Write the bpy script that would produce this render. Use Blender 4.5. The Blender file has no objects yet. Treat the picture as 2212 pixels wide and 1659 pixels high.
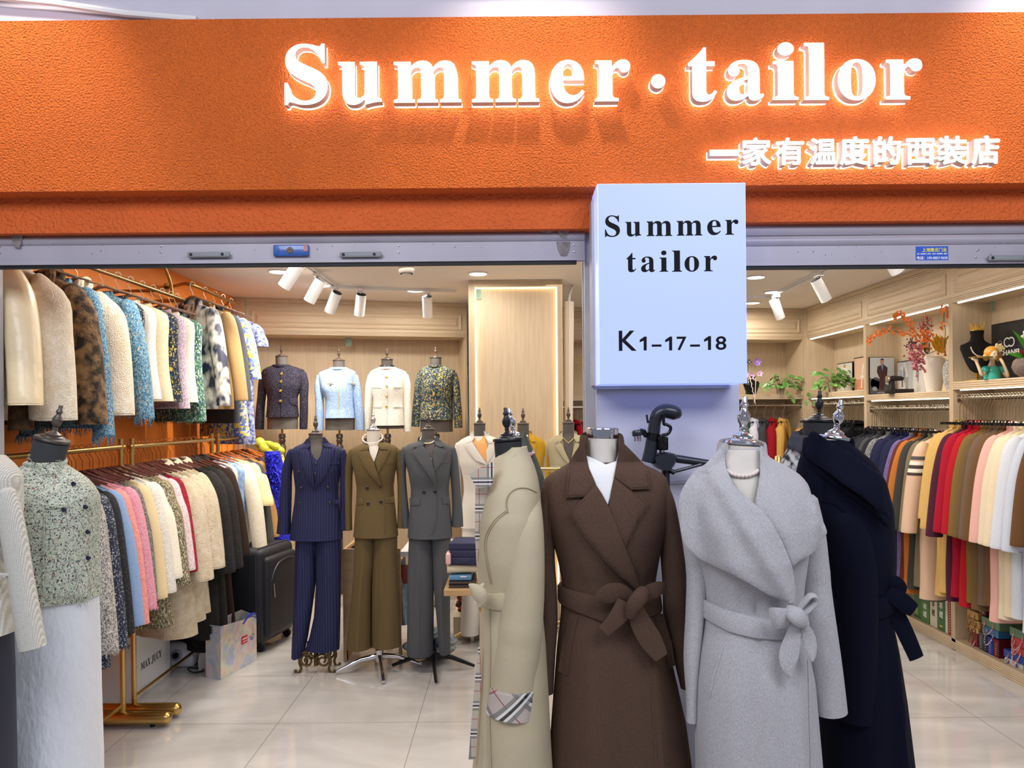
import bpy, bmesh, math, random
import numpy as np
from mathutils import Vector, Matrix
random.seed(7)
sc = bpy.context.scene
COL = sc.collection
R = math.radians
# ---------------------------------------------------------------- camera, world, light, exposure
FPX, HCAM, ROLL = 1653.0, 1.65, R(0.5)
VPX, VPY = 1099.0, 894.0
cd = bpy.data.cameras.new('camera'); cam = bpy.data.objects.new('camera', cd); COL.objects.link(cam)
cd.sensor_width = 36; cd.lens = FPX / 2212 * 36
cd.shift_x = (1106 - VPX) / 2212; cd.shift_y = (VPY - 829.5) / 2212
cd.clip_start = 0.05
cam.matrix_world = Matrix.Translation((0, 0, HCAM)) @ Matrix.Rotation(R(90), 4, 'X') @ Matrix.Rotation(-ROLL, 4, 'Z')
sc.camera = cam
w = bpy.data.worlds.new('world'); sc.world = w; w.use_nodes = True
w.node_tree.nodes['Background'].inputs[0].default_value = (0.80, 0.84, 1.0, 1)
w.node_tree.nodes['Background'].inputs[1].default_value = 0.26
sc.view_settings.view_transform = 'Standard'; sc.view_settings.look = 'None'
sc.view_settings.exposure = 0.0; sc.view_settings.gamma = 1.0; sc.view_settings.use_curve_mapping = False
sc.cycles.use_denoising = True
sc.cycles.max_bounces = 6; sc.cycles.diffuse_bounces = 3; sc.cycles.glossy_bounces = 3
sc.cycles.sample_clamp_indirect = 6.0; sc.cycles.caustics_reflective = False; sc.cycles.caustics_refractive = False

def light(kind, loc, power, color=(1, 1, 1), size=0.3, size_y=None, aim=None, spot=70, blend=0.6):
    l = bpy.data.lights.new(kind.lower() + '_light', kind); o = bpy.data.objects.new(kind.lower() + '_light', l); COL.objects.link(o)
    o.location = loc; l.energy = power; l.color = color
    if kind == 'AREA':
        l.shape = 'RECTANGLE' if size_y else 'DISK'; l.size = size
        if size_y: l.size_y = size_y
    else:
        l.shadow_soft_size = size
    if kind == 'SPOT': l.spot_size = R(spot); l.spot_blend = blend
    if aim is not None:
        o.rotation_euler = (Vector(aim) - Vector(loc)).to_track_quat('-Z', 'Y').to_euler()
    return o
WARM = (1.0, 0.86, 0.70); SOFT = (1.0, 0.93, 0.84); COOL = (0.86, 0.90, 1.0)
# corridor ceiling panels in front of the shop (daylight-coloured), above and behind the camera
light('AREA', (-1.2, 0.4, 3.3), 46, COOL, 1.8, 1.0, aim=(-0.9, 2.6, 0.8))
light('AREA', (1.6, 0.4, 3.3), 46, COOL, 1.8, 1.0, aim=(1.3, 2.6, 0.8))
# corridor spotlights grazing the orange fascia
for x, p in ((-1.75, 48), (0.10, 40), (1.95, 48)):
    light('SPOT', (x, 2.25, 3.55), p, SOFT, 0.05, aim=(x, 2.75, 2.55), spot=75, blend=0.9)
# shop downlights, then two broad fills added under the ceiling
DOWNLIGHTS = [(-1.66, 5.55), (-1.50, 6.15), (-0.78, 6.45), (-0.22, 5.70), (1.93, 5.95), (2.32, 6.70), (2.35, 7.35),
              (-1.5, 3.9), (0.2, 3.9), (1.9, 4.0)]
for x, y in DOWNLIGHTS:
    light('AREA', (x, y, 2.675), 4 if y == 5.70 else 10, SOFT, 0.16, aim=(x, y, 0))
light('AREA', (-1.1, 4.6, 2.66), 33, SOFT, 2.2, 1.6, aim=(-0.9, 4.6, 0))  # broad fill added to brighten the shop and orange wall; no such fitting
light('AREA', (1.4, 5.0, 2.66), 24, SOFT, 2.2, 2.2, aim=(1.4, 5.0, 0))

# ---------------------------------------------------------------- helpers
_c, _s = math.cos(ROLL), math.sin(ROLL)
def at(px, py, Y):
    """the world point seen at a pixel of the photograph, at distance Y"""
    x, y = px - VPX, py - VPY
    dx = x * _c - y * _s; dy = x * _s + y * _c
    return Vector((dx * Y / FPX, Y, HCAM - dy * Y / FPX))
def lin(h):
    if not isinstance(h, str): return tuple(h) + (1,) if len(h) == 3 else tuple(h)
    h = h.lstrip('#'); v = [int(h[i:i + 2], 16) / 255 for i in (0, 2, 4)]
    return tuple((c / 12.92 if c <= 0.04045 else ((c + 0.055) / 1.055) ** 2.4) for c in v) + (1,)
MATS = {}
def mat(name, color='#888888', rough=0.6, metal=0.0, emit=None, estr=0.0, bump=0.0, bscale=50.0, vary=0.0, vscale=20.0,
        color2=None, sheen=0.0, spec=0.5, stretch=(1, 1, 1), alpha=1.0, trans=0.0, coat=0.0, bdist=0.01, detail=3.0):
    if name in MATS: return MATS[name]
    m = bpy.data.materials.new(name); m.use_nodes = True; nt = m.node_tree; N = nt.nodes; L = nt.links
    b = N['Principled BSDF']; MATS[name] = m
    b.inputs['Base Color'].default_value = lin(color); b.inputs['Roughness'].default_value = rough
    b.inputs['Metallic'].default_value = metal; b.inputs['Specular IOR Level'].default_value = spec
    if sheen: b.inputs['Sheen Weight'].default_value = sheen; b.inputs['Sheen Roughness'].default_value = 0.5; b.inputs['Sheen Tint'].default_value = lin(color)
    if emit: b.inputs['Emission Color'].default_value = lin(emit); b.inputs['Emission Strength'].default_value = estr
    if trans: b.inputs['Transmission Weight'].default_value = trans
    if coat: b.inputs['Coat Weight'].default_value = coat; b.inputs['Coat Roughness'].default_value = 0.05
    if alpha < 1: b.inputs['Alpha'].default_value = alpha
    if bump or vary or color2:
        tc = N.new('ShaderNodeTexCoord'); mp = N.new('ShaderNodeMapping'); mp.inputs['Scale'].default_value = stretch
        L.new(tc.outputs['Object'], mp.inputs[0])
    if vary or color2:
        n = N.new('ShaderNodeTexNoise'); n.inputs['Scale'].default_value = vscale; n.inputs['Detail'].default_value = detail
        L.new(mp.outputs[0], n.inputs['Vector'])
        r = N.new('ShaderNodeValToRGB'); c1 = lin(color); c2 = lin(color2) if color2 else tuple(c * (1 - vary) for c in c1[:3]) + (1,)
        r.color_ramp.elements[0].position = 0.38; r.color_ramp.elements[1].position = 0.62
        r.color_ramp.elements[0].color = c2; r.color_ramp.elements[1].color = c1
        L.new(n.outputs['Fac'], r.inputs[0]); L.new(r.outputs[0], b.inputs['Base Color'])
    if bump:
        n2 = N.new('ShaderNodeTexNoise'); n2.inputs['Scale'].default_value = bscale; n2.inputs['Detail'].default_value = 2
        L.new(mp.outputs[0], n2.inputs['Vector'])
        bp = N.new('ShaderNodeBump'); bp.inputs['Strength'].default_value = bump; bp.inputs['Distance'].default_value = bdist
        L.new(n2.outputs['Fac'], bp.inputs['Height']); L.new(bp.outputs[0], b.inputs['Normal'])
    return m
def tweed(name, cols, scale=140, pos=None, bump=0.6, rough=0.85, weave=(1, 1, 1), spark=None):
    """woven yarns of several colours, optional glittering threads"""
    if name in MATS: return MATS[name]
    m = bpy.data.materials.new(name); m.use_nodes = True; nt = m.node_tree; N = nt.nodes; L = nt.links
    b = N['Principled BSDF']; MATS[name] = m; b.inputs['Roughness'].default_value = rough
    tc = N.new('ShaderNodeTexCoord')
    outs = []
    for k, st in enumerate(((1.0, 1.0, 0.35), (0.35, 1.0, 1.0))):
        mp = N.new('ShaderNodeMapping'); mp.inputs['Scale'].default_value = tuple(a * c for a, c in zip(st, weave)); mp.inputs['Location'].default_value = (k * 3.1, 0, k)
        L.new(tc.outputs['Object'], mp.inputs[0])
        v = N.new('ShaderNodeTexVoronoi'); v.inputs['Scale'].default_value = scale * 1.7; L.new(mp.outputs[0], v.inputs['Vector'])
        outs.append(v)
    mx = N.new('ShaderNodeMix'); mx.data_type = 'FLOAT'
    ck = N.new('ShaderNodeTexNoise'); ck.inputs['Scale'].default_value = scale * 0.7; L.new(tc.outputs['Object'], ck.inputs['Vector'])
    gt = N.new('ShaderNodeMath'); gt.operation = 'GREATER_THAN'; gt.inputs[1].default_value = 0.5; L.new(ck.outputs['Fac'], gt.inputs[0])
    L.new(gt.outputs[0], mx.inputs[0])
    for k, v in enumerate(outs):
        sp = N.new('ShaderNodeSeparateColor'); L.new(v.outputs['Color'], sp.inputs[0]); L.new(sp.outputs[k], mx.inputs[2 + k])
    r = N.new('ShaderNodeValToRGB'); r.color_ramp.interpolation = 'CONSTANT'; e = r.color_ramp.elements
    n = len(cols); pos = pos or [i / n for i in range(n)]
    e[0].position = 0; e[0].color = lin(cols[0]); e[1].position = pos[1]; e[1].color = lin(cols[1])
    for i in range(2, n):
        q = e.new(pos[i]); q.color = lin(cols[i])
    L.new(mx.outputs[0], r.inputs[0]); L.new(r.outputs[0], b.inputs['Base Color'])
    bp = N.new('ShaderNodeBump'); bp.inputs['Strength'].default_value = bump; bp.inputs['Distance'].default_value = 0.004
    L.new(mx.outputs[0], bp.inputs['Height']); L.new(bp.outputs[0], b.inputs['Normal'])
    if spark:
        v2 = N.new('ShaderNodeTexVoronoi'); v2.inputs['Scale'].default_value = scale * 0.8; L.new(tc.outputs['Object'], v2.inputs['Vector'])
        lt = N.new('ShaderNodeMath'); lt.operation = 'LESS_THAN'; lt.inputs[1].default_value = spark; L.new(v2.outputs['Distance'], lt.inputs[0])
        m2 = N.new('ShaderNodeMix'); m2.data_type = 'RGBA'; m2.inputs[7].default_value = (0.9, 0.88, 0.85, 1)
        L.new(lt.outputs[0], m2.inputs[0]); L.new(r.outputs[0], m2.inputs[6]); L.new(m2.outputs[2], b.inputs['Base Color'])
    return m
def fur(name, color, color2=None, scale=60, rough=0.9):
    return mat(name, color, rough, color2=color2 or None, vary=0.0 if color2 else 0.12, vscale=scale * 0.5, bump=0.9, bscale=scale * 3, bdist=0.012, sheen=0.5, detail=5)
def plaid(name, base, stripes, scale=9.0, rot=0.0, rough=0.7, axes=(0, 2)):
    """checked cloth: stripes = (centre 0..1, half width, colour, strength) in both directions"""
    if name in MATS: return MATS[name]
    m = bpy.data.materials.new(name); m.use_nodes = True; nt = m.node_tree; N = nt.nodes; L = nt.links
    b = N['Principled BSDF']; MATS[name] = m; b.inputs['Roughness'].default_value = rough
    tc = N.new('ShaderNodeTexCoord'); mp = N.new('ShaderNodeMapping'); mp.inputs['Rotation'].default_value = (0, rot, 0); L.new(tc.outputs['Object'], mp.inputs[0])
    sx = N.new('ShaderNodeSeparateXYZ'); L.new(mp.outputs[0], sx.inputs[0])
    cur = None
    for ax in axes:
        mu = N.new('ShaderNodeMath'); mu.operation = 'MULTIPLY'; mu.inputs[1].default_value = scale; L.new(sx.outputs[ax], mu.inputs[0])
        fr = N.new('ShaderNodeMath'); fr.operation = 'FRACT'; L.new(mu.outputs[0], fr.inputs[0])
        for c, hw, col, st in stripes:
            cp = N.new('ShaderNodeMath'); cp.operation = 'COMPARE'; cp.inputs[1].default_value = c; cp.inputs[2].default_value = hw; L.new(fr.outputs[0], cp.inputs[0])
            f = N.new('ShaderNodeMath'); f.operation = 'MULTIPLY'; f.inputs[1].default_value = st; L.new(cp.outputs[0], f.inputs[0])
            mx = N.new('ShaderNodeMix'); mx.data_type = 'RGBA'; L.new(f.outputs[0], mx.inputs[0]); mx.inputs[7].default_value = lin(col)
            if cur is None: mx.inputs[6].default_value = lin(base)
            else: L.new(cur, mx.inputs[6])
            cur = mx.outputs[2]
    L.new(cur, b.inputs['Base Color'])
    return m

class M:
    """collects shapes that become ONE mesh"""
    def __init__(s): s.v = []; s.f = []; s.mi = []; s.cur = 0
    def add(s, vs, fs):
        k = len(s.v); s.v.extend([tuple(p) for p in vs]); s.f.extend([tuple(i + k for i in f) for f in fs]); s.mi.extend([s.cur] * len(fs)); return s
    def box(s, a, b, rz=0, c=None):
        x0, y0, z0 = a; x1, y1, z1 = b
        vs = [(x, y, z) for x in (x0, x1) for y in (y0, y1) for z in (z0, z1)]
        if rz:
            c = c or ((x0 + x1) / 2, (y0 + y1) / 2); vs = [rot2(p, rz, c) for p in vs]
        return s.add(vs, [(0, 1, 3, 2), (4, 6, 7, 5), (0, 4, 5, 1), (2, 3, 7, 6), (0, 2, 6, 4), (1, 5, 7, 3)])
    def bbox(s, a, b, r=0.01):
        """box with bevelled edges"""
        bm = bmesh.new(); bmesh.ops.create_cube(bm, size=1)
        for v in bm.verts: v.co = Vector([(a[i] + b[i]) / 2 + v.co[i] * (b[i] - a[i]) for i in range(3)])
        bmesh.ops.bevel(bm, geom=bm.edges[:] , offset=r, segments=3, affect='EDGES', profile=0.5)
        bm.verts.index_update(); s.add([v.co[:] for v in bm.verts], [[v.index for v in f.verts] for f in bm.faces]); bm.free(); return s
    def rings(s, rs, cap=True, closed=True):
        n = len(rs[0]); vs = [p for r in rs for p in r]; fs = []
        for i in range(len(rs) - 1):
            for j in range(n if closed else n - 1):
                a = i * n + j; b = i * n + (j + 1) % n
                fs.append((a, b, b + n, a + n))
        if cap and closed:
            fs.append(tuple(reversed(range(n)))); fs.append(tuple((len(rs) - 1) * n + j for j in range(n)))
        return s.add(vs, fs)
    def tube(s, path, r, n=8, cap=True, flat=1.0, up=None):
        path = [Vector(p) for p in path]; rs = []; m = len(path)
        rad = r if hasattr(r, '__len__') else [r] * m
        prev = None
        for i, p in enumerate(path):
            t = (path[min(i + 1, m - 1)] - path[max(i - 1, 0)])
            t = t.normalized() if t.length > 1e-9 else Vector((0, 0, 1))
            if prev is None:
                u = Vector(up) if up else (Vector((0, 0, 1)) if abs(t.z) < 0.9 else Vector((1, 0, 0)))
            else: u = prev
            u = (u - t * u.dot(t)); u = u.normalized() if u.length > 1e-6 else t.orthogonal().normalized()
            prev = u; vv = t.cross(u); q = rad[i]; qa, qb = (q if hasattr(q, '__len__') else (q, q * flat))
            rs.append([p + u * (math.cos(a) * qa) + vv * (math.sin(a) * qb) for a in [2 * math.pi * k / n for k in range(n)]])
        return s.rings(rs, cap)
    def lathe(s, prof, c=(0, 0, 0), n=24, axis=None):
        q = Vector(axis).to_track_quat('Z', 'Y').to_matrix() if axis else None
        rs = []
        for r, z in prof:
            r = max(r, 1e-4); ring = []
            for k in range(n):
                p = Vector((r * math.cos(2 * math.pi * k / n), r * math.sin(2 * math.pi * k / n), z))
                if q: p = q @ p
                ring.append(p + Vector(c))
            rs.append(ring)
        return s.rings(rs)
    def ball(s, c, r, n=10, m=6, sc3=(1, 1, 1)):
        rs = []
        for i in range(m + 1):
            a = math.pi * i / m; rr = max(math.sin(a), 0.01)
            rs.append([(c[0] + r * sc3[0] * rr * math.cos(2 * math.pi * k / n), c[1] + r * sc3[1] * rr * math.sin(2 * math.pi * k / n), c[2] - r * sc3[2] * math.cos(a)) for k in range(n)])
        return s.rings(rs)
    def prism(s, poly, d, axis=1):
        """polygon (list of 3D points, flat) extruded by vector d"""
        n = len(poly); d = Vector(d); a = [Vector(p) for p in poly]; b = [p + d for p in a]
        return s.add(a + b, [tuple(range(n)), tuple(reversed(range(n, 2 * n)))] + [(i, i + n, (i + 1) % n + n, (i + 1) % n) for i in range(n)])
    def build(s, name, mats, parent=None, smooth=True, loc=None, rz=0, auto=None):
        me = bpy.data.meshes.new(name); me.from_pydata([tuple(p) for p in s.v], [], s.f)
        mats = mats if isinstance(mats, (list, tuple)) else [mats]
        for m in mats: me.materials.append(m)
        if len(mats) > 1: me.polygons.foreach_set('material_index', s.mi)
        bm = bmesh.new(); bm.from_mesh(me); bmesh.ops.recalc_face_normals(bm, faces=bm.faces); bm.to_mesh(me); bm.free()
        if smooth:
            me.polygons.foreach_set('use_smooth', [True] * len(me.polygons))
            me.set_sharp_from_angle(angle=R(auto or 40))
        me.update()
        o = bpy.data.objects.new(name, me); COL.objects.link(o)
        if parent: o.parent = parent
        if loc is not None: o.location = loc
        if rz: o.rotation_euler = (0, 0, rz)
        return o
def rot2(p, a, c=(0, 0)):
    x, y = p[0] - c[0], p[1] - c[1]; return (c[0] + x * math.cos(a) - y * math.sin(a), c[1] + x * math.sin(a) + y * math.cos(a), p[2])
def tag(o, label=None, cat=None, group=None, kind=None):
    if label: o['label'] = label
    if cat: o['category'] = cat
    if group: o['group'] = group
    if kind: o['kind'] = kind
    return o
def thing(name, label, cat, loc=(0, 0, 0), rz=0, group=None):
    o = bpy.data.objects.new(name, None); COL.objects.link(o); o.empty_display_size = 0.05
    o.location = loc; o.rotation_euler = (0, 0, rz); return tag(o, label, cat, group)
def struct(name, m, ma, smooth=False, **k):
    o = m.build(name, ma, smooth=smooth, **k); o['kind'] = 'structure'; return o
def dup(root, loc=None, rz=None, label=None, group=None, scale=None):
    r = root.copy(); COL.objects.link(r)
    if loc is not None: r.location = loc
    if rz is not None: r.rotation_euler = (0, 0, rz)
    if scale is not None: r.scale = scale
    if label: r['label'] = label
    if group: r['group'] = group
    for ch in list(root.children):
        c = ch.copy(); COL.objects.link(c); c.parent = r
        for g in ch.children:
            d = g.copy(); COL.objects.link(d); d.parent = c
    return r
def catmull(pts, n=6, closed=False):
    P = [np.array(p, float) for p in pts]; out = []; m = len(P)
    for i in range(m if closed else m - 1):
        p0, p1, p2, p3 = (P[(i - 1) % m] if closed or i > 0 else P[0]), P[i], P[(i + 1) % m], (P[(i + 2) % m] if closed or i + 2 < m else P[-1])
        for k in range(n):
            t = k / n
            out.append(0.5 * ((2 * p1) + (p2 - p0) * t + (2 * p0 - 5 * p1 + 4 * p2 - p3) * t * t + (3 * p1 - p0 - 3 * p2 + p3) * t ** 3))
    if not closed: out.append(P[-1])
    return [tuple(float(c) for c in q) for q in out]
def mbold(s):
    return ''.join(chr(0x1d41a + ord(c) - 97) if 'a' <= c <= 'z' else chr(0x1d400 + ord(c) - 65) if 'A' <= c <= 'Z' else c for c in s)
def glyph(text, offset=0.0, bold=0.0, depth=1.0, space=1.0):
    """mesh data of a text, normalised to a unit box x 0..1, z 0..1, y 0(front)..1(back)"""
    c = bpy.data.curves.new('letters', 'FONT'); c.body = text; c.offset = offset; c.extrude = 0.5; c.space_character = space; c.resolution_u = 4
    o = bpy.data.objects.new('letters', c); COL.objects.link(o); bpy.context.view_layer.update()
    me = bpy.data.meshes.new_from_object(o.evaluated_get(bpy.context.evaluated_depsgraph_get()))
    V = np.array([v.co[:] for v in me.vertices]); F = [tuple(p.vertices) for p in me.polygons]
    bpy.data.objects.remove(o); bpy.data.curves.remove(c); bpy.data.meshes.remove(me)
    if bold:
        vs, fs = [], []
        for i, (dx, dy) in enumerate([(0, 0), (1, 0), (-1, 0), (0, 1), (0, -1), (.7, .7), (.7, -.7), (-.7, .7), (-.7, -.7)]):
            k = sum(len(a) for a in vs); W = V.copy(); W[:, 0] += dx * bold; W[:, 1] += dy * bold; W[:, 2] *= 1 + 0.0006 * i
            vs.append(W); fs += [tuple(j + k for j in f) for f in F]
        V = np.vstack(vs); F = fs
    lo, hi = V.min(0), V.max(0)
    return np.stack([(V[:, 0] - lo[0]) / (hi[0] - lo[0]), 0.5 - V[:, 2] / (hi[2] - lo[2]), (V[:, 1] - lo[1]) / (hi[1] - lo[1])], 1), F
def put_glyph(m, g, x0, x1, z0, z1, y0, y1, shear=0.0):
    V, F = g; vs = [(x0 + (x1 - x0) * p[0], y0 + (y1 - y0) * p[1], z0 + (z1 - z0) * p[2] + shear * p[0]) for p in V]
    return m.add(vs, F)
# ---------------------------------------------------------------- materials of the place
def floor_mat():
    m = bpy.data.materials.new('porcelain_tiles'); m.use_nodes = True; nt = m.node_tree; N = nt.nodes; L = nt.links; b = N['Principled BSDF']
    b.inputs['Roughness'].default_value = 0.13; b.inputs['Coat Weight'].default_value = 0.5; b.inputs['Coat Roughness'].default_value = 0.06
    tc = N.new('ShaderNodeTexCoord'); sx = N.new('ShaderNodeSeparateXYZ'); L.new(tc.outputs['Object'], sx.inputs[0])
    ds = []
    for ax, o in ((0, -0.504), (1, 4.107)):
        a = N.new('ShaderNodeMath'); a.operation = 'SUBTRACT'; a.inputs[1].default_value = o; L.new(sx.outputs[ax], a.inputs[0])
        p = N.new('ShaderNodeMath'); p.operation = 'PINGPONG'; p.inputs[1].default_value = 0.375; L.new(a.outputs[0], p.inputs[0]); ds.append(p)
    mn = N.new('ShaderNodeMath'); mn.operation = 'MINIMUM'; L.new(ds[0].outputs[0], mn.inputs[0]); L.new(ds[1].outputs[0], mn.inputs[1])
    lt = N.new('ShaderNodeMath'); lt.operation = 'LESS_THAN'; lt.inputs[1].default_value = 0.0016; L.new(mn.outputs[0], lt.inputs[0])
    mp = N.new('ShaderNodeMapping'); mp.inputs['Rotation'].default_value = (0, 0, 0.6); mp.inputs['Scale'].default_value = (0.6, 1.6, 1); L.new(tc.outputs['Object'], mp.inputs[0])
    n = N.new('ShaderNodeTexNoise'); n.inputs['Scale'].default_value = 2.2; n.inputs['Detail'].default_value = 9; n.inputs['Distortion'].default_value = 1.2; L.new(mp.outputs[0], n.inputs['Vector'])
    r = N.new('ShaderNodeValToRGB'); e = r.color_ramp.elements; e[0].position = 0.3; e[0].color = lin('#c2bdb8'); e[1].position = 0.7; e[1].color = lin('#dcd8d4'); L.new(n.outputs['Fac'], r.inputs[0])
    mx = N.new('ShaderNodeMix'); mx.data_type = 'RGBA'; L.new(lt.outputs[0], mx.inputs[0]); L.new(r.outputs[0], mx.inputs[6]); mx.inputs[7].default_value = lin('#8c8178')
    L.new(mx.outputs[2], b.inputs['Base Color']); return m
FLOOR = floor_mat()
STUCCO = mat('orange_stucco', '#ea6e20', 0.85, bump=1.0, bscale=150, bdist=0.018, vary=0.08, vscale=4)
STUCCO2 = mat('orange_stucco_smooth', '#e0672a', 0.85, bump=0.9, bscale=90, bdist=0.014, vary=0.08, vscale=5)
OWALL = mat('orange_wall', '#ff9136', 0.65, bump=0.1, bscale=30, vary=0.04, vscale=3)
CEIL = mat('ceiling_white', '#efe6da', 0.8)
WOOD = mat('cabinet_wood', '#dac5a6', 0.5, vary=0.10, vscale=9, stretch=(6, 6, 0.35), bump=0.12, bscale=90, bdist=0.002)
WOODH = mat('cabinet_wood_cross', '#dac5a6', 0.5, vary=0.10, vscale=9, stretch=(0.35, 0.35, 8), bump=0.12, bscale=90, bdist=0.002)
WPAINT = mat('white_paint', '#e9e7e6', 0.6)
GREYP = mat('grey_jamb', '#b9b6ba', 0.5, vary=0.1, vscale=8)
LILAC = mat('pale_wall_paint', '#d8d6e6', 0.7, bump=0.15, bscale=60, bdist=0.004)
SHUT = mat('shutter_metal', '#b3adb8', 0.38, vary=0.10, vscale=5, stretch=(1, 1, 0.4), spec=0.6)
DIRT = mat('worn_adhesive', '#8f8885', 0.8, vary=0.3, vscale=60)
RUBBER = mat('black_rubber', '#0d0d12', 0.6)
WHITEM = mat('white_metal', '#eeeeee', 0.35)
BRASS = mat('brass', '#cfae6b', 0.28, metal=1.0)
BRASSD = mat('brushed_brass', '#b79a63', 0.35, metal=1.0)
CHROME = mat('chrome', '#dcdce2', 0.08, metal=1.0)
STEEL = mat('steel', '#bdb6ab', 0.25, metal=1.0)
BLACKP = mat('black_plastic', '#15161c', 0.4)
LAMP = mat('lamp_glow', '#ffffff', emit='#fff6ea', estr=9.0)
LED = mat('led_strip_glow', '#ffffff', emit='#fff4de', estr=5.0)
SIGNW = mat('lit_letter_face', '#ffffff', emit='#ffffff', estr=1.9)
SIGNB = mat('lit_letter_back', '#ffffff', emit='#f1f0ff', estr=7.0)
SIGNS = mat('letter_side_metal', '#c9c2b4', 0.45)
GREEN_STICK = mat('green_sticker', '#a8c9b4', 0.6, color2='#8fb59f', vscale=90)

# ---------------------------------------------------------------- the setting
struct('floor', M().box((-4.2, -1.5, -0.05), (4.4, 8.6, 0)), FLOOR)
struct('wall_left', M().box((-2.52, 2.95, 0), (-2.42, 7.4, 2.70)), OWALL)
struct('baseboard_left', M().box((-2.42, 2.95, 0), (-2.408, 6.74, 0.075)), WPAINT)
struct('ceiling', M().box((-2.52, 2.93, 2.70), (3.9, 8.6, 2.76)), CEIL)
struct('wall_back', M().box((-2.6, 8.45, 0), (3.9, 8.55, 2.72)), WPAINT)
struct('wall_right', M().box((3.36, 2.95, 0), (3.46, 8.45, 2.72)), WPAINT)
m = M(); m.box((-2.7, 2.70, 2.449), (2.75, 2.95, 3.052)); struct('wall_front', m, STUCCO)
m = M(); m.box((-2.7, 2.785, 2.322), (at(1289, 450, 2.785).x, 2.93, 2.452)); m.box((at(1600, 450, 2.785).x, 2.785, 2.34), (2.75, 2.93, 2.452)); struct('trim_1', m, STUCCO2)
m = M(); m.box((-2.9, 2.74, 3.052), (2.9, 3.0, 3.20)); m.box((-2.9, 2.66, 3.20), (2.9, 3.0, 3.35)); struct('trim_2', m, mat('cornice_paint', '#c9c4cf', 0.6, vary=0.05, vscale=4))
m = M(); m.tube([(-2.0, 2.70, 3.16), (-1.6, 2.71, 3.12), (-1.35, 2.72, 3.085), (-1.1, 2.73, 3.066)], 0.012, 8); m.build('cable_duct', mat('duct_white', '#e6e4e4', 0.5)); tag(bpy.data.objects['cable_duct'], 'white cable duct sloping down to the top edge of the orange fascia', 'cable duct')
# pillar between the two openings, with the shutter's guide rail on its left side
px0 = at(1290, 1000, 2.80).x; px1 = at(1598, 1000, 2.80).x
m = M(); m.box((px0, 2.80, 0), (px1, 3.04, 2.45)); m.box((px0 - 0.002, 2.794, 1.39), (px1 + 0.002, 2.80, 1.402)); struct('pillar', m, LILAC)
m = M(); m.box((px0 - 0.034, 2.86, 0), (px0, 2.90, 2.32)); m.box((px0 - 0.034, 2.94, 0), (px0, 2.97, 2.32)); m.box((px0 - 0.02, 2.90, 0), (px0, 2.94, 2.32)); struct('trim_3', m, GREYP)
m = M(); m.box((-2.7, 2.84, 0), (at(7, 700, 2.95).x, 2.95, 2.32)); struct('trim_4', m, GREYP)

# ---------------------------------------------------------------- rolled-up shutters
def shutter(name, label, x0, x1, slats, zbot):
    t = thing(name, label, 'shutter', ((x0 + x1) / 2, 2.83, 0)); ox = (x0 + x1) / 2
    zb = zbot
    m = M(); m.box((x0 - ox, 0.0, zb + 0.022), (x1 - ox, 0.022, zb + 0.080)); m.box((x0 - ox, -0.006, zb + 0.008), (x1 - ox, 0.024, zb + 0.022)); m.build('bottom_bar', SHUT, t, smooth=False)
    m = M(); m.box((x0 - ox, 0.0, zb - 0.004), (x1 - ox - 0.03, 0.02, zb + 0.008)); m.build('rubber_seal', RUBBER, t, smooth=False)
    z = zb + 0.082
    for h in slats:
        m = M(); rs = []
        for k in range(9):
            a = math.pi * k / 8; rs.append((-0.012 * math.sin(a) + 0.004, z + h * k / 8))
        n = len(rs); m.rings([[(x0 - ox, y, zz) for y, zz in rs] + [(x0 - ox, 0.02, z + h), (x0 - ox, 0.02, z)], [(x1 - ox, y, zz) for y, zz in rs] + [(x1 - ox, 0.02, z + h), (x1 - ox, 0.02, z)]])
        m.build('slat', SHUT, t); z += h + 0.003
    return t
sl = shutter('roller_shutter', 'grey roller shutter rolled up above the wide left opening', at(-90, 540, 2.83).x, px0 - 0.036, [0.034, 0.05], 2.207)
sr = shutter('roller_shutter', 'grey roller shutter rolled up above the right opening, with a blue sticker', px1 + 0.002, at(2690, 540, 2.83).x, [0.036, 0.04, 0.05], 2.181)
m = M()
for i in range(60):
    p = at(random.choice([random.uniform(40, 1250), random.uniform(1640, 2190)]), random.choice([random.uniform(498, 556)]), 2.829)
    a, b = random.uniform(.0006, .0016), random.uniform(.0006, .003); m.box((p.x - a, 2.8285, p.z - b), (p.x + a, 2.8295, p.z + b))
m.build('scuff', DIRT, sl, smooth=False, loc=(-sl.location.x, -2.83, 0))
for (x0, y0, x1, y1) in ((22, 499, 50, 536), (1162, 492, 1195, 505), (1202, 492, 1230, 514), (1202, 522, 1232, 555)):
    m = M(); poly = [(x0, y0), (x1, y0), (x1 - random.uniform(0, 5), (y0 + y1) / 2), (x1 - 8, y1), (x0 + 9, y1 - 3), (x0 + 3, (y0 + y1) / 2)]
    if y1 - y0 < 40: m.prism([at(a, b, 2.8275 if y0 > 515 else 2.819) for a, b in poly], (0, 0.0008, 0)); m.build('adhesive_residue', DIRT, sl, smooth=False, loc=(-sl.location.x, -2.83, 0))
for k, (x, y) in enumerate([(348, 532), (348, 545), (861, 531), (861, 545), (1240, 529), (1240, 544), (0, 533), (0, 547)]):
    p = at(x, y, 2.829); M().lathe([(0.003, 0), (0.003, 0.0015), (0.0012, 0.002)], (0, 0, 0), 10, axis=(0, -1, 0)).build('rivet', STEEL, sl, loc=(p.x - sl.location.x, p.y - 2.83, p.z))
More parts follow.
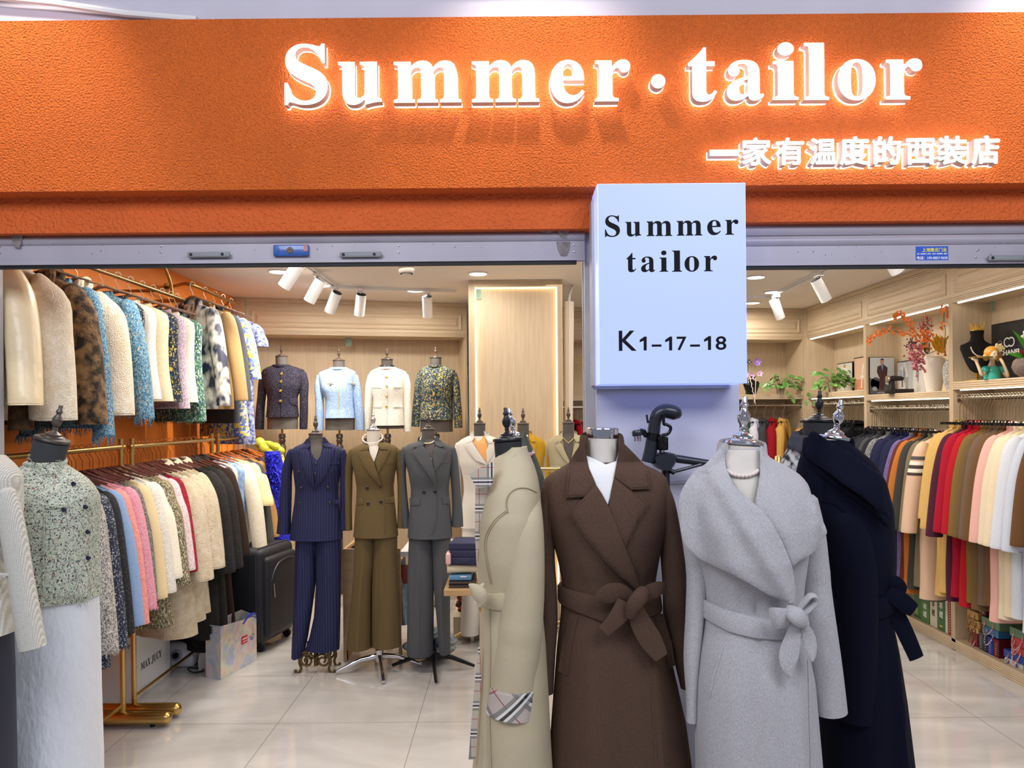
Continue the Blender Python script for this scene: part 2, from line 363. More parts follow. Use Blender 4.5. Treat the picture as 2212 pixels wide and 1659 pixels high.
for x, y in [(2111, 541), (2108, 556), (2108, 513), (2180, 518)]:
    p = at(x, y, 2.829); M().lathe([(0.003, 0), (0.003, 0.0015), (0.0012, 0.002)], (0, 0, 0), 10, axis=(0, -1, 0)).build('rivet', STEEL, sr, loc=(p.x - sr.location.x, p.y - 2.83, p.z))
hand_m = mat('handle_grey', '#8a8d90', 0.5)
for x0, x1, y0, y1, own in ((407, 498, 545, 557, sl), (735, 825, 545, 557, sl), (2132, 2225, 552, 564, sr)):
    a = at(x0, y1, 2.82); b = at(x1, y0, 2.82)
    w_, h_ = b.x - a.x, b.z - a.z
    t = M().bbox((0, -0.002, 0), (w_, 0.010, h_), 0.004).build('pull_handle', hand_m, own, loc=(a.x - own.location.x, 2.82 - 2.83 - .01, a.z))
    for xx in (0.014, w_ - 0.026): M().lathe([(0.0055, 0), (0.0055, 0.002), (0.001, 0.0022)], (xx, -0.0019, h_ / 2), 12, axis=(0, -1, 0)).build('screw_hole', RUBBER, t)
a = at(590, 553, 2.815); b = at(666, 528, 2.815)
w_, h_ = b.x - a.x, b.z - a.z
t = M().bbox((0, 0, 0), (w_, 0.014, h_), 0.004).build('lock', mat('lock_blue', '#2f62b5', 0.3, coat=0.5, vary=0.25, vscale=60), sl, loc=(a.x - sl.location.x, 2.815 - 2.83, a.z)); t['label'] = 'blue metal lock with a round brown keyhole'
M().lathe([(0.0115, 0), (0.0115, 0.003), (0.008, 0.004), (0.003, 0.0035), (0.002, 0.002)], (w_ * 0.48, 0, h_ * 0.5), 24, axis=(0, -1, 0)).build('keyhole', mat('lock_brown', '#6e5546', 0.5), t)
M().box((w_ * 0.87, -0.0006, h_ * 0.4), (w_ * 0.97, 0.0, h_ * 0.96)).build('peeled_sticker', mat('peeled_red', '#c7a2a6', 0.6, color2='#b4616a', vscale=200), t, smooth=False)
a = at(1978.5, 564, 2.829); b = at(2048, 532, 2.829)
t = thing('advert_sticker', 'blue sticker with yellow Chinese characters and a telephone number on the shutter', 'sticker', (a.x, 2.829, a.z)); w_, h_ = b.x - a.x, b.z - a.z
M().box((0, -0.0006, 0), (w_, 0.0008, h_)).build('sheet', mat('sticker_blue', '#2257c4', 0.5), t, smooth=False)
m = M(); put_glyph(m, glyph('上海豫发门业', bold=0.02), w_ * 0.19, w_ * 0.955, h_ * 0.62, h_ * 0.90, -0.0012, -0.0004); m.build('heading', mat('sticker_yellow', '#f2ea5c', 0.6), t, smooth=False)
m = M(); put_glyph(m, glyph('主营：电动卷帘门、提升门、水晶门、电动伸缩门、感应门', bold=0.02), w_ * 0.03, w_ * 0.97, h_ * 0.44, h_ * 0.545, -0.0012, -0.0004); put_glyph(m, glyph('电话：159-0057-9650', bold=0.015), w_ * 0.03, w_ * 0.975, h_ * 0.10, h_ * 0.33, -0.0012, -0.0004); m.build('text_lines', mat('sticker_white', '#ffffff', 0.6), t, smooth=False)

# ---------------------------------------------------------------- lit letters on the fascia
def sign_letter(ch, label, x0, x1, y0, y1, serif=True, Y=2.640, bold=0.0, off=0.0):
    a = at(x0, y1, Y); b = at(x1, y0, Y); w_, h_ = b.x - a.x, b.z - a.z
    t = thing('channel_letter' if serif else 'channel_character', label, 'sign letter', (a.x, Y, a.z), group='lit shop-name letters' if serif else 'lit Chinese characters of the slogan')
    g = glyph(mbold(ch) if serif else ch, offset=off, bold=bold)
    put_glyph(M(), g, 0, w_, 0, h_, 0, 0.004); m = M(); put_glyph(m, g, 0, w_, 0, h_, 0.0, 0.003); m.build('lit_face', SIGNW, t, smooth=False)
    e = 0.0012; m = M(); put_glyph(m, g, -e, w_ + e, -e, h_ + e, 0.0032, 0.036); m.build('side_band', SIGNS, t, smooth=False)
    e = 0.0022; m = M(); put_glyph(m, g, -e, w_ + e, -e, h_ + e, 0.0365, 0.043); m.build('lit_back', SIGNB, t, smooth=False)
    m = M()
    fx = {'u': .22, 'm': .15, 'r': .3, 'e': .12, 'o': .12, 'a': .75, 't': .4}.get(ch, .5); m.box((w_ * fx - 0.003, 0.044, h_ * 0.5 - 0.003), (w_ * fx + 0.003, 0.0615, h_ * 0.5 + 0.003))
    m.build('mounting_pin', STEEL, t, smooth=False)
for ch, lab, x0, x1, y0, y1 in (('S', 'lit white capital S that begins the sign', 615, 706, 94, 226), ('u', 'lit white letter u after the capital S', 731, 823, 133, 226),
    ('m', 'lit white letter m right after the u', 851, 995, 130, 221), ('m', 'lit white letter m just before the e', 1020, 1164, 129, 220), ('e', 'lit white letter e of the sign', 1189, 1262, 129, 222),
    ('r', 'lit white letter r before the round dot', 1286, 1361, 128, 218), ('t', 'lit white letter t that begins the second word', 1488, 1548, 102, 219), ('a', 'lit white letter a of the sign', 1571, 1650, 129, 217),
    ('i', 'lit white letter i with a round dot', 1670, 1724, 91, 215), ('l', 'lit white tall letter l', 1738, 1790, 92, 215), ('o', 'lit white letter o of the sign', 1811, 1891, 127, 216),
    ('r', 'lit white last letter r of the sign', 1915, 1992, 126, 214)):
    sign_letter(ch, lab, x0, x1, y0, y1, off=0.003)
sign_letter('·', 'lit white round dot between the two words', 1407, 1437, 160, 190)
for ch, lab, x0, x1, y0, y1 in (('一', 'lit Chinese character that is one horizontal stroke', 1534, 1596, 323, 336), ('家', 'lit Chinese character right after the single stroke', 1604, 1666, 297, 357),
    ('有', 'lit Chinese character third in the slogan row', 1676, 1737, 297, 356), ('温', 'lit Chinese character fourth in the slogan row, with three water dots', 1750, 1808, 298, 355), ('度', 'lit Chinese character fifth in the slogan row', 1815, 1878, 294, 356),
    ('的', 'lit Chinese character sixth in the slogan row', 1889, 1946, 294, 355), ('西', 'lit Chinese character seventh in the slogan row, boxy in shape', 1959, 2019, 298, 355), ('装', 'lit Chinese character second from the end of the slogan', 2027, 2090, 293, 355), ('店', 'lit Chinese character last in the slogan row', 2100, 2160, 292, 354)):
    sign_letter(ch, lab, x0, x1, y0, y1, serif=False, bold=0.0 if ch == '一' else 0.019)

# ---------------------------------------------------------------- light box on the pillar
BX0, BX1, BZ1, BZ0 = at(1292, 600, 2.62).x, at(1613, 600, 2.62).x, at(1450, 395, 2.62).z, at(1450, 829, 2.62).z
t = thing('light_box_sign', 'tall glowing pale blue light box with black lettering on the pillar', 'sign', (BX0, 2.62, BZ0)); w_, h_ = BX1 - BX0, BZ1 - BZ0
M().box((0.003, 0.0, 0.003), (w_ - 0.003, 0.006, h_ - 0.003)).build('lit_panel', mat('light_box_face', '#101114', 0.4, emit='#bccfff', estr=1.02), t, smooth=False)
M().box((0, 0.006, 0), (w_, 0.165, h_)).build('casing', mat('light_box_side', '#d5dbf2', 0.3, emit='#8fa6ff', estr=0.9), t, smooth=False)
m = M(); m.box((-0.006, 0.155, -0.012), (w_ - 0.02, 0.178, 0.0)); m.box((-0.010, 0.10, 0), (0, 0.178, h_ - 0.03)); m.build('mounting_rail', GREYP, t, smooth=False)
INK = mat('sign_ink', '#0a0a14', 0.7, spec=0.2)
def boxtext(chars, Y=2.6185):
    m = M()
    for ch, x0, x1, y0, y1, sf in chars:
        a = at(x0, y1, Y); b = at(x1, y0, Y); put_glyph(m, glyph(mbold(ch) if sf else ch, offset=0.0 if sf else 0.012), a.x - BX0, b.x - BX0, a.z - BZ0, b.z - BZ0, -0.0016, 0.0)
    return m
S1 = [('S', 1307, 1339, 465, 512, 1), ('u', 1351, 1385, 479, 511, 1), ('m', 1397, 1452, 477, 510, 1), ('m', 1462, 1517, 476, 509, 1), ('e', 1528, 1557, 475, 508, 1), ('r', 1567, 1595, 474, 507, 1)]
S2 = [('t', 1354, 1374, 546, 588, 1), ('a', 1385, 1415, 554, 588, 1), ('i', 1425, 1443, 541, 587, 1), ('l', 1452, 1473, 541, 587, 1), ('o', 1479, 1510, 553, 587, 1), ('r', 1521, 1549, 552, 586, 1)]
S3 = [('K', 1337, 1375, 714, 758, 0), ('7', 1462, 1483, 727, 757, 0), ('8', 1546, 1569, 726, 756, 0)]
for S, nm in ((S1, 'first_word'), (S2, 'second_word'), (S3, 'shop_number')):
    m = boxtext(S)
    if S is S3:
        for x0, x1, y0, y1 in ((1382, 1397, 727, 757), (1437, 1452, 727, 757), (1521, 1536, 726, 756)):
            q = [(x1, y0), (x1, y1), (x1 - 6.5, y1), (x1 - 6.5, y0 + 9), (x0, y0 + 12.5), (x0, y0 + 7)]; k = (x1 - 5, y0)
            m.prism([(at(a, b, 2.6185).x - BX0, -0.0016, at(a, b, 2.6185).z - BZ0) for a, b in q[:4] + [(x0, y0 + 12.5), (x0, y0 + 7), k]], (0, 0.0016, 0))
        for x in (1408, 1491): a = at(x, 749, 2.6185); b = at(x + 21, 744, 2.6185); m.box((a.x - BX0, -0.0016, a.z - BZ0), (b.x - BX0, 0, b.z - BZ0))
    m.build(nm, INK, t, smooth=False)

# ---------------------------------------------------------------- fitted cabinets
def raised_panel(x0, x1, z0, z1, y=0.0):
    rs = []
    for ins, d in ((0, -.004), (0.0, 0.006), (0.008, 0.011), (0.016, 0.006), (0.022, 0.002), (0.034, 0.001), (0.05, 0.010), (0.052, 0.011)):
        rs.append([(x0 + ins, y - d, z0 + ins), (x1 - ins, y - d, z0 + ins), (x1 - ins, y - d, z1 - ins), (x0 + ins, y - d, z1 - ins)])
    return M().rings(rs)
def reeded(m, x0, x1, z0, z1, y, n, vertical=True, d=0.004):
    for i in range(n):
        if vertical:
            a = x0 + (x1 - x0) * (i + 0.15) / n; b = x0 + (x1 - x0) * (i + 0.85) / n; m.box((a, y - d, z0), (b, y, z1))
        else:
            a = z0 + (z1 - z0) * (i + 0.15) / n; b = z0 + (z1 - z0) * (i + 0.85) / n; m.box((x0, y - d, a), (x1, y, b))
    return m
def cabinet(name, label, cat, loc, rz, W, D, zh=2.384, shelf=None, rod=None, kick=0.075, leds=True, panels=1, depth_low=None, hooks=True):
    t = thing(name, label, cat, loc, rz); T = 2.698; s = 0.022
    for x0 in (0.0, W - s):
        m = M(); m.box((x0, 0, 0), (x0 + s, D, zh)); reeded(m, x0, x0 + s, 0.08, zh, 0, 3, True, 0.003); m.build('side_panel', WOOD, t, smooth=False)
    M().box((s, D - 0.012, 0), (W - s, D, zh)).build('back_panel', WOOD, t, smooth=False)
    m = M(); m.box((0, 0, zh), (W, D, T)); m.box((0, -0.012, T - 0.035), (W, 0, T)); reeded(m, 0, W, T - 0.085, T - 0.035, 0, 3, False, 0.005); reeded(m, 0, W, zh, zh + 0.045, 0, 4, False, 0.006); hd = m.build('header', WOODH, t, smooth=False)
    for i in range(panels):
        a = W * i / panels + 0.05; b = W * (i + 1) / panels - 0.05; p = raised_panel(a, b, zh + 0.065, T - 0.10); p.build('raised_panel', WOODH, hd, smooth=False)
    if leds: M().box((0.06, 0.012, zh - 0.008), (W - 0.06, 0.026, zh - 0.0005)).build('led_strip', LED, t, smooth=False)
    if shelf:
        z0, z1 = shelf; m = M(); m.box((s, 0.0, z0), (W - s, D - 0.012, z1)); reeded(m, s, W - s, z0, z1, 0, 4, False, 0.004); m.build('shelf', WOODH, t, smooth=False)
        if leds: M().box((0.08, 0.012, z0 - 0.007), (W - 0.05, 0.024, z0 - 0.0005)).build('led_strip', LED, t, smooth=False)
    if rod:
        m = M(); m.tube([(s, 0.04, rod), (W - s, 0.04, rod)], [(0.014, 0.008)] * 2, 12, up=(0, 0, 1)); m.build('clothes_rod', STEEL, t)
        m = M(); m.box((s, 0.025, rod - 0.022), (s + 0.006, 0.055, rod + 0.022)); m.box((W - s - 0.006, 0.025, rod - 0.022), (W - s, 0.055, rod + 0.022)); m.build('rod_socket', STEEL, t, smooth=False)
    if kick:
        m = M(); m.box((0, 0.0, 0), (W, 0.03, kick - 0.018)); m.box((0, 0, kick - 0.018), (W, D - 0.012, kick)); reeded(m, 0, W, 0.004, kick - 0.018, 0, 4, False, 0.004); m.build('plinth', WOODH, t, smooth=False)
    return t
XR = 3.05
RB = R(-90)
for lab, y, W, sh, rd in (('fitted wardrobe bay in the far right corner with potted plants on its shelf', 7.82, 1.28, (1.776, 1.83), 1.712), ('fitted wardrobe bay with a tall vase of orange sprays on its shelf', 6.54, 1.27, (1.735, 1.785), 1.662), ('fitted wardrobe bay nearest on the right, with a black necklace bust on its shelf', 5.27, 1.32, (1.788, 1.842), 1.728)):
    c = cabinet('wardrobe_unit', lab, 'wardrobe', (XR, y, 0), RB, W - 0.001, 0.28, shelf=sh, rod=rd)
ang = math.atan2(7.26 - 6.79, -0.386 + 2.33)
c = cabinet('display_niche', 'open wooden display niche with one long raised header panel behind the tweed jackets', 'niche', (-2.33, 6.79, 0), ang, 1.995, 0.35, leds=False, zh=2.378)
m = M(); m.box((-2.419, 6.75, 0), (-2.332, 6.79, 2.698)); m.build('filler_panel', WOOD, smooth=False); tag(bpy.data.objects['filler_panel'], 'narrow wooden filler panel between orange wall and display niche', 'panel')
a2 = math.atan2(7.85 - 7.58, 3.03 - 0.45)
c = cabinet('wardrobe_unit', 'fitted wardrobe across the back wall, behind the light box pillar', 'wardrobe', (0.45, 7.57, 0), a2, 2.60, 0.40, shelf=(1.775, 1.825), rod=1.71, leds=False, panels=2)
# stickers left on the panels
for x, y, Y, w_, h_, lab in ((753, 738, 7.19, 12, 19, 'small green paper label at the top of the display niche'), (2144, 659, 5.2, 7, 26, 'small green paper label in the corner of the nearest wardrobe bay')):
    p = at(x, y, Y); s_ = Y / FPX; o = M().box((-w_ / 2 * s_, -0.001, -h_ / 2 * s_), (w_ / 2 * s_, 0, h_ / 2 * s_)).build('paper_label', GREEN_STICK, smooth=False, loc=p, rz=ang if x < 1000 else 0); tag(o, lab, 'label')
# glowing wooden light panel
Yp = 6.0; xa, xb = at(1013, 800, Yp).x, at(1216, 800, Yp).x; xi0, xi1 = at(1026.5, 800, Yp).x, at(1205, 800, Yp).x; zt = 2.699; zi = at(1115, 619, Yp).z
t = thing('backlit_panel', 'tall wooden wall panel framed by a glowing warm light strip', 'wall panel', (xa, Yp, 0)); W = xb - xa; a_ = xi0 - xa; b_ = xi1 - xa
m = M(); m.box((0, 0, 0), (a_, 0.9, zt)); reeded(m, 0, a_, 0, zt, 0, 4); m.build('left_post', WOOD, t, smooth=False)
m = M(); m.box((b_, 0, 0), (W, 0.9, zt)); reeded(m, b_, W, 0, zt, 0, 4); m.build('right_post', WOOD, t, smooth=False)
m = M(); m.box((a_, 0, zi), (b_, 0.9, zt)); reeded(m, a_, b_, zi, zt, 0, 4, False); m.build('top_rail', WOODH, t, smooth=False)
M().box((a_, 0.05, 0), (b_, 0.07, zi)).build('panel', WOOD, t, smooth=False)
for q in ((a_ + 0.002, 0.03, 0.3, a_ + 0.010, 0.04, zi), (b_ - 0.010, 0.03, 0.3, b_ - 0.002, 0.04, zi), (a_ + 0.01, 0.03, zi - 0.010, b_ - 0.01, 0.04, zi - 0.002)):
    M().box(q[:3], q[3:]).build('light_strip', mat('panel_glow', '#ffffff', emit='#ffe2ae', estr=3.5), t, smooth=False)
M().box((a_ + 0.012, 0.028, zi - 0.09), (a_ + 0.05, 0.029, zi - 0.012)).build('paper_label', GREEN_STICK, t, smooth=False)

# ---------------------------------------------------------------- ceiling fittings
ZC = 2.70
for (x, y), lab in zip(DOWNLIGHTS[:7], ('round recessed ceiling light half behind the topmost spotlight', 'round recessed ceiling light beside the second spotlight', 'round recessed ceiling light behind the last spotlight on the left track', 'round recessed ceiling light in front of the backlit panel',
        'round recessed ceiling light behind the middle spotlight of the right track', 'round recessed ceiling light beside the right track corner', 'round recessed ceiling light just right of the light box')):
    t = thing('ceiling_light', lab, 'ceiling light', (x, y, ZC), group='recessed ceiling lights')
    M().lathe([(0.075, -0.0005), (0.078, -0.006), (0.066, -0.010), (0.064, -0.004), (0.064, -0.0005)], n=28).build('trim_ring', WHITEM, t)
    M().lathe([(0.063, -0.001), (0.063, -0.006), (0.0, -0.0065)], n=24).build('diffuser', LAMP, t)
t = thing('smoke_detector', 'round white smoke detector on the ceiling', 'smoke detector', at(878, 571, 5.45)); t.location.z = ZC
M().lathe([(0.055, 0), (0.055, -0.03), (0.05, -0.036), (0.03, -0.055), (0.0, -0.057)], n=28).build('housing', mat('detector', '#e2d8cc', 0.5), t)
m = M()
for k in range(24):
    a = 2 * math.pi * k / 24; m.box((0.036 - 0.001, -0.002, -0.050), (0.044, 0.002, -0.038), 0); m.v[-8:] = [rot2(p, a) for p in m.v[-8:]]
m.build('vents', RUBBER, t, smooth=False)
def track(name, label, pts):
    t = thing(name, label, 'light track', pts[0]); o = Vector(pts[0]); m = M()
    for a, b in zip(pts, pts[1:]):
        a = Vector(a) - o; b = Vector(b) - o; d = (b - a).normalized(); n = Vector((-d.y, d.x, 0)) * 0.017
        for s1, s2, z0, z1 in ((-1, 1, -0.006, 0), (-1, -0.55, -0.022, -0.006), (0.55, 1, -0.022, -0.006)):
            m.prism([a + n * s1 + Vector((0, 0, z0)), a + n * s2 + Vector((0, 0, z0)), b + n * s2 + Vector((0, 0, z0)), b + n * s1 + Vector((0, 0, z0))], (0, 0, z1 - z0))
    m.build('rail', WHITEM, t, smooth=False); return t
track('light_track', 'white L-shaped ceiling track over the display niche', [(-1.38, 3.3, ZC), (-1.384, 6.2, ZC), (at(985, 626, 6.45).x, 6.45, ZC)])
track('light_track', 'white ceiling track along the right wardrobes', [(2.24, 3.3, ZC), (2.37, 6.95, ZC), (0.75, 6.95, ZC)])
def spotlight(label, top, aim, Y=None):
    """top = point on the track, aim = direction the barrel points (down part)"""
    t = thing('track_spotlight', label, 'spotlight', top, group='white track spotlights'); d = Vector(aim).normalized()
    m = M(); m.box((-0.02, -0.045, -0.045), (0.02, 0.045, -0.02)); m.tube([(0, 0, -0.045), (0, 0, -0.085)], 0.009, 10); m.build('mount', WHITEM, t)
    c = Vector((0, 0, -0.115)); a = c - d * 0.055; b = c + d * 0.125
    q = d.to_track_quat('Z', 'Y').to_matrix()
    def ring(rr, z): return [a + q @ Vector((rr * math.cos(2 * math.pi * k / 24), rr * math.sin(2 * math.pi * k / 24), z)) for k in range(24)]
    br = M().rings([ring(0.028, 0.012), ring(0.037, 0.010), ring(0.0415, 0.0), ring(0.0415, 0.18), ring(0.038, 0.18), ring(0.034, 0.15)]).build('barrel', WHITEM, t)
    M().rings([ring(0.036, -0.001), ring(0.036, 0.004)]).build('heat_sink', RUBBER, br)
    M().rings([ring(0.032, 0.152), ring(0.032, 0.156)]).build('lens', LAMP, br)
    return t
SP = [((-1.38, 4.95, ZC), (-0.75, 0.2, -1.0), 'white track spotlight nearest the shutter, cut off by it'), ((-1.381, 5.55, ZC), (-0.62, 0.2, -1.0), 'white track spotlight second along the left track'), ((-1.383, 6.12, ZC), (-0.55, 0.5, -1.0), 'white track spotlight at the corner of the left track'),
      ((at(779, 622, 6.25).x, 6.25, ZC), (-0.22, 0.5, -1.0), 'white track spotlight over the second tweed jacket'), ((at(923, 628, 6.40).x, 6.40, ZC), (-0.03, 0.5, -1.0), 'white track spotlight over the yellow-green tweed jacket'),
      ((2.285, 4.60, ZC), (0.72, 0.2, -1.0), 'white track spotlight on the right track, nearest the shutter'), ((2.327, 5.72, ZC), (0.62, 0.2, -1.0), 'white track spotlight in the middle of the right track'), ((2.365, 6.75, ZC), (0.48, 0.3, -1.0), 'white track spotlight at the corner of the right track'),
      ((1.55, 6.95, ZC), (0.2, 0.5, -1.0), 'white track spotlight partly behind the light box edge')]
for p, d, lab in SP:
    spotlight(lab, p, d); dd = Vector(d).normalized(); q = Vector(p) + Vector((0, 0, -0.115)) + dd * 0.14
    light('SPOT', q, 52 if p[0] < -1.3 else (16 if p[0] < 0 else 24), WARM, 0.03, aim=q + dd, spot=75, blend=0.8)
# ---------------------------------------------------------------- clothes shaped on a form
def ease(t): t = np.clip(t, 0, 1); return t * t * (3 - 2 * t)
class Dress:
    """a garment or torso around a vertical form: rows = (py, left px, right px, front bulge m, back bulge m) seen at distance Y"""
    def __init__(s, Y, rows, n=2.3, folds=(), smooth=0.018):
        s.Y = Y; s.n = n; P = []
        for py, xl, xr, bf, bb in rows:
            a = at(xl, py, Y); b = at(xr, py, Y); P.append(((a.z + b.z) / 2, (a.x + b.x) / 2, (b.x - a.x) / 2, bf, bb))
        P.sort(); P = np.array(P); z = np.arange(P[0, 0], P[-1, 0] + 0.0025, 0.005); s.z = z; s.col = []
        k = max(1, int(smooth / 0.005)); ker = np.hanning(2 * k + 3)[1:-1]; ker /= ker.sum()
        for c in range(1, 5):
            v = np.interp(z, P[:, 0], P[:, c]); q = np.pad(v, k, mode='reflect', reflect_type='odd'); s.col.append(np.convolve(q, ker, 'valid'))
        s.z0, s.z1 = P[0, 0], P[-1, 0]; s.folds = []
        for x0, y0, x1, y1, wd, amp in folds:
            a = at(x0, y0, Y); b = at(x1, y1, Y); s.folds.append((a.x, a.z, b.x, b.z, wd * Y / FPX, amp))
    def par(s, z): return [np.interp(z, s.z, c) for c in s.col]
    def fold(s, X, Z):
        d = 0.0
        for x0, z0, x1, z1, wd, amp in s.folds:
            L2 = (x1 - x0) ** 2 + (z1 - z0) ** 2; t = ((X - x0) * (x1 - x0) + (Z - z0) * (z1 - z0)) / L2; tc = np.clip(t, 0, 1)
            e = (X - x0 - tc * (x1 - x0)) ** 2 + (Z - z0 - tc * (z1 - z0)) ** 2
            d = d + amp * np.exp(-e / (2 * wd * wd)) * (0.35 + 0.65 * ease(tc * 3) * 1.0)
        return d
    def surf(s, X, Z, tm=0.93):
        cx, a, bf, bb = s.par(Z); t = np.clip(abs(X - cx) / a, 0, tm)
        return s.Y - bf * (1 - t ** s.n) ** (1 / s.n) - s.fold(X, Z) * (1 - t ** 4)
    def p(s, px, py, off=0.0):
        """point of the front surface seen at a pixel, lifted by off"""
        u = at(px, py, 1.0); y = s.Y
        for _ in range(5): y = float(s.surf(u.x * y, HCAM + (u.z - HCAM) * y)) - off
        return Vector((u.x * y, y, HCAM + (u.z - HCAM) * y))
    def loft(s, m=None, dz=0.013, nn=64, grow=0.0, z0=None, z1=None, wob=None):
        m = m or M(); z0 = s.z0 if z0 is None else z0; z1 = s.z1 if z1 is None else z1; k = max(2, int((z1 - z0) / dz)); rs = []
        for i in range(k + 1):
            z = z0 + (z1 - z0) * i / k; cx, a, bf, bb = s.par(z); a += grow; bf += grow; bb += grow; r = []
            for j in range(nn):
                th = 2 * math.pi * j / nn; c, si = math.cos(th), math.sin(th)
                x = cx + a * math.copysign(abs(c) ** (2 / s.n), c); e = abs(si) ** (2 / s.n)
                if si < 0:
                    y = s.Y - bf * e - float(s.fold(x, z)) * (1 - min(1, abs(x - cx) / a) ** 4)
                else: y = s.Y + bb * e
                if wob: x, y = x + (x - cx) * 0, y + wob(th, z) * (1 if si > 0 else -1)
                r.append((x, y, z))
            rs.append(r)
        if k > 6:
            r0 = rs[0]; cx, a, bf, bb = s.par(z0); inner = [(cx + (p[0] - cx) * 0.93, s.Y + (p[1] - s.Y) * 0.9, p[2] + 0.004) for p in r0]; deep = [(cx + (p[0] - cx) * 0.9, s.Y + (p[1] - s.Y) * 0.85, p[2] + 0.05) for p in r0]
            rs = [deep, inner] + rs
        return m.rings(rs)
    def patch(s, poly, off=0.003, th=0.004, g=12, m=None, smooth=0, lift=None):
        """flat-cut cloth piece following the surface; poly in pixels"""
        if smooth: poly = [q[:2] for q in catmull([q + (0,) for q in poly], smooth, True)]
        bm = bmesh.new(); vs = [bm.verts.new((x, y, 0)) for x, y in poly]; bm.faces.new(vs)
        bmesh.ops.triangulate(bm, faces=bm.faces[:])
        X = [q[0] for q in poly]; Yy = [q[1] for q in poly]
        for lo, hi, nv in ((min(X), max(X), (1, 0, 0)), (min(Yy), max(Yy), (0, 1, 0))):
            c = lo + g * 0.5
            while c < hi:
                bmesh.ops.bisect_plane(bm, geom=bm.verts[:] + bm.edges[:] + bm.faces[:], plane_co=(c * nv[0], c * nv[1], 0), plane_no=nv); c += g
        bmesh.ops.remove_doubles(bm, verts=bm.verts[:], dist=1e-4); bm.verts.index_update()
        lf = lift or (lambda x, y: 0.0)
        vv = [v.co for v in bm.verts]; k = len(vv)
        PA = np.array(poly, float); PB_ = np.roll(PA, -1, 0); E_ = PB_ - PA; L2 = (E_ ** 2).sum(1) + 1e-9; rad_ = max(2.5, g * .45)
        def edge(v):
            q = np.array((v.x, v.y)) - PA; t = np.clip((q * E_).sum(1) / L2, 0, 1); return .3 + .7 * float(ease(np.sqrt(((q - E_ * t[:, None]) ** 2).sum(1)).min() / rad_))
        A = [s.p(v.x, v.y, off + th * edge(v) + lf(v.x, v.y)) for v in vv]; B = [s.p(v.x, v.y, off - 0.003 + lf(v.x, v.y)) for v in vv]
        fs = [tuple(v.index for v in f.verts) for f in bm.faces]; bd = [(e.verts[0].index, e.verts[1].index) for e in bm.edges if len(e.link_faces) == 1]
        m = m or M(); m.add(A + B, fs + [tuple(reversed([i + k for i in f])) for f in fs] + [(a, b, b + k, a + k) for a, b in bd]); bm.free(); return m
    def line(s, pts, off=0.001, r=0.0012, m=None, sm=4):
        pts = catmull([q + (0,) for q in pts], sm) if sm else pts
        return (m or M()).tube([s.p(q[0], q[1], off) for q in pts], r, 6)
    def button(s, px, py, r_px, off=0.004, th=0.004, m=None):
        c = s.p(px, py, off); r = r_px * s.Y / FPX; return (m or M()).lathe([(r, -0.002), (r, th * 0.6), (r * 0.75, th), (r * 0.6, th * 0.55), (0.0, th * 0.5)], c, 14, axis=(0, -1, 0))
    def belt(s, pts, th=0.006, grow=0.008):
        """band all round the waist; pts = (px, top py, bottom py) across the front"""
        pts = sorted(pts); X = [at(q[0], q[1], s.Y).x for q in pts]; T = [at(q[0], q[1], s.Y).z for q in pts]; B = [at(q[0], q[2], s.Y).z for q in pts]
        rs = [[], [], [], []]
        for j in range(72):
            th_ = 2 * math.pi * j / 72; c, si = math.cos(th_), math.sin(th_); zm = (T[0] + B[0]) / 2
            for _ in range(2):
                cx, a, bf, bb = s.par(zm); x = cx + a * math.copysign(abs(c) ** (2 / s.n), c); t = float(np.interp(x, X, T)); b = float(np.interp(x, X, B)); zm = (t + b) / 2
            for i, z in enumerate((b, b + (t - b) * .12, b + (t - b) * .88, t)):
                cx, a, bf, bb = s.par(z); g = grow if i in (1, 2) else grow - 0.003
                x = cx + (a + g) * math.copysign(abs(c) ** (2 / s.n), c); e = abs(si) ** (2 / s.n)
                rs[i].append((x, s.Y - (bf + g) * e if si < 0 else s.Y + (bb + g) * e, z))
        return M().rings(rs)
def sleeve(path, Y, flat=0.85, yoff=0.0, m=None, cuff=True, nn=22, wr=(), slope=0.0, sm=6):
    """path = (px, py, half width px[, depth shift m]); last point is the cuff"""
    pts = catmull([(q[0], q[1], q[2], (q[3] if len(q) > 3 else 0.0)) for q in path], sm); V = [at(q[0], q[1], Y) + Vector((0, yoff + q[3], 0)) for q in pts]; Rr = [q[2] * Y / FPX for q in pts]
    n = len(pts); rad = []
    for i, r in enumerate(Rr):
        k = 1.0 + sum(a * math.exp(-((i / n - t) / 0.02) ** 2) for t, a in wr); rad.append((r * flat * k, r * (1 + (k - 1) * 0.3)))
    d = (V[0] - V[1]).normalized(); V = [V[0] + d * Rr[0] * 0.55, V[0] + d * Rr[0] * 0.35] + V; rad = [(Rr[0] * flat * 0.35, Rr[0] * 0.35), (Rr[0] * flat * 0.75, Rr[0] * 0.75)] + rad
    if cuff:
        e = (V[-1] - V[-2]).normalized(); V += [V[-1] + e * 0.002, V[-1] - e * 0.03]; rad += [(rad[-1][0] * 0.88, rad[-1][1] * 0.88), (rad[-1][0] * 0.8, rad[-1][1] * 0.8)]
    return (m or M()).tube(V, rad, nn, up=(0, 1, 0))
def strap(pts, Y, th=0.004, m=None, nn=10, sm=5, dress=None):
    """cloth strap: pts = (px, py, half width px, lift m in front of Y or of the dress surface)"""
    q = catmull(pts, sm); V = [(dress.p(a[0], a[1], a[3]) if dress else at(a[0], a[1], Y - a[3])) for a in q]
    return (m or M()).tube(V, [(th, max(a[2], .3) * Y / FPX) for a in q], nn, up=(0, 1, 0))
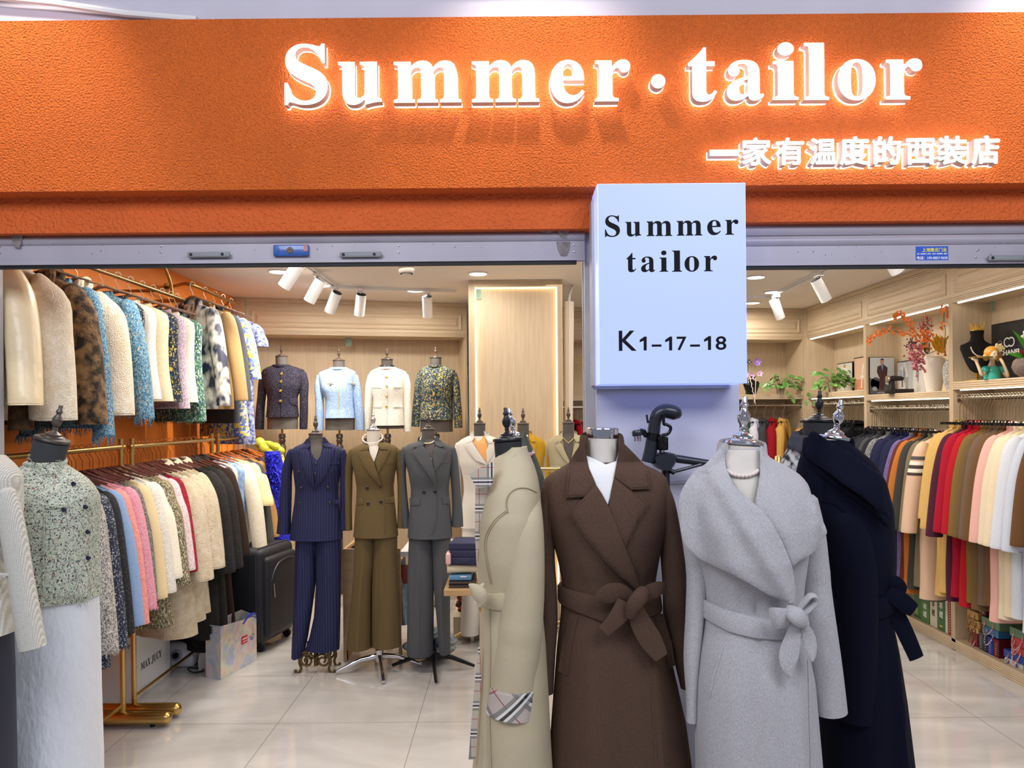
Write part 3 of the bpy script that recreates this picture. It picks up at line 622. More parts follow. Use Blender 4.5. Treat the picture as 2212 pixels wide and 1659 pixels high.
def neckband(c, rx, ry, h, th, a0=-20, a1=200, m=None, rise=0.0, nn=28):
    """standing collar behind the neck; angles measured from +x through the back"""
    V, Q = [], []
    for k in range(nn + 1):
        a = R(a0 + (a1 - a0) * k / nn); V.append((c[0] + rx * math.cos(a), c[1] + ry * math.sin(a), c[2] + rise * max(0, math.sin(a))))
    return (m or M()).tube(V, [(h, th)] * len(V), 10, up=(0, 0, 1))
FIN = [(0.0, 0), (0.030, 0), (0.034, 0.004), (0.033, 0.010), (0.022, 0.016), (0.013, 0.021), (0.010, 0.028), (0.013, 0.033), (0.010, 0.038), (0.012, 0.044), (0.019, 0.055), (0.022, 0.068), (0.021, 0.076), (0.023, 0.079), (0.019, 0.086), (0.011, 0.098), (0.010, 0.104), (0.013, 0.108), (0.015, 0.114), (0.012, 0.121), (0.009, 0.125), (0.009, 0.140), (0.007, 0.144), (0, 0.1445)]
def form_head(t, base, axis, r, ch, mfin, mcap, mneck, fh=None, neck=0.10, chest=True, top_r=None, mchest=None):
    """neck, cap and turned finial of a dress form; base = centre of the cap's underside"""
    ax = Vector(axis).normalized(); base = Vector(base) - t.location
    fh = fh or 0.145; k = fh / 0.1445; tr = top_r or r
    pr = [(r * 1.16, -neck - 0.03), (r * 1.08, -neck), (r * 1.0, -neck * 0.6), (tr * 0.99, -neck * 0.25), (tr, -0.002), (tr * 0.9, 0)]
    M().lathe(pr, base, 36, axis=ax).build('neck', mneck, t)
    M().lathe([(tr * 0.9, 0), (tr * 1.06, 0.001), (tr * 1.08, ch * .25), (tr * 1.02, ch * .5), (tr * 0.72, ch * .62), (tr * 0.66, ch * .8), (tr * 0.4, ch), (0, ch)], base, 36, axis=ax).build('neck_cap', mcap, t)
    if fh > 0.01: M().lathe([(a * k, b * k) for a, b in FIN], base + ax * ch * 0.85, 28, axis=ax).build('finial', mfin, t)
def beads(centers, r, m=None, alt=1.0):
    m = m or M()
    for i, c in enumerate(centers): m.ball(c, r * (alt if i % 2 else 1.0), 12, 8)
    return m
BLKFORM = mat('black_linen_form', '#2c2c2f', 0.85, bump=0.3, bscale=300, bdist=0.002)
GRYFORM = mat('dark_grey_linen_form', '#5a5552', 0.85, bump=0.3, bscale=300, bdist=0.002)
WHTFORM = mat('white_linen_form', '#ddd5ca', 0.85, bump=0.3, bscale=300, bdist=0.002)
BLKWOOD = mat('black_turned_wood', '#16161a', 0.35); BRNWOOD = mat('antique_turned_wood', '#574a42', 0.35, coat=0.3, vary=0.4, vscale=30)
PEARL = mat('pearl', '#f1e2d8', 0.18, coat=0.6, sheen=0.3); GOLD = mat('gold', '#f0cb6c', 0.3, metal=1.0)
BTNBLK = mat('dark_button', '#1b1b1d', 0.3, coat=0.3)
STITCH = mat('dark_stitching', '#1a0f0a', 0.9)

def wool(name, c, **k):
    k.setdefault('vary', 0.12); return mat(name, c, 0.9, vscale=k.pop('vs', 260), bump=k.pop('bump', 0.35), bscale=k.pop('bs', 420), bdist=0.002, sheen=k.pop('sheen', 0.35), spec=0.2, **k)
def mpoint(*pxs, Y): return [at(x, y, Y) for x, y in pxs]

# ================================================================ brown belted coat (front row)
BRN = wool('brown_wool', '#5c463a', vary=0.2); Y = 2.44
fl = thing('dress_form', 'white dress form with a shiny chrome neck cap, wearing the brown coat', 'mannequin', (at(1300, 1000, Y).x, Y, 0), group='front row dress forms')
top = at(1301, 944, Y)
M().lathe([(0.052, -0.20), (0.050, -0.09), (0.0495, -0.03), (0.0485, 0)], top - fl.location, 40, axis=(0, 0, 1)).build('neck', WHTFORM, fl)
M().lathe([(0.046, 0), (0.050, 0.0), (0.0505, 0.003), (0.0505, 0.028), (0.049, 0.031), (0.046, 0.032), (0.0, 0.0325)], top - fl.location + Vector((0, 0, -0.002)), 48, axis=(0.03, -0.02, 1)).build('neck_cap', CHROME, fl)
D = Dress(Y, [(997, 1236, 1374, .05, .08), (1005, 1220, 1394, .07, .09), (1018, 1195, 1424, .085, .095), (1032, 1176, 1440, .09, .10), (1060, 1170, 1445, .105, .11), (1100, 1174, 1441, .118, .115), (1150, 1188, 1434, .125, .11), (1200, 1203, 1424, .115, .10), (1250, 1213, 1415, .098, .09), (1290, 1213, 1417, .092, .09), (1330, 1211, 1425, .10, .10), (1400, 1203, 1443, .118, .12),
    (1480, 1197, 1462, .13, .13), (1560, 1191, 1480, .14, .14), (1659, 1183, 1493, .15, .15), (1800, 1174, 1508, .165, .165), (1990, 1162, 1525, .18, .18)],
    folds=[(1270, 1330, 1255, 1700, 9, .012), (1330, 1340, 1340, 1900, 14, -.010), (1395, 1330, 1440, 1900, 9, .014), (1300, 1200, 1320, 1275, 9, -.006), (1250, 1190, 1275, 1270, 7, .006), (1225, 1340, 1205, 1900, 8, -.012), (1290, 1420, 1300, 1900, 10, .008), (1240, 1130, 1225, 1000, 14, .006), (1385, 1210, 1375, 1262, 6, .006)])
ct = thing('wrap_coat', 'dark brown wool wrap coat with stitched notch lapels and a bow belt', 'coat', (at(1310, 1000, Y).x, Y, 0))
L0 = (-ct.location.x, -ct.location.y, 0)
D.loft().build('body', BRN, ct, loc=L0)
sleeve([(1194, 1056, 23), (1184, 1090, 23), (1177, 1140, 22), (1176, 1200, 22), (1181, 1270, 21), (1185, 1340, 19), (1178, 1420, 21), (1174, 1492, 21)], Y, 1.15, -0.01, wr=((.45, -.05), (.52, .05))).build('sleeve', BRN, ct, loc=L0)
sleeve([(1421, 1056, 23), (1434, 1090, 23), (1444, 1140, 23), (1451, 1200, 25), (1456, 1260, 26), (1461, 1330, 25), (1470, 1400, 20), (1483, 1482, 14)], Y, 1.2, -0.01, wr=((.45, .05), (.52, -.04))).build('sleeve', BRN, ct, loc=L0)
D.patch([(1264, 983), (1286, 992), (1309, 1003), (1331, 996), (1336, 975), (1330, 1035), (1311, 1096), (1290, 1060), (1270, 1020)], .001, .003).build('inner_top', mat('white_jersey', '#f1f0f1', 0.8, bump=.2, bscale=25, bdist=.01), fl, loc=(-fl.location.x, -fl.location.y, 0))
D.patch([(1262, 948), (1244, 974), (1228, 1001), (1221.5, 1076), (1262, 1073), (1287, 1045), (1272, 1010), (1266, 980)], .010, .006, 9, lift=lambda x, y: .012 * ease((1010 - y) / 60)).build('collar', BRN, ct, loc=L0)
D.patch([(1338, 948), (1358, 968), (1375, 985), (1401, 1013), (1406, 1056), (1364, 1058), (1326.6, 1030), (1331, 1005), (1336, 975)], .010, .006, 9, lift=lambda x, y: .012 * ease((1010 - y) / 60)).build('collar', BRN, ct, loc=L0)
neckband((at(1300, 965, Y).x, Y + .005, at(1300, 965, Y).z), .066, .075, .038, .006, -40, 220, rise=.012).build('collar_stand', BRN, ct, loc=L0)
D.patch([(1326.6, 1030), (1364, 1060), (1403, 1089), (1380, 1128), (1351, 1183), (1330, 1140), (1314, 1096), (1320, 1060)], .006, .006, 9).build('lapel', BRN, ct, loc=L0)
D.patch([(1286, 1045), (1262, 1074), (1229, 1109), (1253, 1148), (1299, 1204), (1340, 1246), (1380, 1279), (1384, 1272), (1370, 1230), (1354, 1191), (1330, 1130), (1314, 1092), (1300, 1066)], .013, .006, 9).build('lapel', BRN, ct, loc=L0)
def stitches(D, line, off, m, step=5.0):
    for (xa, ya), (xb, yb) in zip(line, line[1:]):
        n = max(1, int(math.hypot(xb - xa, yb - ya) / step))
        for i in range(n):
            q = D.p(xa + (xb - xa) * (i + .5) / n, ya + (yb - ya) * (i + .5) / n, off); m.ball(q, .0013, 6, 4, (1, .6, 1))
m = M()
stitches(D, [(1233, 1003), (1226, 1071), (1260, 1069)], .0165, m); stitches(D, [(1396, 1016), (1401, 1052), (1366, 1053)], .0165, m)
stitches(D, [(1264, 1078), (1234, 1109), (1256, 1145), (1300, 1199), (1340, 1240)], .0195, m); stitches(D, [(1366, 1064), (1398, 1090), (1376, 1127), (1353, 1176)], .0125, m)
m.build('stitching', STITCH, ct, loc=L0); tag(bpy.data.objects['stitching'], kind='stuff')
m = M(); D.line([(1187, 1042), (1189, 1090), (1188, 1160)], m=m); m.build('armhole_seam', BRN, ct, loc=L0)
m = M(); D.line([(1433, 1036), (1431, 1080), (1434, 1150)], m=m); m.build('armhole_seam', BRN, ct, loc=L0)
D.patch([(1228, 1325), (1250, 1328), (1236, 1390), (1226, 1461), (1206, 1449), (1214, 1390)], .002, .003).build('pocket_welt', BRN, ct, loc=L0)
D.patch([(1412, 1322), (1432, 1326), (1452, 1390), (1459, 1436), (1446, 1446), (1428, 1390)], .002, .003).build('pocket_welt', BRN, ct, loc=L0)
D.patch([(1400, 1405), (1403, 1404), (1413, 1530), (1421, 1659), (1428, 1900), (1424, 1900), (1415, 1659), (1408, 1530)], .001, .004, 20).build('front_edge', BRN, ct, loc=L0)
bl = thing('coat_belt', 'dark brown wool belt tied in a bow at the waist of the brown coat', 'belt', (at(1370, 1300, Y).x, Y - .1, at(1370, 1300, Y).z)); LB = tuple(-c for c in bl.location)
D.belt([(1212, 1262, 1298), (1260, 1268, 1312), (1300, 1275, 1326), (1360, 1278, 1322), (1400, 1268, 1316), (1430, 1263, 1316)], grow=.012).build('band', BRN, bl, loc=LB)
strap([(1362, 1292, 12, .128), (1340, 1280, 19, .140), (1318, 1282, 22, .148), (1300, 1288, 17, .15), (1289, 1294, 9, .148)], Y, .007).build('bow_loop', BRN, bl, loc=LB)
strap([(1384, 1292, 14, .128), (1405, 1278, 16, .142), (1424, 1274, 18, .138), (1428, 1280, 16, .13)], Y, .007).build('bow_loop', BRN, bl, loc=LB)
strap([(1352, 1300, 19, .145), (1340, 1325, 20, .150), (1322, 1346, 16, .152), (1304, 1364, 14, .152)], Y, .005).build('tail', BRN, bl, loc=LB)
strap([(1372, 1310, 16, .14), (1384, 1345, 22, .142), (1404, 1380, 24, .146), (1421, 1408, 19, .15), (1429, 1420, 15, .152)], Y, .005).build('tail', BRN, bl, loc=LB)
strap([(1392, 1276, 12, .15), (1382, 1290, 17, .168), (1368, 1310, 16, .168), (1360, 1330, 10, .155)], Y, .016, nn=16).build('knot', BRN, bl, loc=LB)

# ================================================================ light grey coat with the wide shawl collar
GRW = mat('light_grey_wool', '#c6c3c6', 0.9, color2='#aeabae', vscale=420, stretch=(1.2, 1.2, .45), bump=.3, bscale=350, bdist=.002, sheen=.4, spec=.2, detail=4); Y = 2.25
fl = thing('dress_form', 'white dress form with a chrome turned finial, wearing the light grey coat', 'mannequin', (at(1603, 1000, Y).x, Y, 0), group='front row dress forms')
form_head(fl, at(1604, 961, Y), (0.06, 0, 1), .053, .022, CHROME, CHROME, WHTFORM, fh=.125, neck=.14, top_r=.0515)
D = Dress(Y, [(968, 1566, 1643, .06, .055), (985, 1556, 1652, .065, .06), (1003, 1524, 1690, .07, .07), (1022, 1496, 1722, .08, .085), (1045, 1482, 1742, .095, .095), (1080, 1478, 1751, .11, .105), (1130, 1484, 1750, .125, .11), (1200, 1500, 1740, .125, .105), (1260, 1517, 1733, .105, .09), (1305, 1522, 1730, .097, .09), (1350, 1520, 1733, .105, .10), (1400, 1512, 1741, .118, .11), (1468, 1505, 1754, .13, .12), (1569, 1503, 1762, .14, .13), (1658, 1506, 1769, .15, .14), (1800, 1503, 1778, .16, .15), (2000, 1500, 1790, .17, .16)],
    folds=[(1613, 1350, 1622, 1420, 5, -.012), (1620, 1360, 1640, 1700, 14, .010), (1560, 1360, 1555, 1900, 16, .008), (1690, 1400, 1700, 1900, 14, .012), (1590, 1380, 1600, 1900, 10, -.006), (1560, 1240, 1562, 1300, 7, .008), (1610, 1270, 1611, 1318, 4, -.010), (1640, 1285, 1642, 1322, 6, .006), (1720, 1400, 1742, 1900, 9, -.008)])
ct = thing('shawl_coat', 'light grey wool coat with an oversized draped shawl collar and tied belt', 'coat', (at(1610, 1000, Y).x, Y, 0)); L0 = (-ct.location.x, -ct.location.y, 0)
D.loft().build('body', GRW, ct, loc=L0)
sleeve([(1500, 1080, 24), (1500, 1160, 25), (1505, 1240, 22), (1501, 1330, 20), (1494, 1420, 17), (1494, 1500, 12), (1494, 1559, 11)], Y, 1.2, 0.0).build('sleeve', GRW, ct, loc=L0)
sleeve([(1738, 1080, 24), (1752, 1150, 26), (1758, 1220, 28), (1762, 1290, 31), (1770, 1370, 34), (1780, 1450, 35), (1792, 1535, 33)], Y, 1.1, -0.01, wr=((.35, .04), (.42, -.04))).build('sleeve', GRW, ct, loc=L0)
D.patch([(1566, 972), (1643, 972), (1644, 1010), (1638, 1060), (1631, 1100), (1600, 1066), (1572, 1024)], .001, .003).build('chest', WHTFORM, fl, loc=(-fl.location.x, -fl.location.y, 0))
sl1 = [(1643, 962), (1660, 984), (1676, 1001), (1700, 1017), (1728, 1034), (1742, 1050), (1753, 1072), (1770, 1108), (1786, 1146), (1782, 1158), (1773, 1168), (1760, 1190), (1743, 1204), (1726, 1212), (1711, 1224), (1697, 1186), (1672, 1140), (1650, 1115), (1631, 1095), (1638, 1050), (1642, 1015)]
def shl(x, y): return .010 + .030 * ease((y - 1000) / 120) * (0.6 + .4 * math.sin((x - y * .5) / 16.0)) * 0.5 + .02 * ease((x - 1745) / 30)
D.patch(sl1, .012, .006, 9, smooth=3, lift=shl).build('shawl_collar', GRW, ct, loc=L0)
sl2 = [(1566, 956), (1545, 980), (1525, 1001), (1507, 1018), (1488, 1034), (1474, 1056), (1467, 1080), (1468, 1110), (1470, 1140), (1480, 1180), (1500, 1199), (1525, 1214), (1551, 1227), (1580, 1240), (1609, 1255), (1636, 1271), (1662, 1286), (1690, 1297), (1713, 1310), (1719, 1285), (1716, 1250), (1710, 1220), (1697, 1186), (1678, 1147), (1657, 1115), (1630, 1088), (1601, 1065), (1585, 1045), (1573, 1021), (1566, 995)]
def shl2(x, y): return .022 + .018 * math.exp(-((x - y * .62 - 905) / 22.0) ** 2) + .012 * math.exp(-((x - y * .45 - 1030) / 30.0) ** 2) + .014 * ease((1500 - x) / 35)
D.patch(sl2, .014, .007, 9, smooth=3, lift=shl2).build('shawl_collar', GRW, ct, loc=L0)
neckband((at(1604, 985, Y).x, Y + .008, at(1604, 985, Y).z), .066, .075, .040, .006, -35, 215, rise=.012).build('collar_stand', GRW, ct, loc=L0)
D.patch([(1558, 1394), (1563, 1398), (1546, 1455), (1534, 1509), (1530, 1505), (1540, 1450)], .001, .003, 8).build('pocket_welt', GRW, ct, loc=L0)
D.patch([(1745, 1425), (1748, 1425), (1752, 1500), (1754, 1600), (1760, 1800), (1754, 1800), (1749, 1600)], .001, .004, 20).build('front_edge', GRW, ct, loc=L0)
bl = thing('coat_belt', 'light grey wool belt knotted with one upright loop on the grey coat', 'belt', (at(1710, 1330, Y).x, Y - .1, at(1710, 1330, Y).z)); LB = tuple(-c for c in bl.location)
D.belt([(1522, 1290, 1329), (1560, 1303, 1345), (1600, 1312, 1353), (1640, 1320, 1357), (1680, 1322, 1357), (1732, 1318, 1352)], grow=.012).build('band', GRW, bl, loc=LB)
strap([(1668, 1335, 22, .150), (1684, 1336, 23, .165), (1700, 1336, 21, .15)], Y, .010).build('bow_loop', GRW, bl, loc=LB)
strap([(1722, 1318, 6, .14), (1738, 1300, 6, .15), (1749, 1288, 5, .155), (1758, 1287, 5, .155), (1761, 1296, 5, .15), (1752, 1308, 6, .145), (1736, 1322, 8, .14)], Y, .014).build('bow_loop', GRW, bl, loc=LB)
strap([(1716, 1345, 10, .145), (1713, 1375, 16, .15), (1705, 1408, 21, .152), (1702, 1436, 16, .155), (1708, 1464, 3, .155)], Y, .005).build('tail', GRW, bl, loc=LB)
strap([(1730, 1345, 8, .14), (1744, 1368, 13, .142), (1751, 1395, 13, .144), (1754, 1416, 8, .146), (1754, 1428, 3, .148)], Y, .005).build('tail', GRW, bl, loc=LB)
strap([(1707, 1318, 10, .15), (1716, 1326, 18, .172), (1728, 1336, 18, .170), (1736, 1346, 10, .15)], Y, .016, nn=16).build('knot', GRW, bl, loc=LB)
nk = thing('pearl_necklace', 'pearl necklace around the neck of the light grey coat form', 'necklace', at(1603, 1030, Y - .05), group='necklaces on dress forms')
pb = []
for k in range(11):
    a = R(200 + 140 * k / 10); p = D.p(1604 + 34 * math.cos(a), 1014 - 16 * math.sin(a) - 2, .012); pb.append(p - nk.location)
beads(pb, .0062).build('pearls', PEARL, nk)

# ================================================================ navy coat turned to the right
NVY = wool('midnight_navy_wool', '#070920', vary=.25, sheen=.08); Y = 2.52
fl = thing('dress_form', 'white dress form with a tilted chrome finial, wearing the navy coat', 'mannequin', (at(1803, 1000, Y).x, Y, 0), group='front row dress forms')
form_head(fl, at(1803, 950, Y), (0.17, 0, 1), .050, .022, CHROME, CHROME, WHTFORM, fh=.115, neck=.12, top_r=.048)
D = Dress(Y, [(950, 1752, 1822, .06, .06), (970, 1738, 1850, .07, .07), (1000, 1728, 1885, .09, .09), (1040, 1722, 1905, .12, .11), (1100, 1726, 1918, .14, .13), (1200, 1745, 1922, .14, .13), (1280, 1756, 1916, .12, .11), (1330, 1758, 1916, .12, .11), (1400, 1764, 1930, .13, .12), (1500, 1768, 1944, .145, .13), (1659, 1772, 1962, .16, .15), (1850, 1775, 1978, .17, .16), (1960, 1776, 1984, .17, .16)],
    folds=[(1905, 1340, 1915, 1900, 6, .012), (1880, 1340, 1885, 1900, 8, -.010), (1912, 1180, 1914, 1300, 5, .008), (1840, 1560, 1845, 1900, 10, .01)])
ct = thing('navy_coat', 'midnight navy wool coat turned sideways with a wide turned-up collar', 'coat', (at(1830, 1000, Y).x, Y, 0)); L0 = (-ct.location.x, -ct.location.y, 0)
D.loft().build('body', NVY, ct, loc=L0)
sleeve([(1790, 1110, 36), (1806, 1160, 44), (1817, 1230, 43), (1822, 1310, 40), (1823, 1400, 38), (1820, 1470, 37), (1817, 1528, 37)], Y, 1.0, -.10, wr=((.3, .03),)).build('sleeve', NVY, ct, loc=L0)
sleeve([(1895, 1090, 20), (1908, 1150, 18), (1912, 1240, 14), (1908, 1300, 12)], Y, 1.4, .05).build('sleeve', NVY, ct, loc=L0)
D.patch([(1756, 931), (1780, 946), (1801, 958), (1837, 979), (1880, 1010), (1907, 1031), (1912, 1077), (1926, 1124), (1905, 1108), (1880, 1088), (1850, 1065), (1816, 1042), (1785, 1018), (1753, 998), (1732, 977), (1742, 950)], .02, .009, 9, smooth=3, lift=lambda x, y: .03 * ease((x - 1740) / 60)).build('collar', NVY, ct, loc=L0)
D.patch([(1753, 1000), (1785, 1021), (1816, 1046), (1850, 1069), (1880, 1092), (1924, 1128), (1920, 1136), (1880, 1104), (1816, 1058), (1760, 1018)], .008, .006, 9).build('collar_fall', NVY, ct, loc=L0)
neckband((at(1792, 975, Y).x, Y + .01, at(1792, 975, Y).z), .075, .08, .045, .006, -35, 215).build('collar_stand', NVY, ct, loc=L0)
m = M(); D.line([(1772, 1083), (1800, 1088), (1828, 1110), (1840, 1150)], .004, m=m); D.line([(1782, 1030), (1780, 1083)], .003, m=m); m.build('shoulder_seam', NVY, ct, loc=L0)
bl = thing('coat_belt', 'midnight navy belt tied at the side, tails hanging free over the floor', 'belt', at(1915, 1260, Y)); LB = tuple(-c for c in bl.location)
D.belt([(1757, 1275, 1318), (1840, 1278, 1320), (1917, 1262, 1305)], grow=.01).build('band', NVY, bl, loc=LB)
strap([(1912, 1262, 14, .10), (1930, 1258, 16, .11), (1944, 1268, 14, .11), (1950, 1280, 7, .11)], Y, .012).build('bow_loop', NVY, bl, loc=LB)
strap([(1918, 1275, 16, .11), (1938, 1290, 18, .12), (1960, 1308, 18, .12), (1974, 1318, 15, .12)], Y, .006).build('tail', NVY, bl, loc=LB)
strap([(1918, 1285, 14, .09), (1938, 1330, 18, .09), (1958, 1372, 18, .09), (1980, 1422, 16, .09)], Y, .006).build('tail', NVY, bl, loc=LB)

# ================================================================ houndstooth coat behind, black form
Y = 2.86; HT = mat('houndstooth_wool', '#dad6cf', 0.9, color2='#26272f', vscale=52, stretch=(1, 1, 1), bump=.4, bscale=160, bdist=.004, detail=.5); CHW = wool('charcoal_wool', '#4b4952')
fl = thing('dress_form', 'black dress form with a black turned finial between two chrome finials', 'mannequin', (at(1765, 1000, Y).x, Y, 0), group='front row dress forms')
form_head(fl, at(1769, 912, Y), (0.03, 0, 1), .056, .022, BLKWOOD, BLKWOOD, BLKFORM, fh=.10, neck=.16)
D = Dress(Y, [(945, 1738, 1800, .06, .06), (962, 1706, 1822, .07, .07), (990, 1692, 1850, .08, .08), (1020, 1682, 1865, .09, .09), (1080, 1680, 1870, .10, .10), (1300, 1700, 1850, .10, .10), (1700, 1690, 1860, .13, .13)])
ct = thing('houndstooth_coat', 'black and white houndstooth coat with a fuzzy charcoal collar, half hidden', 'coat', (at(1765, 1000, Y).x, Y, 0)); L0 = (-ct.location.x, -ct.location.y, 0)
D.loft().build('body', HT, ct, loc=L0)
sleeve([(1697, 1015, 18), (1694, 1060, 22), (1700, 1200, 20), (1702, 1400, 16)], Y, 1.0).build('sleeve', HT, ct, loc=L0)
D.patch([(1712, 938), (1730, 940), (1752, 946), (1745, 978), (1720, 974), (1701, 967), (1703, 950)], .02, .008, 8, smooth=2).build('collar', CHW, ct, loc=L0)
neckband((at(1765, 955, Y).x, Y + .01, at(1765, 955, Y).z), .085, .08, .04, .006, -25, 205).build('collar_stand', CHW, ct, loc=L0)

# ================================================================ beige trench coat turned to the left
TRN = mat('beige_gabardine', '#c9ba99', 0.6, vary=.05, vscale=12, bump=.15, bscale=60, bdist=.006); Y = 2.38
PLD = plaid('beige_check_lining', '#c3b5a3', [(.25, .05, '#7d7a75', .8), (.5, .05, '#7d7a75', .8), (.375, .03, '#17171d', .9), (.44, .022, '#f1ece4', .9), (.31, .022, '#f1ece4', .9), (.9, .012, '#a3313f', .85)], 12.0)
PLDR = plaid('beige_check_cuff', '#c9bbb0', [(.25, .06, '#7d7a75', .8), (.5, .06, '#7d7a75', .8), (.375, .035, '#17171d', .9), (.44, .03, '#f1ece4', .9), (.31, .03, '#f1ece4', .9), (.9, .013, '#a3313f', .85)], 7.5, rot=R(42))
fl = thing('dress_form', 'black dress form with a black turned finial, wearing the beige trench coat', 'mannequin', (at(1100, 1000, Y).x, Y, 0), group='front row dress forms')
form_head(fl, at(1097, 953, Y), (-0.07, 0, 1), .045, .020, BLKWOOD, BLKWOOD, BLKFORM, fh=.088, neck=.16, top_r=.0435)
D = Dress(Y, [(965, 1100, 1136, .05, .05), (985, 1070, 1146, .06, .06), (1010, 1060, 1156, .08, .08), (1035, 1050, 1163, .10, .10), (1070, 1042, 1168, .12, .12), (1120, 1033, 1170, .14, .13), (1200, 1028, 1172, .135, .13), (1265, 1034, 1170, .115, .11), (1300, 1036, 1170, .115, .11), (1380, 1036, 1178, .13, .13), (1480, 1032, 1184, .14, .14), (1600, 1026, 1190, .15, .15), (1700, 1016, 1196, .16, .16), (1940, 1004, 1205, .17, .17)],
    folds=[(1055, 1310, 1056, 1900, 4, -.012), (1045, 1310, 1040, 1900, 5, .010), (1100, 1520, 1110, 1900, 18, .01), (1040, 1200, 1050, 1260, 5, -.006)])
ct = thing('trench_coat', 'beige trench coat turned sideways, with checked lining and turned-up collar', 'coat', (at(1100, 1000, Y).x, Y, 0)); L0 = (-ct.location.x, -ct.location.y, 0)
D.loft().build('body', TRN, ct, loc=L0)
sleeve([(1134, 1070, 30, .07), (1135, 1085, 33, .05), (1134, 1130, 38, .01), (1132, 1200, 42), (1127, 1280, 46), (1119, 1360, 49), (1109, 1430, 49), (1107, 1466, 49)], Y, 1.0, -.085, wr=((.08, .05), (.72, -.03), (.66, .04))).build('sleeve', TRN, ct, loc=L0)
sleeve([(1107, 1462, 50.5), (1105, 1490, 51), (1102, 1517, 52)], Y, 1.0, -.085).build('cuff', PLDR, ct, loc=L0)
# standing collar wrapped round the neck
m = M(); V = []; Q = []
c0 = at(1100, 1010, Y)
rs = []
for k in range(41):
    a = R(-250 + 330 * k / 40); x = math.cos(a); y = math.sin(a)
    rs.append((x, y))
rings = []
for (f, g) in ((0, 1.0), (1, 1.0), (1, .93), (0, .93)):
    ring = []
    for x, y in rs:
        zb = at(1100, 1040, Y).z - .02 * x; zt = at(1100, 986, Y).z + .036 * x - .004
        rx, ry = (.072, .078) if f == 0 else (.056, .062)
        ring.append((c0.x + (.006 if f == 0 else 0.0) + rx * x * g, Y + ry * y * g, zt if f else zb))
    rings.append(ring)
m = M(); n = len(rs)
vs = [p for r in rings for p in r]; fs = [(i * n + j, i * n + j + 1, ((i + 1) % 4) * n + j + 1, ((i + 1) % 4) * n + j) for i in range(4) for j in range(n - 1)] + [(0, n, 2 * n, 3 * n), tuple(q + n - 1 for q in (0, 3 * n, 2 * n, n))]
m.add(vs, fs); m.build('standing_collar', TRN, ct, loc=L0)
for poly, nm in (([(1012, 1024), (1040, 1009), (1068, 996), (1066, 1030), (1062, 1050), (1030, 1055)], 'checked_lapel'),):
    q = [at(x, y, Y - .11) for x, y in poly]; m = M().prism(q, (0, .006, 0)); m.build(nm, PLD, ct, smooth=False, loc=L0)
q = [at(x, y, Y - .07) for x, y in [(1027, 1053), (1062, 1049), (1052, 1090), (1046, 1130), (1036, 1180), (1029, 1210), (1026, 1160), (1026, 1110)]]; M().prism(q, (0, .005, 0)).build('checked_facing', PLD, ct, smooth=False, loc=L0)
q = [at(x, y, Y - .10) for x, y in [(1036, 1390), (1040, 1470), (1032, 1560), (1027, 1640), (1012, 1642), (1018, 1560), (1025, 1480), (1033, 1400)]]; M().prism(q, (0, .005, 0)).build('checked_facing', PLD, ct, smooth=False, loc=L0)
m = M(); D.line([(1097, 1108), (1094, 1085), (1101, 1066), (1118, 1055), (1140, 1055), (1160, 1064)], .004, .0014, m=m); m.build('armhole_seam', mat('trench_seam', '#a08f6c', 0.8), ct, loc=L0)
m = M(); D.line([(1092, 1104), (1070, 1122), (1052, 1150), (1046, 1180), (1052, 1225), (1060, 1262)], .002, .0010, m=m); D.line([(1096, 1106), (1074, 1124), (1056, 1151), (1050, 1180), (1056, 1225), (1063, 1262)], .002, .0009, m=m); D.line([(1058, 1305), (1060, 1420), (1058, 1540), (1062, 1659)], .002, .0010, m=m); m.build('princess_seam', mat('trench_seam', '#a08f6c', 0.8), ct, loc=L0)
bl = thing('coat_belt', 'beige belt tied in a small knot at the front edge of the trench coat', 'belt', at(1040, 1285, Y)); LB = tuple(-c for c in bl.location)
D.belt([(1030, 1272, 1296), (1080, 1262, 1298), (1170, 1258, 1300)], grow=.008).build('band', TRN, bl, loc=LB)
strap([(1018, 1264, 4, .14), (1026, 1272, 12, .15), (1036, 1284, 16, .155), (1040, 1296, 13, .15), (1036, 1306, 5, .145)], Y, .015, nn=14).build('knot', TRN, bl, loc=LB)
strap([(1044, 1262, 3, .14), (1038, 1270, 7, .15), (1028, 1276, 9, .15), (1020, 1270, 5, .145)], Y, .008).build('bow_loop', TRN, bl, loc=LB)
strap([(1036, 1302, 3, .13), (1037, 1316, 2.5, .13), (1038, 1322, .6, .13)], Y, .003).build('tail', mat('belt_tip_tan', '#b58f50', .5), bl, loc=LB)
# olive coat and chrome finial behind the trench
Y = 2.75
fl = thing('dress_form', 'dress form with a chrome finial, mostly hidden behind the trench coat', 'mannequin', (at(1108, 1000, Y).x, Y, 0), group='front row dress forms')
form_head(fl, at(1112, 950, Y), (-0.18, 0, 1), .048, .018, CHROME, CHROME, WHTFORM, fh=.10, neck=.12)
OLV = mat('dark_olive_cotton', '#4f5343', .7, vary=.08, vscale=9, bump=.2, bscale=30, bdist=.01)
D = Dress(Y, [(958, 1108, 1146, .05, .06), (975, 1096, 1154, .06, .07), (1000, 1080, 1164, .08, .09), (1030, 1072, 1175, .10, .10), (1080, 1070, 1185, .11, .11), (1300, 1080, 1178, .11, .11), (1700, 1070, 1190, .13, .13)])
ct = thing('olive_coat', 'dark olive coat with an upright collar and a white striped band, behind the trench', 'coat', (at(1120, 1000, Y).x, Y, 0)); L0 = (-ct.location.x, -ct.location.y, 0)
D.loft().build('body', OLV, ct, loc=L0)
D.patch([(1112, 948), (1133, 929), (1141, 950), (1152, 975), (1142, 986), (1128, 975)], .03, .006, 8).build('collar', OLV, ct, loc=L0)
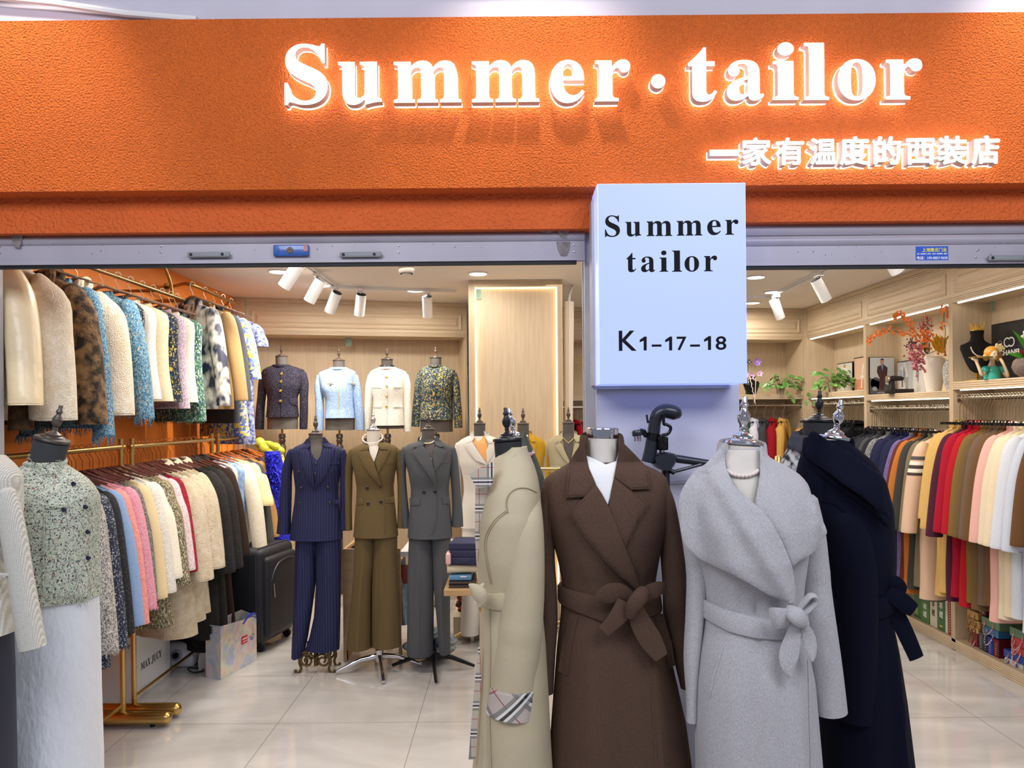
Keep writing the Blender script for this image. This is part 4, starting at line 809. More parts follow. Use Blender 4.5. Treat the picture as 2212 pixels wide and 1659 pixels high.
D.patch([(1139, 980), (1153, 971), (1156, 978), (1143, 988)], .033, .003, 8).build('striped_band', mat('striped_band', '#d9d3cd', .6, color2='#a94753', vscale=60, stretch=(.2, .2, 5)), ct, loc=L0)
D.patch([(1112, 948), (1104, 962), (1110, 990), (1126, 1000), (1128, 975)], .02, .005, 8).build('collar', OLV, ct, loc=L0)
# ================================================================ left front: boucle vest form and cream jacket form
Y = 2.55
TWV = tweed('pale_green_boucle', ['#c3cbb6', '#e3e4d3', '#2a2f3b', '#b8c2ac', '#565d63', '#d7dac6', '#a4513f'], 230, [0, .28, .50, .60, .80, .86, .975], bump=1.0)
WSK = mat('white_embossed_cloth', '#e9ecf2', 0.7, bump=.5, bscale=55, bdist=.012, detail=4, stretch=(1, 1, .45))
fl = thing('dress_form', 'dark form with a tilted neck, wearing the fringed tweed vest and white skirt', 'mannequin', (at(110, 1200, Y).x, Y, 0), group='front row dress forms')
form_head(fl, at(112, 953, Y) + Vector((0, .0, 0)), (0.27, 0, 1), .052, .022, BRNWOOD, mat('dark_brown_wood', '#3a302b', .4), GRYFORM and mat('charcoal_linen_form', '#3b3c40', .85, bump=.3, bscale=300, bdist=.002), fh=.105, neck=.14, top_r=.0525)
D = Dress(Y, [(1001, 60, 132, .045, .055), (1009, 46, 146, .055, .06), (1018, 30, 158, .065, .07), (1030, 15, 178, .075, .08), (1048, 5, 194, .10, .10), (1075, 2, 207, .12, .12), (1110, 5, 206, .13, .13), (1150, 8, 205, .125, .12), (1200, 12, 205, .115, .11), (1250, 12, 208, .12, .115), (1290, 12, 209, .125, .12)], folds=[(96, 1060, 90, 1290, 12, .014), (60, 1080, 55, 1290, 8, -.008), (160, 1120, 150, 1290, 14, .006)])
ct = thing('tweed_vest', 'pale green boucle tweed vest with a fringed neckline and hem', 'vest', (fl.location.x, Y, 0)); L0 = (-ct.location.x, -ct.location.y, 0)
D.loft().build('body', TWV, ct, loc=L0)
def nrect(a, b, n): return [(a[0] + (b[0] - a[0]) * i / n, a[1] + (b[1] - a[1]) * i / n) for i in range(n + 1)]
neckband((at(96, 1003, Y).x, Y + .005, at(96, 1003, Y).z), .060, .054, .010, .007, -200, 160, rise=.02).build('neck_edge', TWV, ct, loc=L0)
def fringe(pts, L, w=.0012, n=6, dirf=(0, 0, -1), spread=.35, m=None, rnd=None):
    """thin threads hanging along a polyline of world points"""
    m = m or M(); rg = rnd or random
    for a, b in zip(pts, pts[1:]):
        a = Vector(a); b = Vector(b); k = max(1, int((b - a).length / (w * 2.6)))
        for i in range(k):
            p = a.lerp(b, (i + rg.random()) / k); l = L * rg.uniform(.5, 1.1); d = Vector((rg.uniform(-spread, spread), rg.uniform(-spread * .6, spread * .3), 0)) + Vector(dirf)
            q = p + d * l * .5 + Vector((0, -.002, 0)); e = p + Vector((d.x * 1.3, d.y, d.z)) * l; m.tube([p, q, e], [w, w, w * .5], n if n < 4 else 4)
    return m
m = fringe([D.p(x, 1284 + 2 * math.sin(x / 9), .003) for x in range(100, 208, 6)], .036); m.build('hem_fringe', TWV, ct, loc=L0); bpy.data.objects['hem_fringe']['kind'] = 'stuff'
m = fringe([D.p(x, y, .012) for x, y in ((62, 985), (70, 1000), (88, 1018), (105, 1026), (120, 1024), (130, 1008), (134, 994))], .016, spread=.8, dirf=(0, -.3, .4)); o = m.build('neck_fringe', TWV, ct, loc=L0); o['kind'] = 'stuff'
m = fringe([D.p(x, y, .004) for x, y in ((196, 1056), (206, 1080), (205, 1120), (203, 1160), (204, 1200), (206, 1240), (207, 1280))], .012, spread=.9, dirf=(.8, -.2, -.3)); o = m.build('armhole_fringe', TWV, ct, loc=L0); o['kind'] = 'stuff'
VB = mat('jewel_button', '#3b3f52', .15, metal=.6)
for x, y in ((159, 1045), (138, 1101), (185, 1095), (190, 1149), (191, 1205)): D.button(x, y, 5, .010).build('button', VB, ct, loc=L0)
m = M(); m = D.line([(98, 1085), (96, 1140), (94, 1200), (93, 1280)], .006, .002, m); m.build('front_edge', TWV, ct, loc=L0)
D.patch([(96, 1088), (146, 1084), (146, 1096), (97, 1100)], .004, .005, 8).build('pocket_flap', TWV, ct, loc=L0)
D2 = Dress(Y, [(1270, 18, 206, .11, .10), (1330, 16, 206, .12, .11), (1400, 15, 207, .13, .12), (1500, 14, 209, .135, .12), (1640, 12, 212, .145, .13), (1662, 12, 212, .145, .13), (1700, 11, 213, .145, .13)], folds=[(58, 1400, 52, 1700, 7, -.02), (80, 1400, 75, 1700, 12, .012), (150, 1420, 150, 1700, 20, .008), (202, 1300, 206, 1700, 4, -.006)])
st = thing('skirt', 'long white embossed skirt below the fringed tweed vest', 'skirt', (fl.location.x, Y, 0)); D2.loft().build('panel', WSK, st, loc=L0)
for o in list(st.children):
    pass
zf = at(110, 1700, Y).z
M().tube([(0, 0, zf + .02), (0, 0, .05)], .016, 12).build('pole', BLACKP, fl); M().lathe([(0, .05), (.04, .05), (.17, .015), (.17, 0), (0, 0)], n=32).build('base_plate', BLACKP, fl)
# sleeve of the vest's underlayer, lower left
Y = 2.25
CRW = mat('cream_waffle_knit', '#eeeade', 0.85, bump=.0); 
def waffle(m_, sc_=170):
    nt = m_.node_tree; N = nt.nodes; L = nt.links; tc = N.new('ShaderNodeTexCoord'); s_ = N.new('ShaderNodeSeparateXYZ'); L.new(tc.outputs['Object'], s_.inputs[0]); o = []
    for ax in (0, 2):
        a = N.new('ShaderNodeMath'); a.operation = 'MULTIPLY'; a.inputs[1].default_value = sc_ * 4; L.new(s_.outputs[ax], a.inputs[0]); b = N.new('ShaderNodeMath'); b.operation = 'SINE'; L.new(a.outputs[0], b.inputs[0]); o.append(b)
    c = N.new('ShaderNodeMath'); c.operation = 'MAXIMUM'; L.new(o[0].outputs[0], c.inputs[0]); L.new(o[1].outputs[0], c.inputs[1])
    bp = N.new('ShaderNodeBump'); bp.inputs['Strength'].default_value = .8; bp.inputs['Distance'].default_value = .002; L.new(c.outputs[0], bp.inputs['Height']); L.new(bp.outputs[0], N['Principled BSDF'].inputs['Normal'])
waffle(CRW, 420)
cl = thing('dress_form', 'dress form at the left edge, almost cut off, wearing the cream waffle jacket', 'mannequin', (at(-55, 1200, Y).x, Y, 0), group='front row dress forms')
form_head(cl, at(-60, 950, Y), (0, 0, 1), .052, .02, CHROME, CHROME, WHTFORM, neck=.12)
M().tube([(0, 0, .5), (0, 0, .03)], .016, 12).build('pole', CHROME, cl); M().lathe([(0, .03), (.04, .03), (.16, .012), (.16, 0), (0, 0)], n=32).build('base_plate', CHROME, cl)
D = Dress(Y, [(985, -120, 0, .06, .07), (1005, -150, 22, .08, .09), (1030, -165, 38, .10, .10), (1100, -165, 34, .13, .12), (1180, -155, 22, .12, .11), (1245, -150, 16, .11, .10), (1300, -155, 24, .12, .11), (1366, -165, 28, .125, .12)])
ct = thing('waffle_jacket', 'cream waffle-knit jacket with a braided trim, at the left edge', 'jacket', (cl.location.x, Y, 0)); L0 = (-ct.location.x, -ct.location.y, 0)
D.loft().build('body', CRW, ct, loc=L0)
sleeve([(22, 1062, 22, .0), (36, 1110, 23), (47, 1170, 24), (58, 1240, 24), (70, 1310, 25), (84, 1392, 26)], Y, 1.1, -.03).build('sleeve', CRW, ct, loc=L0)
m = M(); q = [D.p(x, 1243 + 3 * math.sin(x), .012) for x in range(-90, 18, 3)]; m.tube(q, .0065, 8); m.tube([p + Vector((0, -.004, .006 * (1 if i % 2 else -1))) for i, p in enumerate(q)], .004, 6); m.build('braided_trim', CRW, ct, loc=L0)
NVS = mat('navy_satin', '#1c2338', .5)
D2 = Dress(Y, [(1355, -150, 14, .11, .10), (1450, -152, 15, .12, .11), (1660, -155, 17, .13, .12), (1800, -158, 18, .13, .12)]); st = thing('skirt', 'dark navy skirt at the left edge under the cream waffle jacket', 'skirt', (cl.location.x, Y, 0)); D2.loft().build('panel', NVS, st, loc=L0)

# ================================================================ suits on forms in the middle of the shop
def pin(name, base, line, sc_): return plaid(name, base, [(.5, .06, line, .55)], sc_, axes=(0,), rough=.85)
NPIN = pin('navy_pinstripe', '#161a44', '#4a5080', 62); OLW = wool('olive_brown_wool', '#6b5a3c', vs=400, vary=.18); GRS = wool('slate_grey_suiting', '#56585c', vary=.06)
def suit(form_label, jac_label, tr_label, Y, rows, sl, sr, mj, lapels, collars, chest, buttons, flaps, welt, legs, base, neck, mats_form, extra=None, edge=None, folds=(), cat='jacket', nm='suit_jacket'):
    cx = at(neck[0], neck[1], Y).x; fl = thing('dress_form', form_label, 'mannequin', (cx, Y, 0), group='dress forms in the middle of the shop'); LF = (-cx, -Y, 0)
    mf, mc, mn = mats_form; form_head(fl, at(neck[0], neck[1], Y), (neck[3] if len(neck) > 3 else 0, 0, 1), neck[2] * Y / FPX, .020, mf, mc, mn, fh=.105, neck=.13)
    D = Dress(Y, rows, folds=folds, smooth=.015); ct = thing(nm, jac_label, cat, (cx, Y, 0)); D.loft(nn=44, dz=.02).build('body', mj, ct, loc=LF)
    sleeve(sl, Y, 1.15, 0, nn=16, sm=4).build('sleeve', mj, ct, loc=LF); sleeve(sr, Y, 1.15, 0, nn=16, sm=4).build('sleeve', mj, ct, loc=LF)
    for poly, mm, own, nme in chest: D.patch(poly, .004, .002, 7).build(nme, mm, fl if own else ct, loc=LF)
    for i, p_ in enumerate(lapels): D.patch(p_, .010 + .007 * i, .005, 6).build('lapel', mj, ct, loc=LF)
    for p_ in collars: D.patch(p_, .020, .006, 5).build('collar', mj, ct, loc=LF)
    neckband((at(neck[0], rows[0][0], Y).x, Y + .015, at(neck[0], rows[0][0] - 2, Y).z), .064, .06, .018, .005, -5, 185, rise=.012, nn=16).build('collar_stand', mj, ct, loc=LF)
    for x, y in buttons: D.button(x, y, 3.4).build('button', BTNBLK, ct, loc=LF)
    for x0, y0, x1, y1 in flaps: D.patch([(x0, y0 + 1), (x1, y0), (x1, y1 - 1), (x0 + 1, y1)], .003, .004, 6).build('pocket_flap', mj, ct, loc=LF)
    if welt: x0, y0, x1, y1 = welt; D.patch([(x0, y0 + 2), (x1, y0), (x1, y1 - 2), (x0, y1)], .002, .003, 6).build('welt_pocket', mj, ct, loc=LF)
    if edge: m = M(); D.line(edge, .002, .002, m); m.build('front_edge', mj, ct, loc=LF)
    if legs:
        tr = thing('suit_trousers', tr_label, 'trousers', (cx, Y, 0))
        for lg in legs: L_ = Dress(Y, lg['rows'], folds=lg.get('folds', ()), n=2.0); L_.loft(nn=36, dz=.03).build('leg', lg.get('mat', mj), tr, loc=LF)
    return fl, ct, D, LF
Y = 4.94
NSUIT = dict(Y=Y, rows=[(957, 655, 712, .05, .07), (963, 640, 726, .065, .08), (969, 630, 738, .08, .09), (980, 629, 741, .095, .10), (1000, 632, 738, .115, .11), (1025, 636, 734, .12, .11), (1055, 639, 730, .095, .09), (1085, 637, 732, .10, .10), (1120, 632, 735, .115, .115), (1163, 627, 739, .125, .12)],
    sl=[(632, 975, 9), (626, 990, 10), (620, 1020, 11), (618, 1060, 12), (616, 1100, 13), (613, 1152, 15)], sr=[(738, 975, 9), (742, 1000, 9), (743, 1040, 8), (743, 1080, 8), (741, 1145, 7)], mj=NPIN)
fl, ct, D, LF = suit('dark form with a brown finial and a scrolled iron foot, wearing the navy suit', 'navy pinstripe double-breasted suit jacket over a matching waistcoat', 'wide navy pinstripe suit trousers', **NSUIT,
    lapels=[[(724, 967), (702, 965), (692, 985), (686, 1010), (680, 1054), (698, 1036), (712, 1008)], [(643, 970), (664, 967), (670, 985), (675, 1014), (678, 1054), (664, 1036), (652, 1006)]],
    collars=[[(668, 944), (656, 956), (647, 970), (664, 968), (671, 962)], [(700, 943), (711, 956), (720, 967), (702, 966), (695, 958)]],
    chest=[([(669, 950), (700, 948), (692, 985), (684, 996), (673, 982)], GRYFORM, True, 'chest'), ([(670, 972), (678, 986), (684, 995), (691, 985), (690, 1020), (680, 1056), (673, 1020)], NPIN, False, 'waistcoat')],
    buttons=[(645, 1020), (716, 1019), (650, 1055), (708, 1054), (646, 1088), (712, 1087), (682, 1003), (680, 1025)], flaps=[(718, 1079, 735, 1090)], welt=(710, 997, 733, 1005),
    legs=[dict(rows=[(1150, 640, 692, .09, .09), (1200, 638, 684, .085, .09), (1265, 636, 681, .08, .08), (1330, 634, 672, .075, .075), (1380, 632, 664, .075, .07), (1417, 631, 655, .075, .07)], folds=[(655, 1160, 643, 1417, 3, .014), (668, 1160, 662, 1300, 4, -.01)]),
        dict(rows=[(1150, 680, 737, .09, .09), (1200, 682, 737, .085, .09), (1265, 683, 736, .08, .08), (1330, 679, 735, .08, .08), (1380, 668, 734, .085, .08), (1402, 660, 733, .085, .08)], folds=[(712, 1160, 703, 1402, 4, .014), (690, 1180, 690, 1350, 4, .008)])],
    base=None, neck=(682, 939, 14.5), mats_form=(BRNWOOD, BRNWOOD, GRYFORM))
IRON = mat('antique_brass_iron', '#6b5a3a', .4, metal=.7)
f = lambda x, y, d=0: at(x, y, Y + d) + Vector(LF)
M().tube([f(683, 1380), f(683, 1437)], .016, 14).build('pole', IRON, fl)
for sgn, dd in ((-1, 0), (1, 0), (-1, .12), (1, .12)):
    pts = []
    for k in range(22):
        a = R(-60 + 28 * k); r = 4 + 12.5 * (k / 21); pts.append((683 + sgn * (17 + r * math.cos(a)), 1424 - r * math.sin(a) * .95))
    g = lambda x, y: (at(x, y, Y) + Vector((0, dd - (.0 if dd else .03), 0))) + Vector(LF)
    M().tube([g(*p) for p in pts], .0075, 8).build('scroll', IRON, fl)
    leg = catmull([(683 + sgn * 14, 1404, 0), (683 + sgn * 28, 1408, 0), (683 + sgn * 34, 1426, 0), (683 + sgn * 30, 1440, 0), (683 + sgn * 34, 1450, 0), (683 + sgn * 41, 1449, 0), (683 + sgn * 42, 1444, 0)], 4)
    o = M().tube([g(p[0], p[1]) for p in leg], .0085, 8); o.build('foot_scroll', IRON, fl)
fl, ct, D, LF = suit('white form with a chrome finial and a chrome star base, wearing the olive suit', 'olive brown double-breasted suit jacket with peak lapels', 'flared olive brown suit trousers', Y=Y,
    rows=[(956, 788, 832, .05, .07), (961, 772, 850, .065, .08), (967, 758, 860, .08, .09), (978, 757, 862, .095, .10), (1000, 761, 858, .115, .11), (1025, 767, 853, .12, .11), (1052, 771, 850, .095, .09), (1080, 770, 852, .10, .10), (1120, 767, 856, .115, .115), (1157, 764, 860, .125, .12)],
    sl=[(762, 975, 9), (757, 992, 10), (753, 1020, 9), (752, 1060, 9), (752, 1100, 8), (753, 1145, 8)], sr=[(858, 975, 9), (863, 1000, 9), (866, 1040, 8), (867, 1080, 8), (865, 1140, 7)], mj=OLW,
    lapels=[[(844, 969), (823, 970), (813, 989), (812, 1005), (816, 1022), (826, 1006), (833, 994)], [(771, 975), (795, 972), (801, 984), (807, 997), (816, 1025), (825, 1053), (808, 1037), (788, 1011)]],
    collars=[[(792, 955), (781, 965), (775, 974), (794, 972), (797, 964)], [(820, 954), (833, 963), (838, 971), (823, 971), (816, 962)]],
    chest=[([(793, 956), (821, 955), (816, 975), (808, 998), (800, 982)], WHTFORM, True, 'chest')], buttons=[(793, 1054), (822, 1050), (795, 1088), (823, 1084)], flaps=[(771, 1075, 785, 1091), (831, 1072, 851, 1087)], welt=(833, 995, 851, 1003), edge=[(832, 1092), (832, 1120), (831, 1156)],
    legs=[dict(rows=[(1145, 768, 812, .09, .09), (1200, 765, 810, .085, .09), (1260, 762, 803, .085, .08), (1330, 755, 802, .09, .085), (1398, 748, 803, .10, .095)], folds=[(790, 1160, 778, 1400, 3.5, .016), (770, 1300, 760, 1400, 5, -.008)]),
        dict(rows=[(1145, 806, 858, .09, .09), (1200, 806, 858, .085, .09), (1260, 804, 860, .085, .08), (1330, 804, 864, .09, .085), (1394, 804, 867, .10, .095)], folds=[(832, 1160, 826, 1400, 3.5, .016), (858, 1300, 860, 1400, 4, -.012)])],
    base=None, neck=(806.5, 930, 14), mats_form=(CHROME, CHROME, WHTFORM))
def star_base(fl, LF, x, ytop, m_, Y, feet, r0=.016):
    f = lambda a, b, y=Y: at(a, b, y) + Vector(LF)
    top = f(x, ytop); hub = Vector((top.x, top.y, .115)); M().tube([top, hub], r0, 16).build('pole', m_, fl)
    M().tube([hub + Vector((0, 0, .02)), hub + Vector((0, 0, -.05))], r0 * 1.6, 16).build('hub', m_, fl)
    for a in feet:
        d = Vector((math.cos(R(a)), math.sin(R(a)), 0)); M().tube([hub + Vector((0, 0, -.02)) + d * .01, hub + Vector((0, 0, -.035)) + d * .12, Vector((hub.x, hub.y, .018)) + d * .27], [(.020, .014), (.016, .012), (.010, .010)], 10, up=(0, 0, 1)).build('foot', m_, fl)
star_base(fl, LF, 819, 1380, CHROME, Y, (-75, 15, 195, 105))
nk = thing('bead_necklace', 'chunky white bead necklace on the olive suit form', 'necklace', at(806, 948, Y), group='necklaces on dress forms')
def ring_beads(px, py, rx, ry, Y, n, r, front=True): return [at(px + rx * math.cos(R(a)), py - ry * math.sin(R(a)), Y - .055 * math.cos(R(a + 90)) * 1.0) for a in np.linspace(0, 360, n, endpoint=False)]
cs = [Vector(at(806 + 21 * math.cos(a), 946 - 11 * math.sin(a), Y)) + Vector((0, .06 * math.sin(a) - .02, 0)) for a in np.linspace(0, 2 * math.pi, 34, endpoint=False)]
beads([c - nk.location for c in cs], .0068, alt=.7).build('beads', PEARL, nk)
fl, ct, D, LF = suit('dark form with a brown finial and a black star base, wearing the grey suit', 'slate grey suit jacket with notch lapels and two buttons', 'straight slate grey suit trousers', Y=Y,
    rows=[(953, 902, 944, .05, .07), (958, 884, 962, .065, .08), (963, 872, 974, .08, .09), (975, 872, 979, .095, .10), (1000, 877, 976, .115, .11), (1025, 883, 973, .12, .11), (1055, 888, 969, .095, .09), (1080, 887, 971, .10, .10), (1120, 883, 975, .115, .115), (1159, 881, 977, .125, .12)],
    sl=[(876, 970, 9), (871, 990, 9), (869, 1020, 8), (871, 1060, 8), (874, 1100, 9), (878, 1140, 8)], sr=[(975, 970, 9), (980, 990, 9), (983, 1030, 10), (986, 1070, 10), (988, 1100, 11), (988, 1137, 13)], mj=GRS,
    lapels=[[(964, 976), (951, 965), (942, 961), (935, 973), (936, 1000), (938, 1020), (955, 999)], [(889, 977), (901, 966), (913, 962), (926, 976), (934, 1000), (939, 1022), (944, 1055), (923, 1022), (905, 998)]],
    collars=[[(915, 946), (901, 954), (891, 965), (901, 967), (914, 962), (919, 954)], [(941, 943), (954, 953), (961, 963), (951, 966), (941, 961), (938, 952)]],
    chest=[([(913, 950), (943, 947), (936, 975), (938, 1018), (928, 985)], GRYFORM, True, 'chest'), ([(927, 987), (933, 988), (931, 996)], WHTFORM, True, 'price_tag')], buttons=[(916, 1063), (940.5, 1062)], flaps=[(884, 1075, 907, 1093), (955, 1072, 970, 1089)], welt=(952, 994, 968, 1002),
    edge=[(942, 1056), (945, 1080), (944, 1110), (940, 1135), (932, 1156)],
    legs=[dict(rows=[(1145, 884, 936, .09, .09), (1200, 882, 937, .085, .09), (1260, 880, 937, .085, .08), (1330, 880, 937, .085, .08), (1413, 879, 937, .09, .085)], folds=[(908, 1160, 906, 1400, 3.5, .012), (895, 1160, 892, 1300, 4, -.01), (884, 1200, 882, 1400, 4, .006)]),
        dict(rows=[(1145, 930, 974, .09, .09), (1200, 934, 974, .085, .09), (1260, 936, 973, .085, .08), (1330, 943, 972, .085, .08), (1408, 949, 973, .09, .085)], folds=[(956, 1160, 958, 1400, 3.5, .012), (940, 1200, 948, 1400, 4, -.008)])],
    base=None, neck=(925, 929, 14), mats_form=(BRNWOOD, BRNWOOD, GRYFORM), extra=None)
star_base(fl, LF, 934, 1380, mat('black_metal', '#0f1013', .35, metal=.3), Y, (-80, 5, 170, 90))
nk = thing('choker_necklace', 'white choker with a gold charm on the grey suit form', 'necklace', at(925, 948, Y), group='necklaces on dress forms')
cs = [Vector(at(925 + 16 * math.cos(a), 948 - 9 * math.sin(a), Y)) + Vector((0, .06 * math.sin(a) - .02, 0)) for a in np.linspace(0, 2 * math.pi, 40, endpoint=False)]
m = M(); m.tube([c - nk.location for c in cs] + [cs[0] - nk.location], .0045, 8); m.build('cord', PEARL, nk); M().ball(cs[30] - nk.location + Vector((0, -.006, 0)), .007, 10, 8).build('charm', GOLD, nk)

# forms in front of the backlit panel
Y = 5.55; IVS = wool('ivory_suiting', '#e9e3da', vary=.05); YLS = wool('mustard_suiting', '#c79a2c', vary=.05); SGS = wool('sage_suiting', '#b5ab8c', vary=.05); ORS = mat('peach_shirt', '#f3b26a', .6, bump=.2, bscale=20, bdist=.01)
fl, ct, D, LF = suit('dark form left of the black finial, wearing the ivory jacket', 'ivory suit jacket over a peach shirt', 'straight ivory trousers between the grey suit and the trench coat', Y=Y,
    rows=[(942, 1010, 1060, .05, .07), (948, 998, 1078, .065, .08), (955, 988, 1088, .08, .09), (970, 988, 1092, .095, .10), (1000, 992, 1088, .115, .11), (1030, 1000, 1082, .10, .10), (1060, 1002, 1080, .09, .09), (1100, 996, 1086, .11, .11), (1137, 992, 1092, .12, .115)],
    sl=[(992, 960, 8), (988, 985, 9), (987, 1030, 9), (988, 1080, 9), (992, 1128, 9)], sr=[(1088, 960, 8), (1092, 1000, 8), (1094, 1060, 8), (1094, 1128, 8)], mj=IVS,
    lapels=[[(1072, 962), (1058, 955), (1050, 975), (1052, 1000), (1060, 990)], [(1003, 961), (1018, 951), (1026, 965), (1040, 985), (1051, 1004), (1030, 996), (1015, 980)]], collars=[[(1021, 930), (1011, 945), (1005, 957), (1018, 955), (1025, 945)], [(1045, 930), (1058, 942), (1066, 955), (1057, 958), (1048, 945)]],
    chest=[([(1018, 934), (1032, 955), (1040, 948), (1047, 938), (1053, 960), (1054, 1000), (1040, 985), (1026, 962)], ORS, False, 'shirt')], buttons=[], flaps=[], welt=None,
    legs=[dict(rows=[(1125, 998, 1040, .09, .09), (1250, 1000, 1038, .08, .08), (1368, 994, 1036, .09, .09)]), dict(rows=[(1125, 1042, 1086, .09, .09), (1250, 1044, 1082, .08, .08), (1368, 1044, 1088, .09, .09)])], base=None, neck=(1036, 917, 12.5), mats_form=(BRNWOOD, BRNWOOD, GRYFORM))
star_base(fl, LF, 1040, 1360, BRASSD, Y, (-75, 15, 195, 105))
Y = 5.75
for lab, jl, nx, ny, cxp, mj, lp in (('dark form in front of the glowing panel, wearing the mustard jacket', 'mustard yellow suit jacket, mostly hidden behind the olive coat', 1130, 917, 1130, YLS, 1), ('dark form with a gold chain, wearing the sage jacket', 'sage green suit jacket with notch lapels and a gold brooch', 1228, 915, 1227, SGS, 2)):
    fl, ct, D, LF = suit(lab, jl, '', Y=Y, rows=[(940, cxp - 24, cxp + 24, .05, .07), (946, cxp - 38, cxp + 36, .065, .08), (953, cxp - 46, cxp + 46, .08, .09), (970, cxp - 47, cxp + 48, .095, .10), (1000, cxp - 43, cxp + 43, .115, .11), (1040, cxp - 38, cxp + 38, .09, .09), (1080, cxp - 42, cxp + 42, .11, .11), (1130, cxp - 46, cxp + 46, .12, .115)],
        sl=[(cxp - 44, 960, 8), (cxp - 49, 990, 9), (cxp - 52, 1040, 9), (cxp - 50, 1120, 8)], sr=[(cxp + 44, 960, 8), (cxp + 49, 990, 9), (cxp + 52, 1040, 9), (cxp + 50, 1120, 8)], mj=mj,
        lapels=[[(cxp + 28, 962), (cxp + 18, 954), (cxp + 12, 965), (cxp + 8, 990), (cxp + 14, 1002), (cxp + 24, 980)], [(cxp - 28, 964), (cxp - 18, 954), (cxp - 12, 962), (cxp - 2, 985), (cxp + 8, 1010), (cxp - 10, 990)]],
        collars=[[(cxp - 12, 932), (cxp - 22, 944), (cxp - 26, 954), (cxp - 18, 956), (cxp - 11, 948)], [(cxp + 13, 932), (cxp + 24, 943), (cxp + 28, 953), (cxp + 18, 955), (cxp + 13, 947)]],
        chest=[([(cxp - 12, 935), (cxp + 12, 935), (cxp + 12, 960), (cxp + 7, 1000), (cxp - 8, 970)], GRYFORM, True, 'chest')], buttons=[], flaps=[], welt=None, legs=None, base=None, neck=(nx, ny, 12.5), mats_form=(BRNWOOD, BRNWOOD, GRYFORM))
    star_base(fl, LF, cxp, 1120, BRASSD, Y, (-75, 15, 195, 105))
    if lp == 2:
        m = M(); a = [D.p(x, y, .012) for x, y in ((1214, 944), (1222, 952), (1228, 957), (1236, 950), (1242, 942))]; m.tube([q + Vector(LF) for q in a], .0025, 6); m.build('gold_chain', GOLD, fl)
        m = M(); m.tube([D.p(1246 + 4 * math.cos(t), 974 + 4 * math.sin(t), .014) + Vector(LF) for t in np.linspace(0, 6.3, 14)], .002, 6); m.ball(D.p(1246, 974, .015) + Vector(LF), .005, 8, 6); m.build('brooch', GOLD, ct)

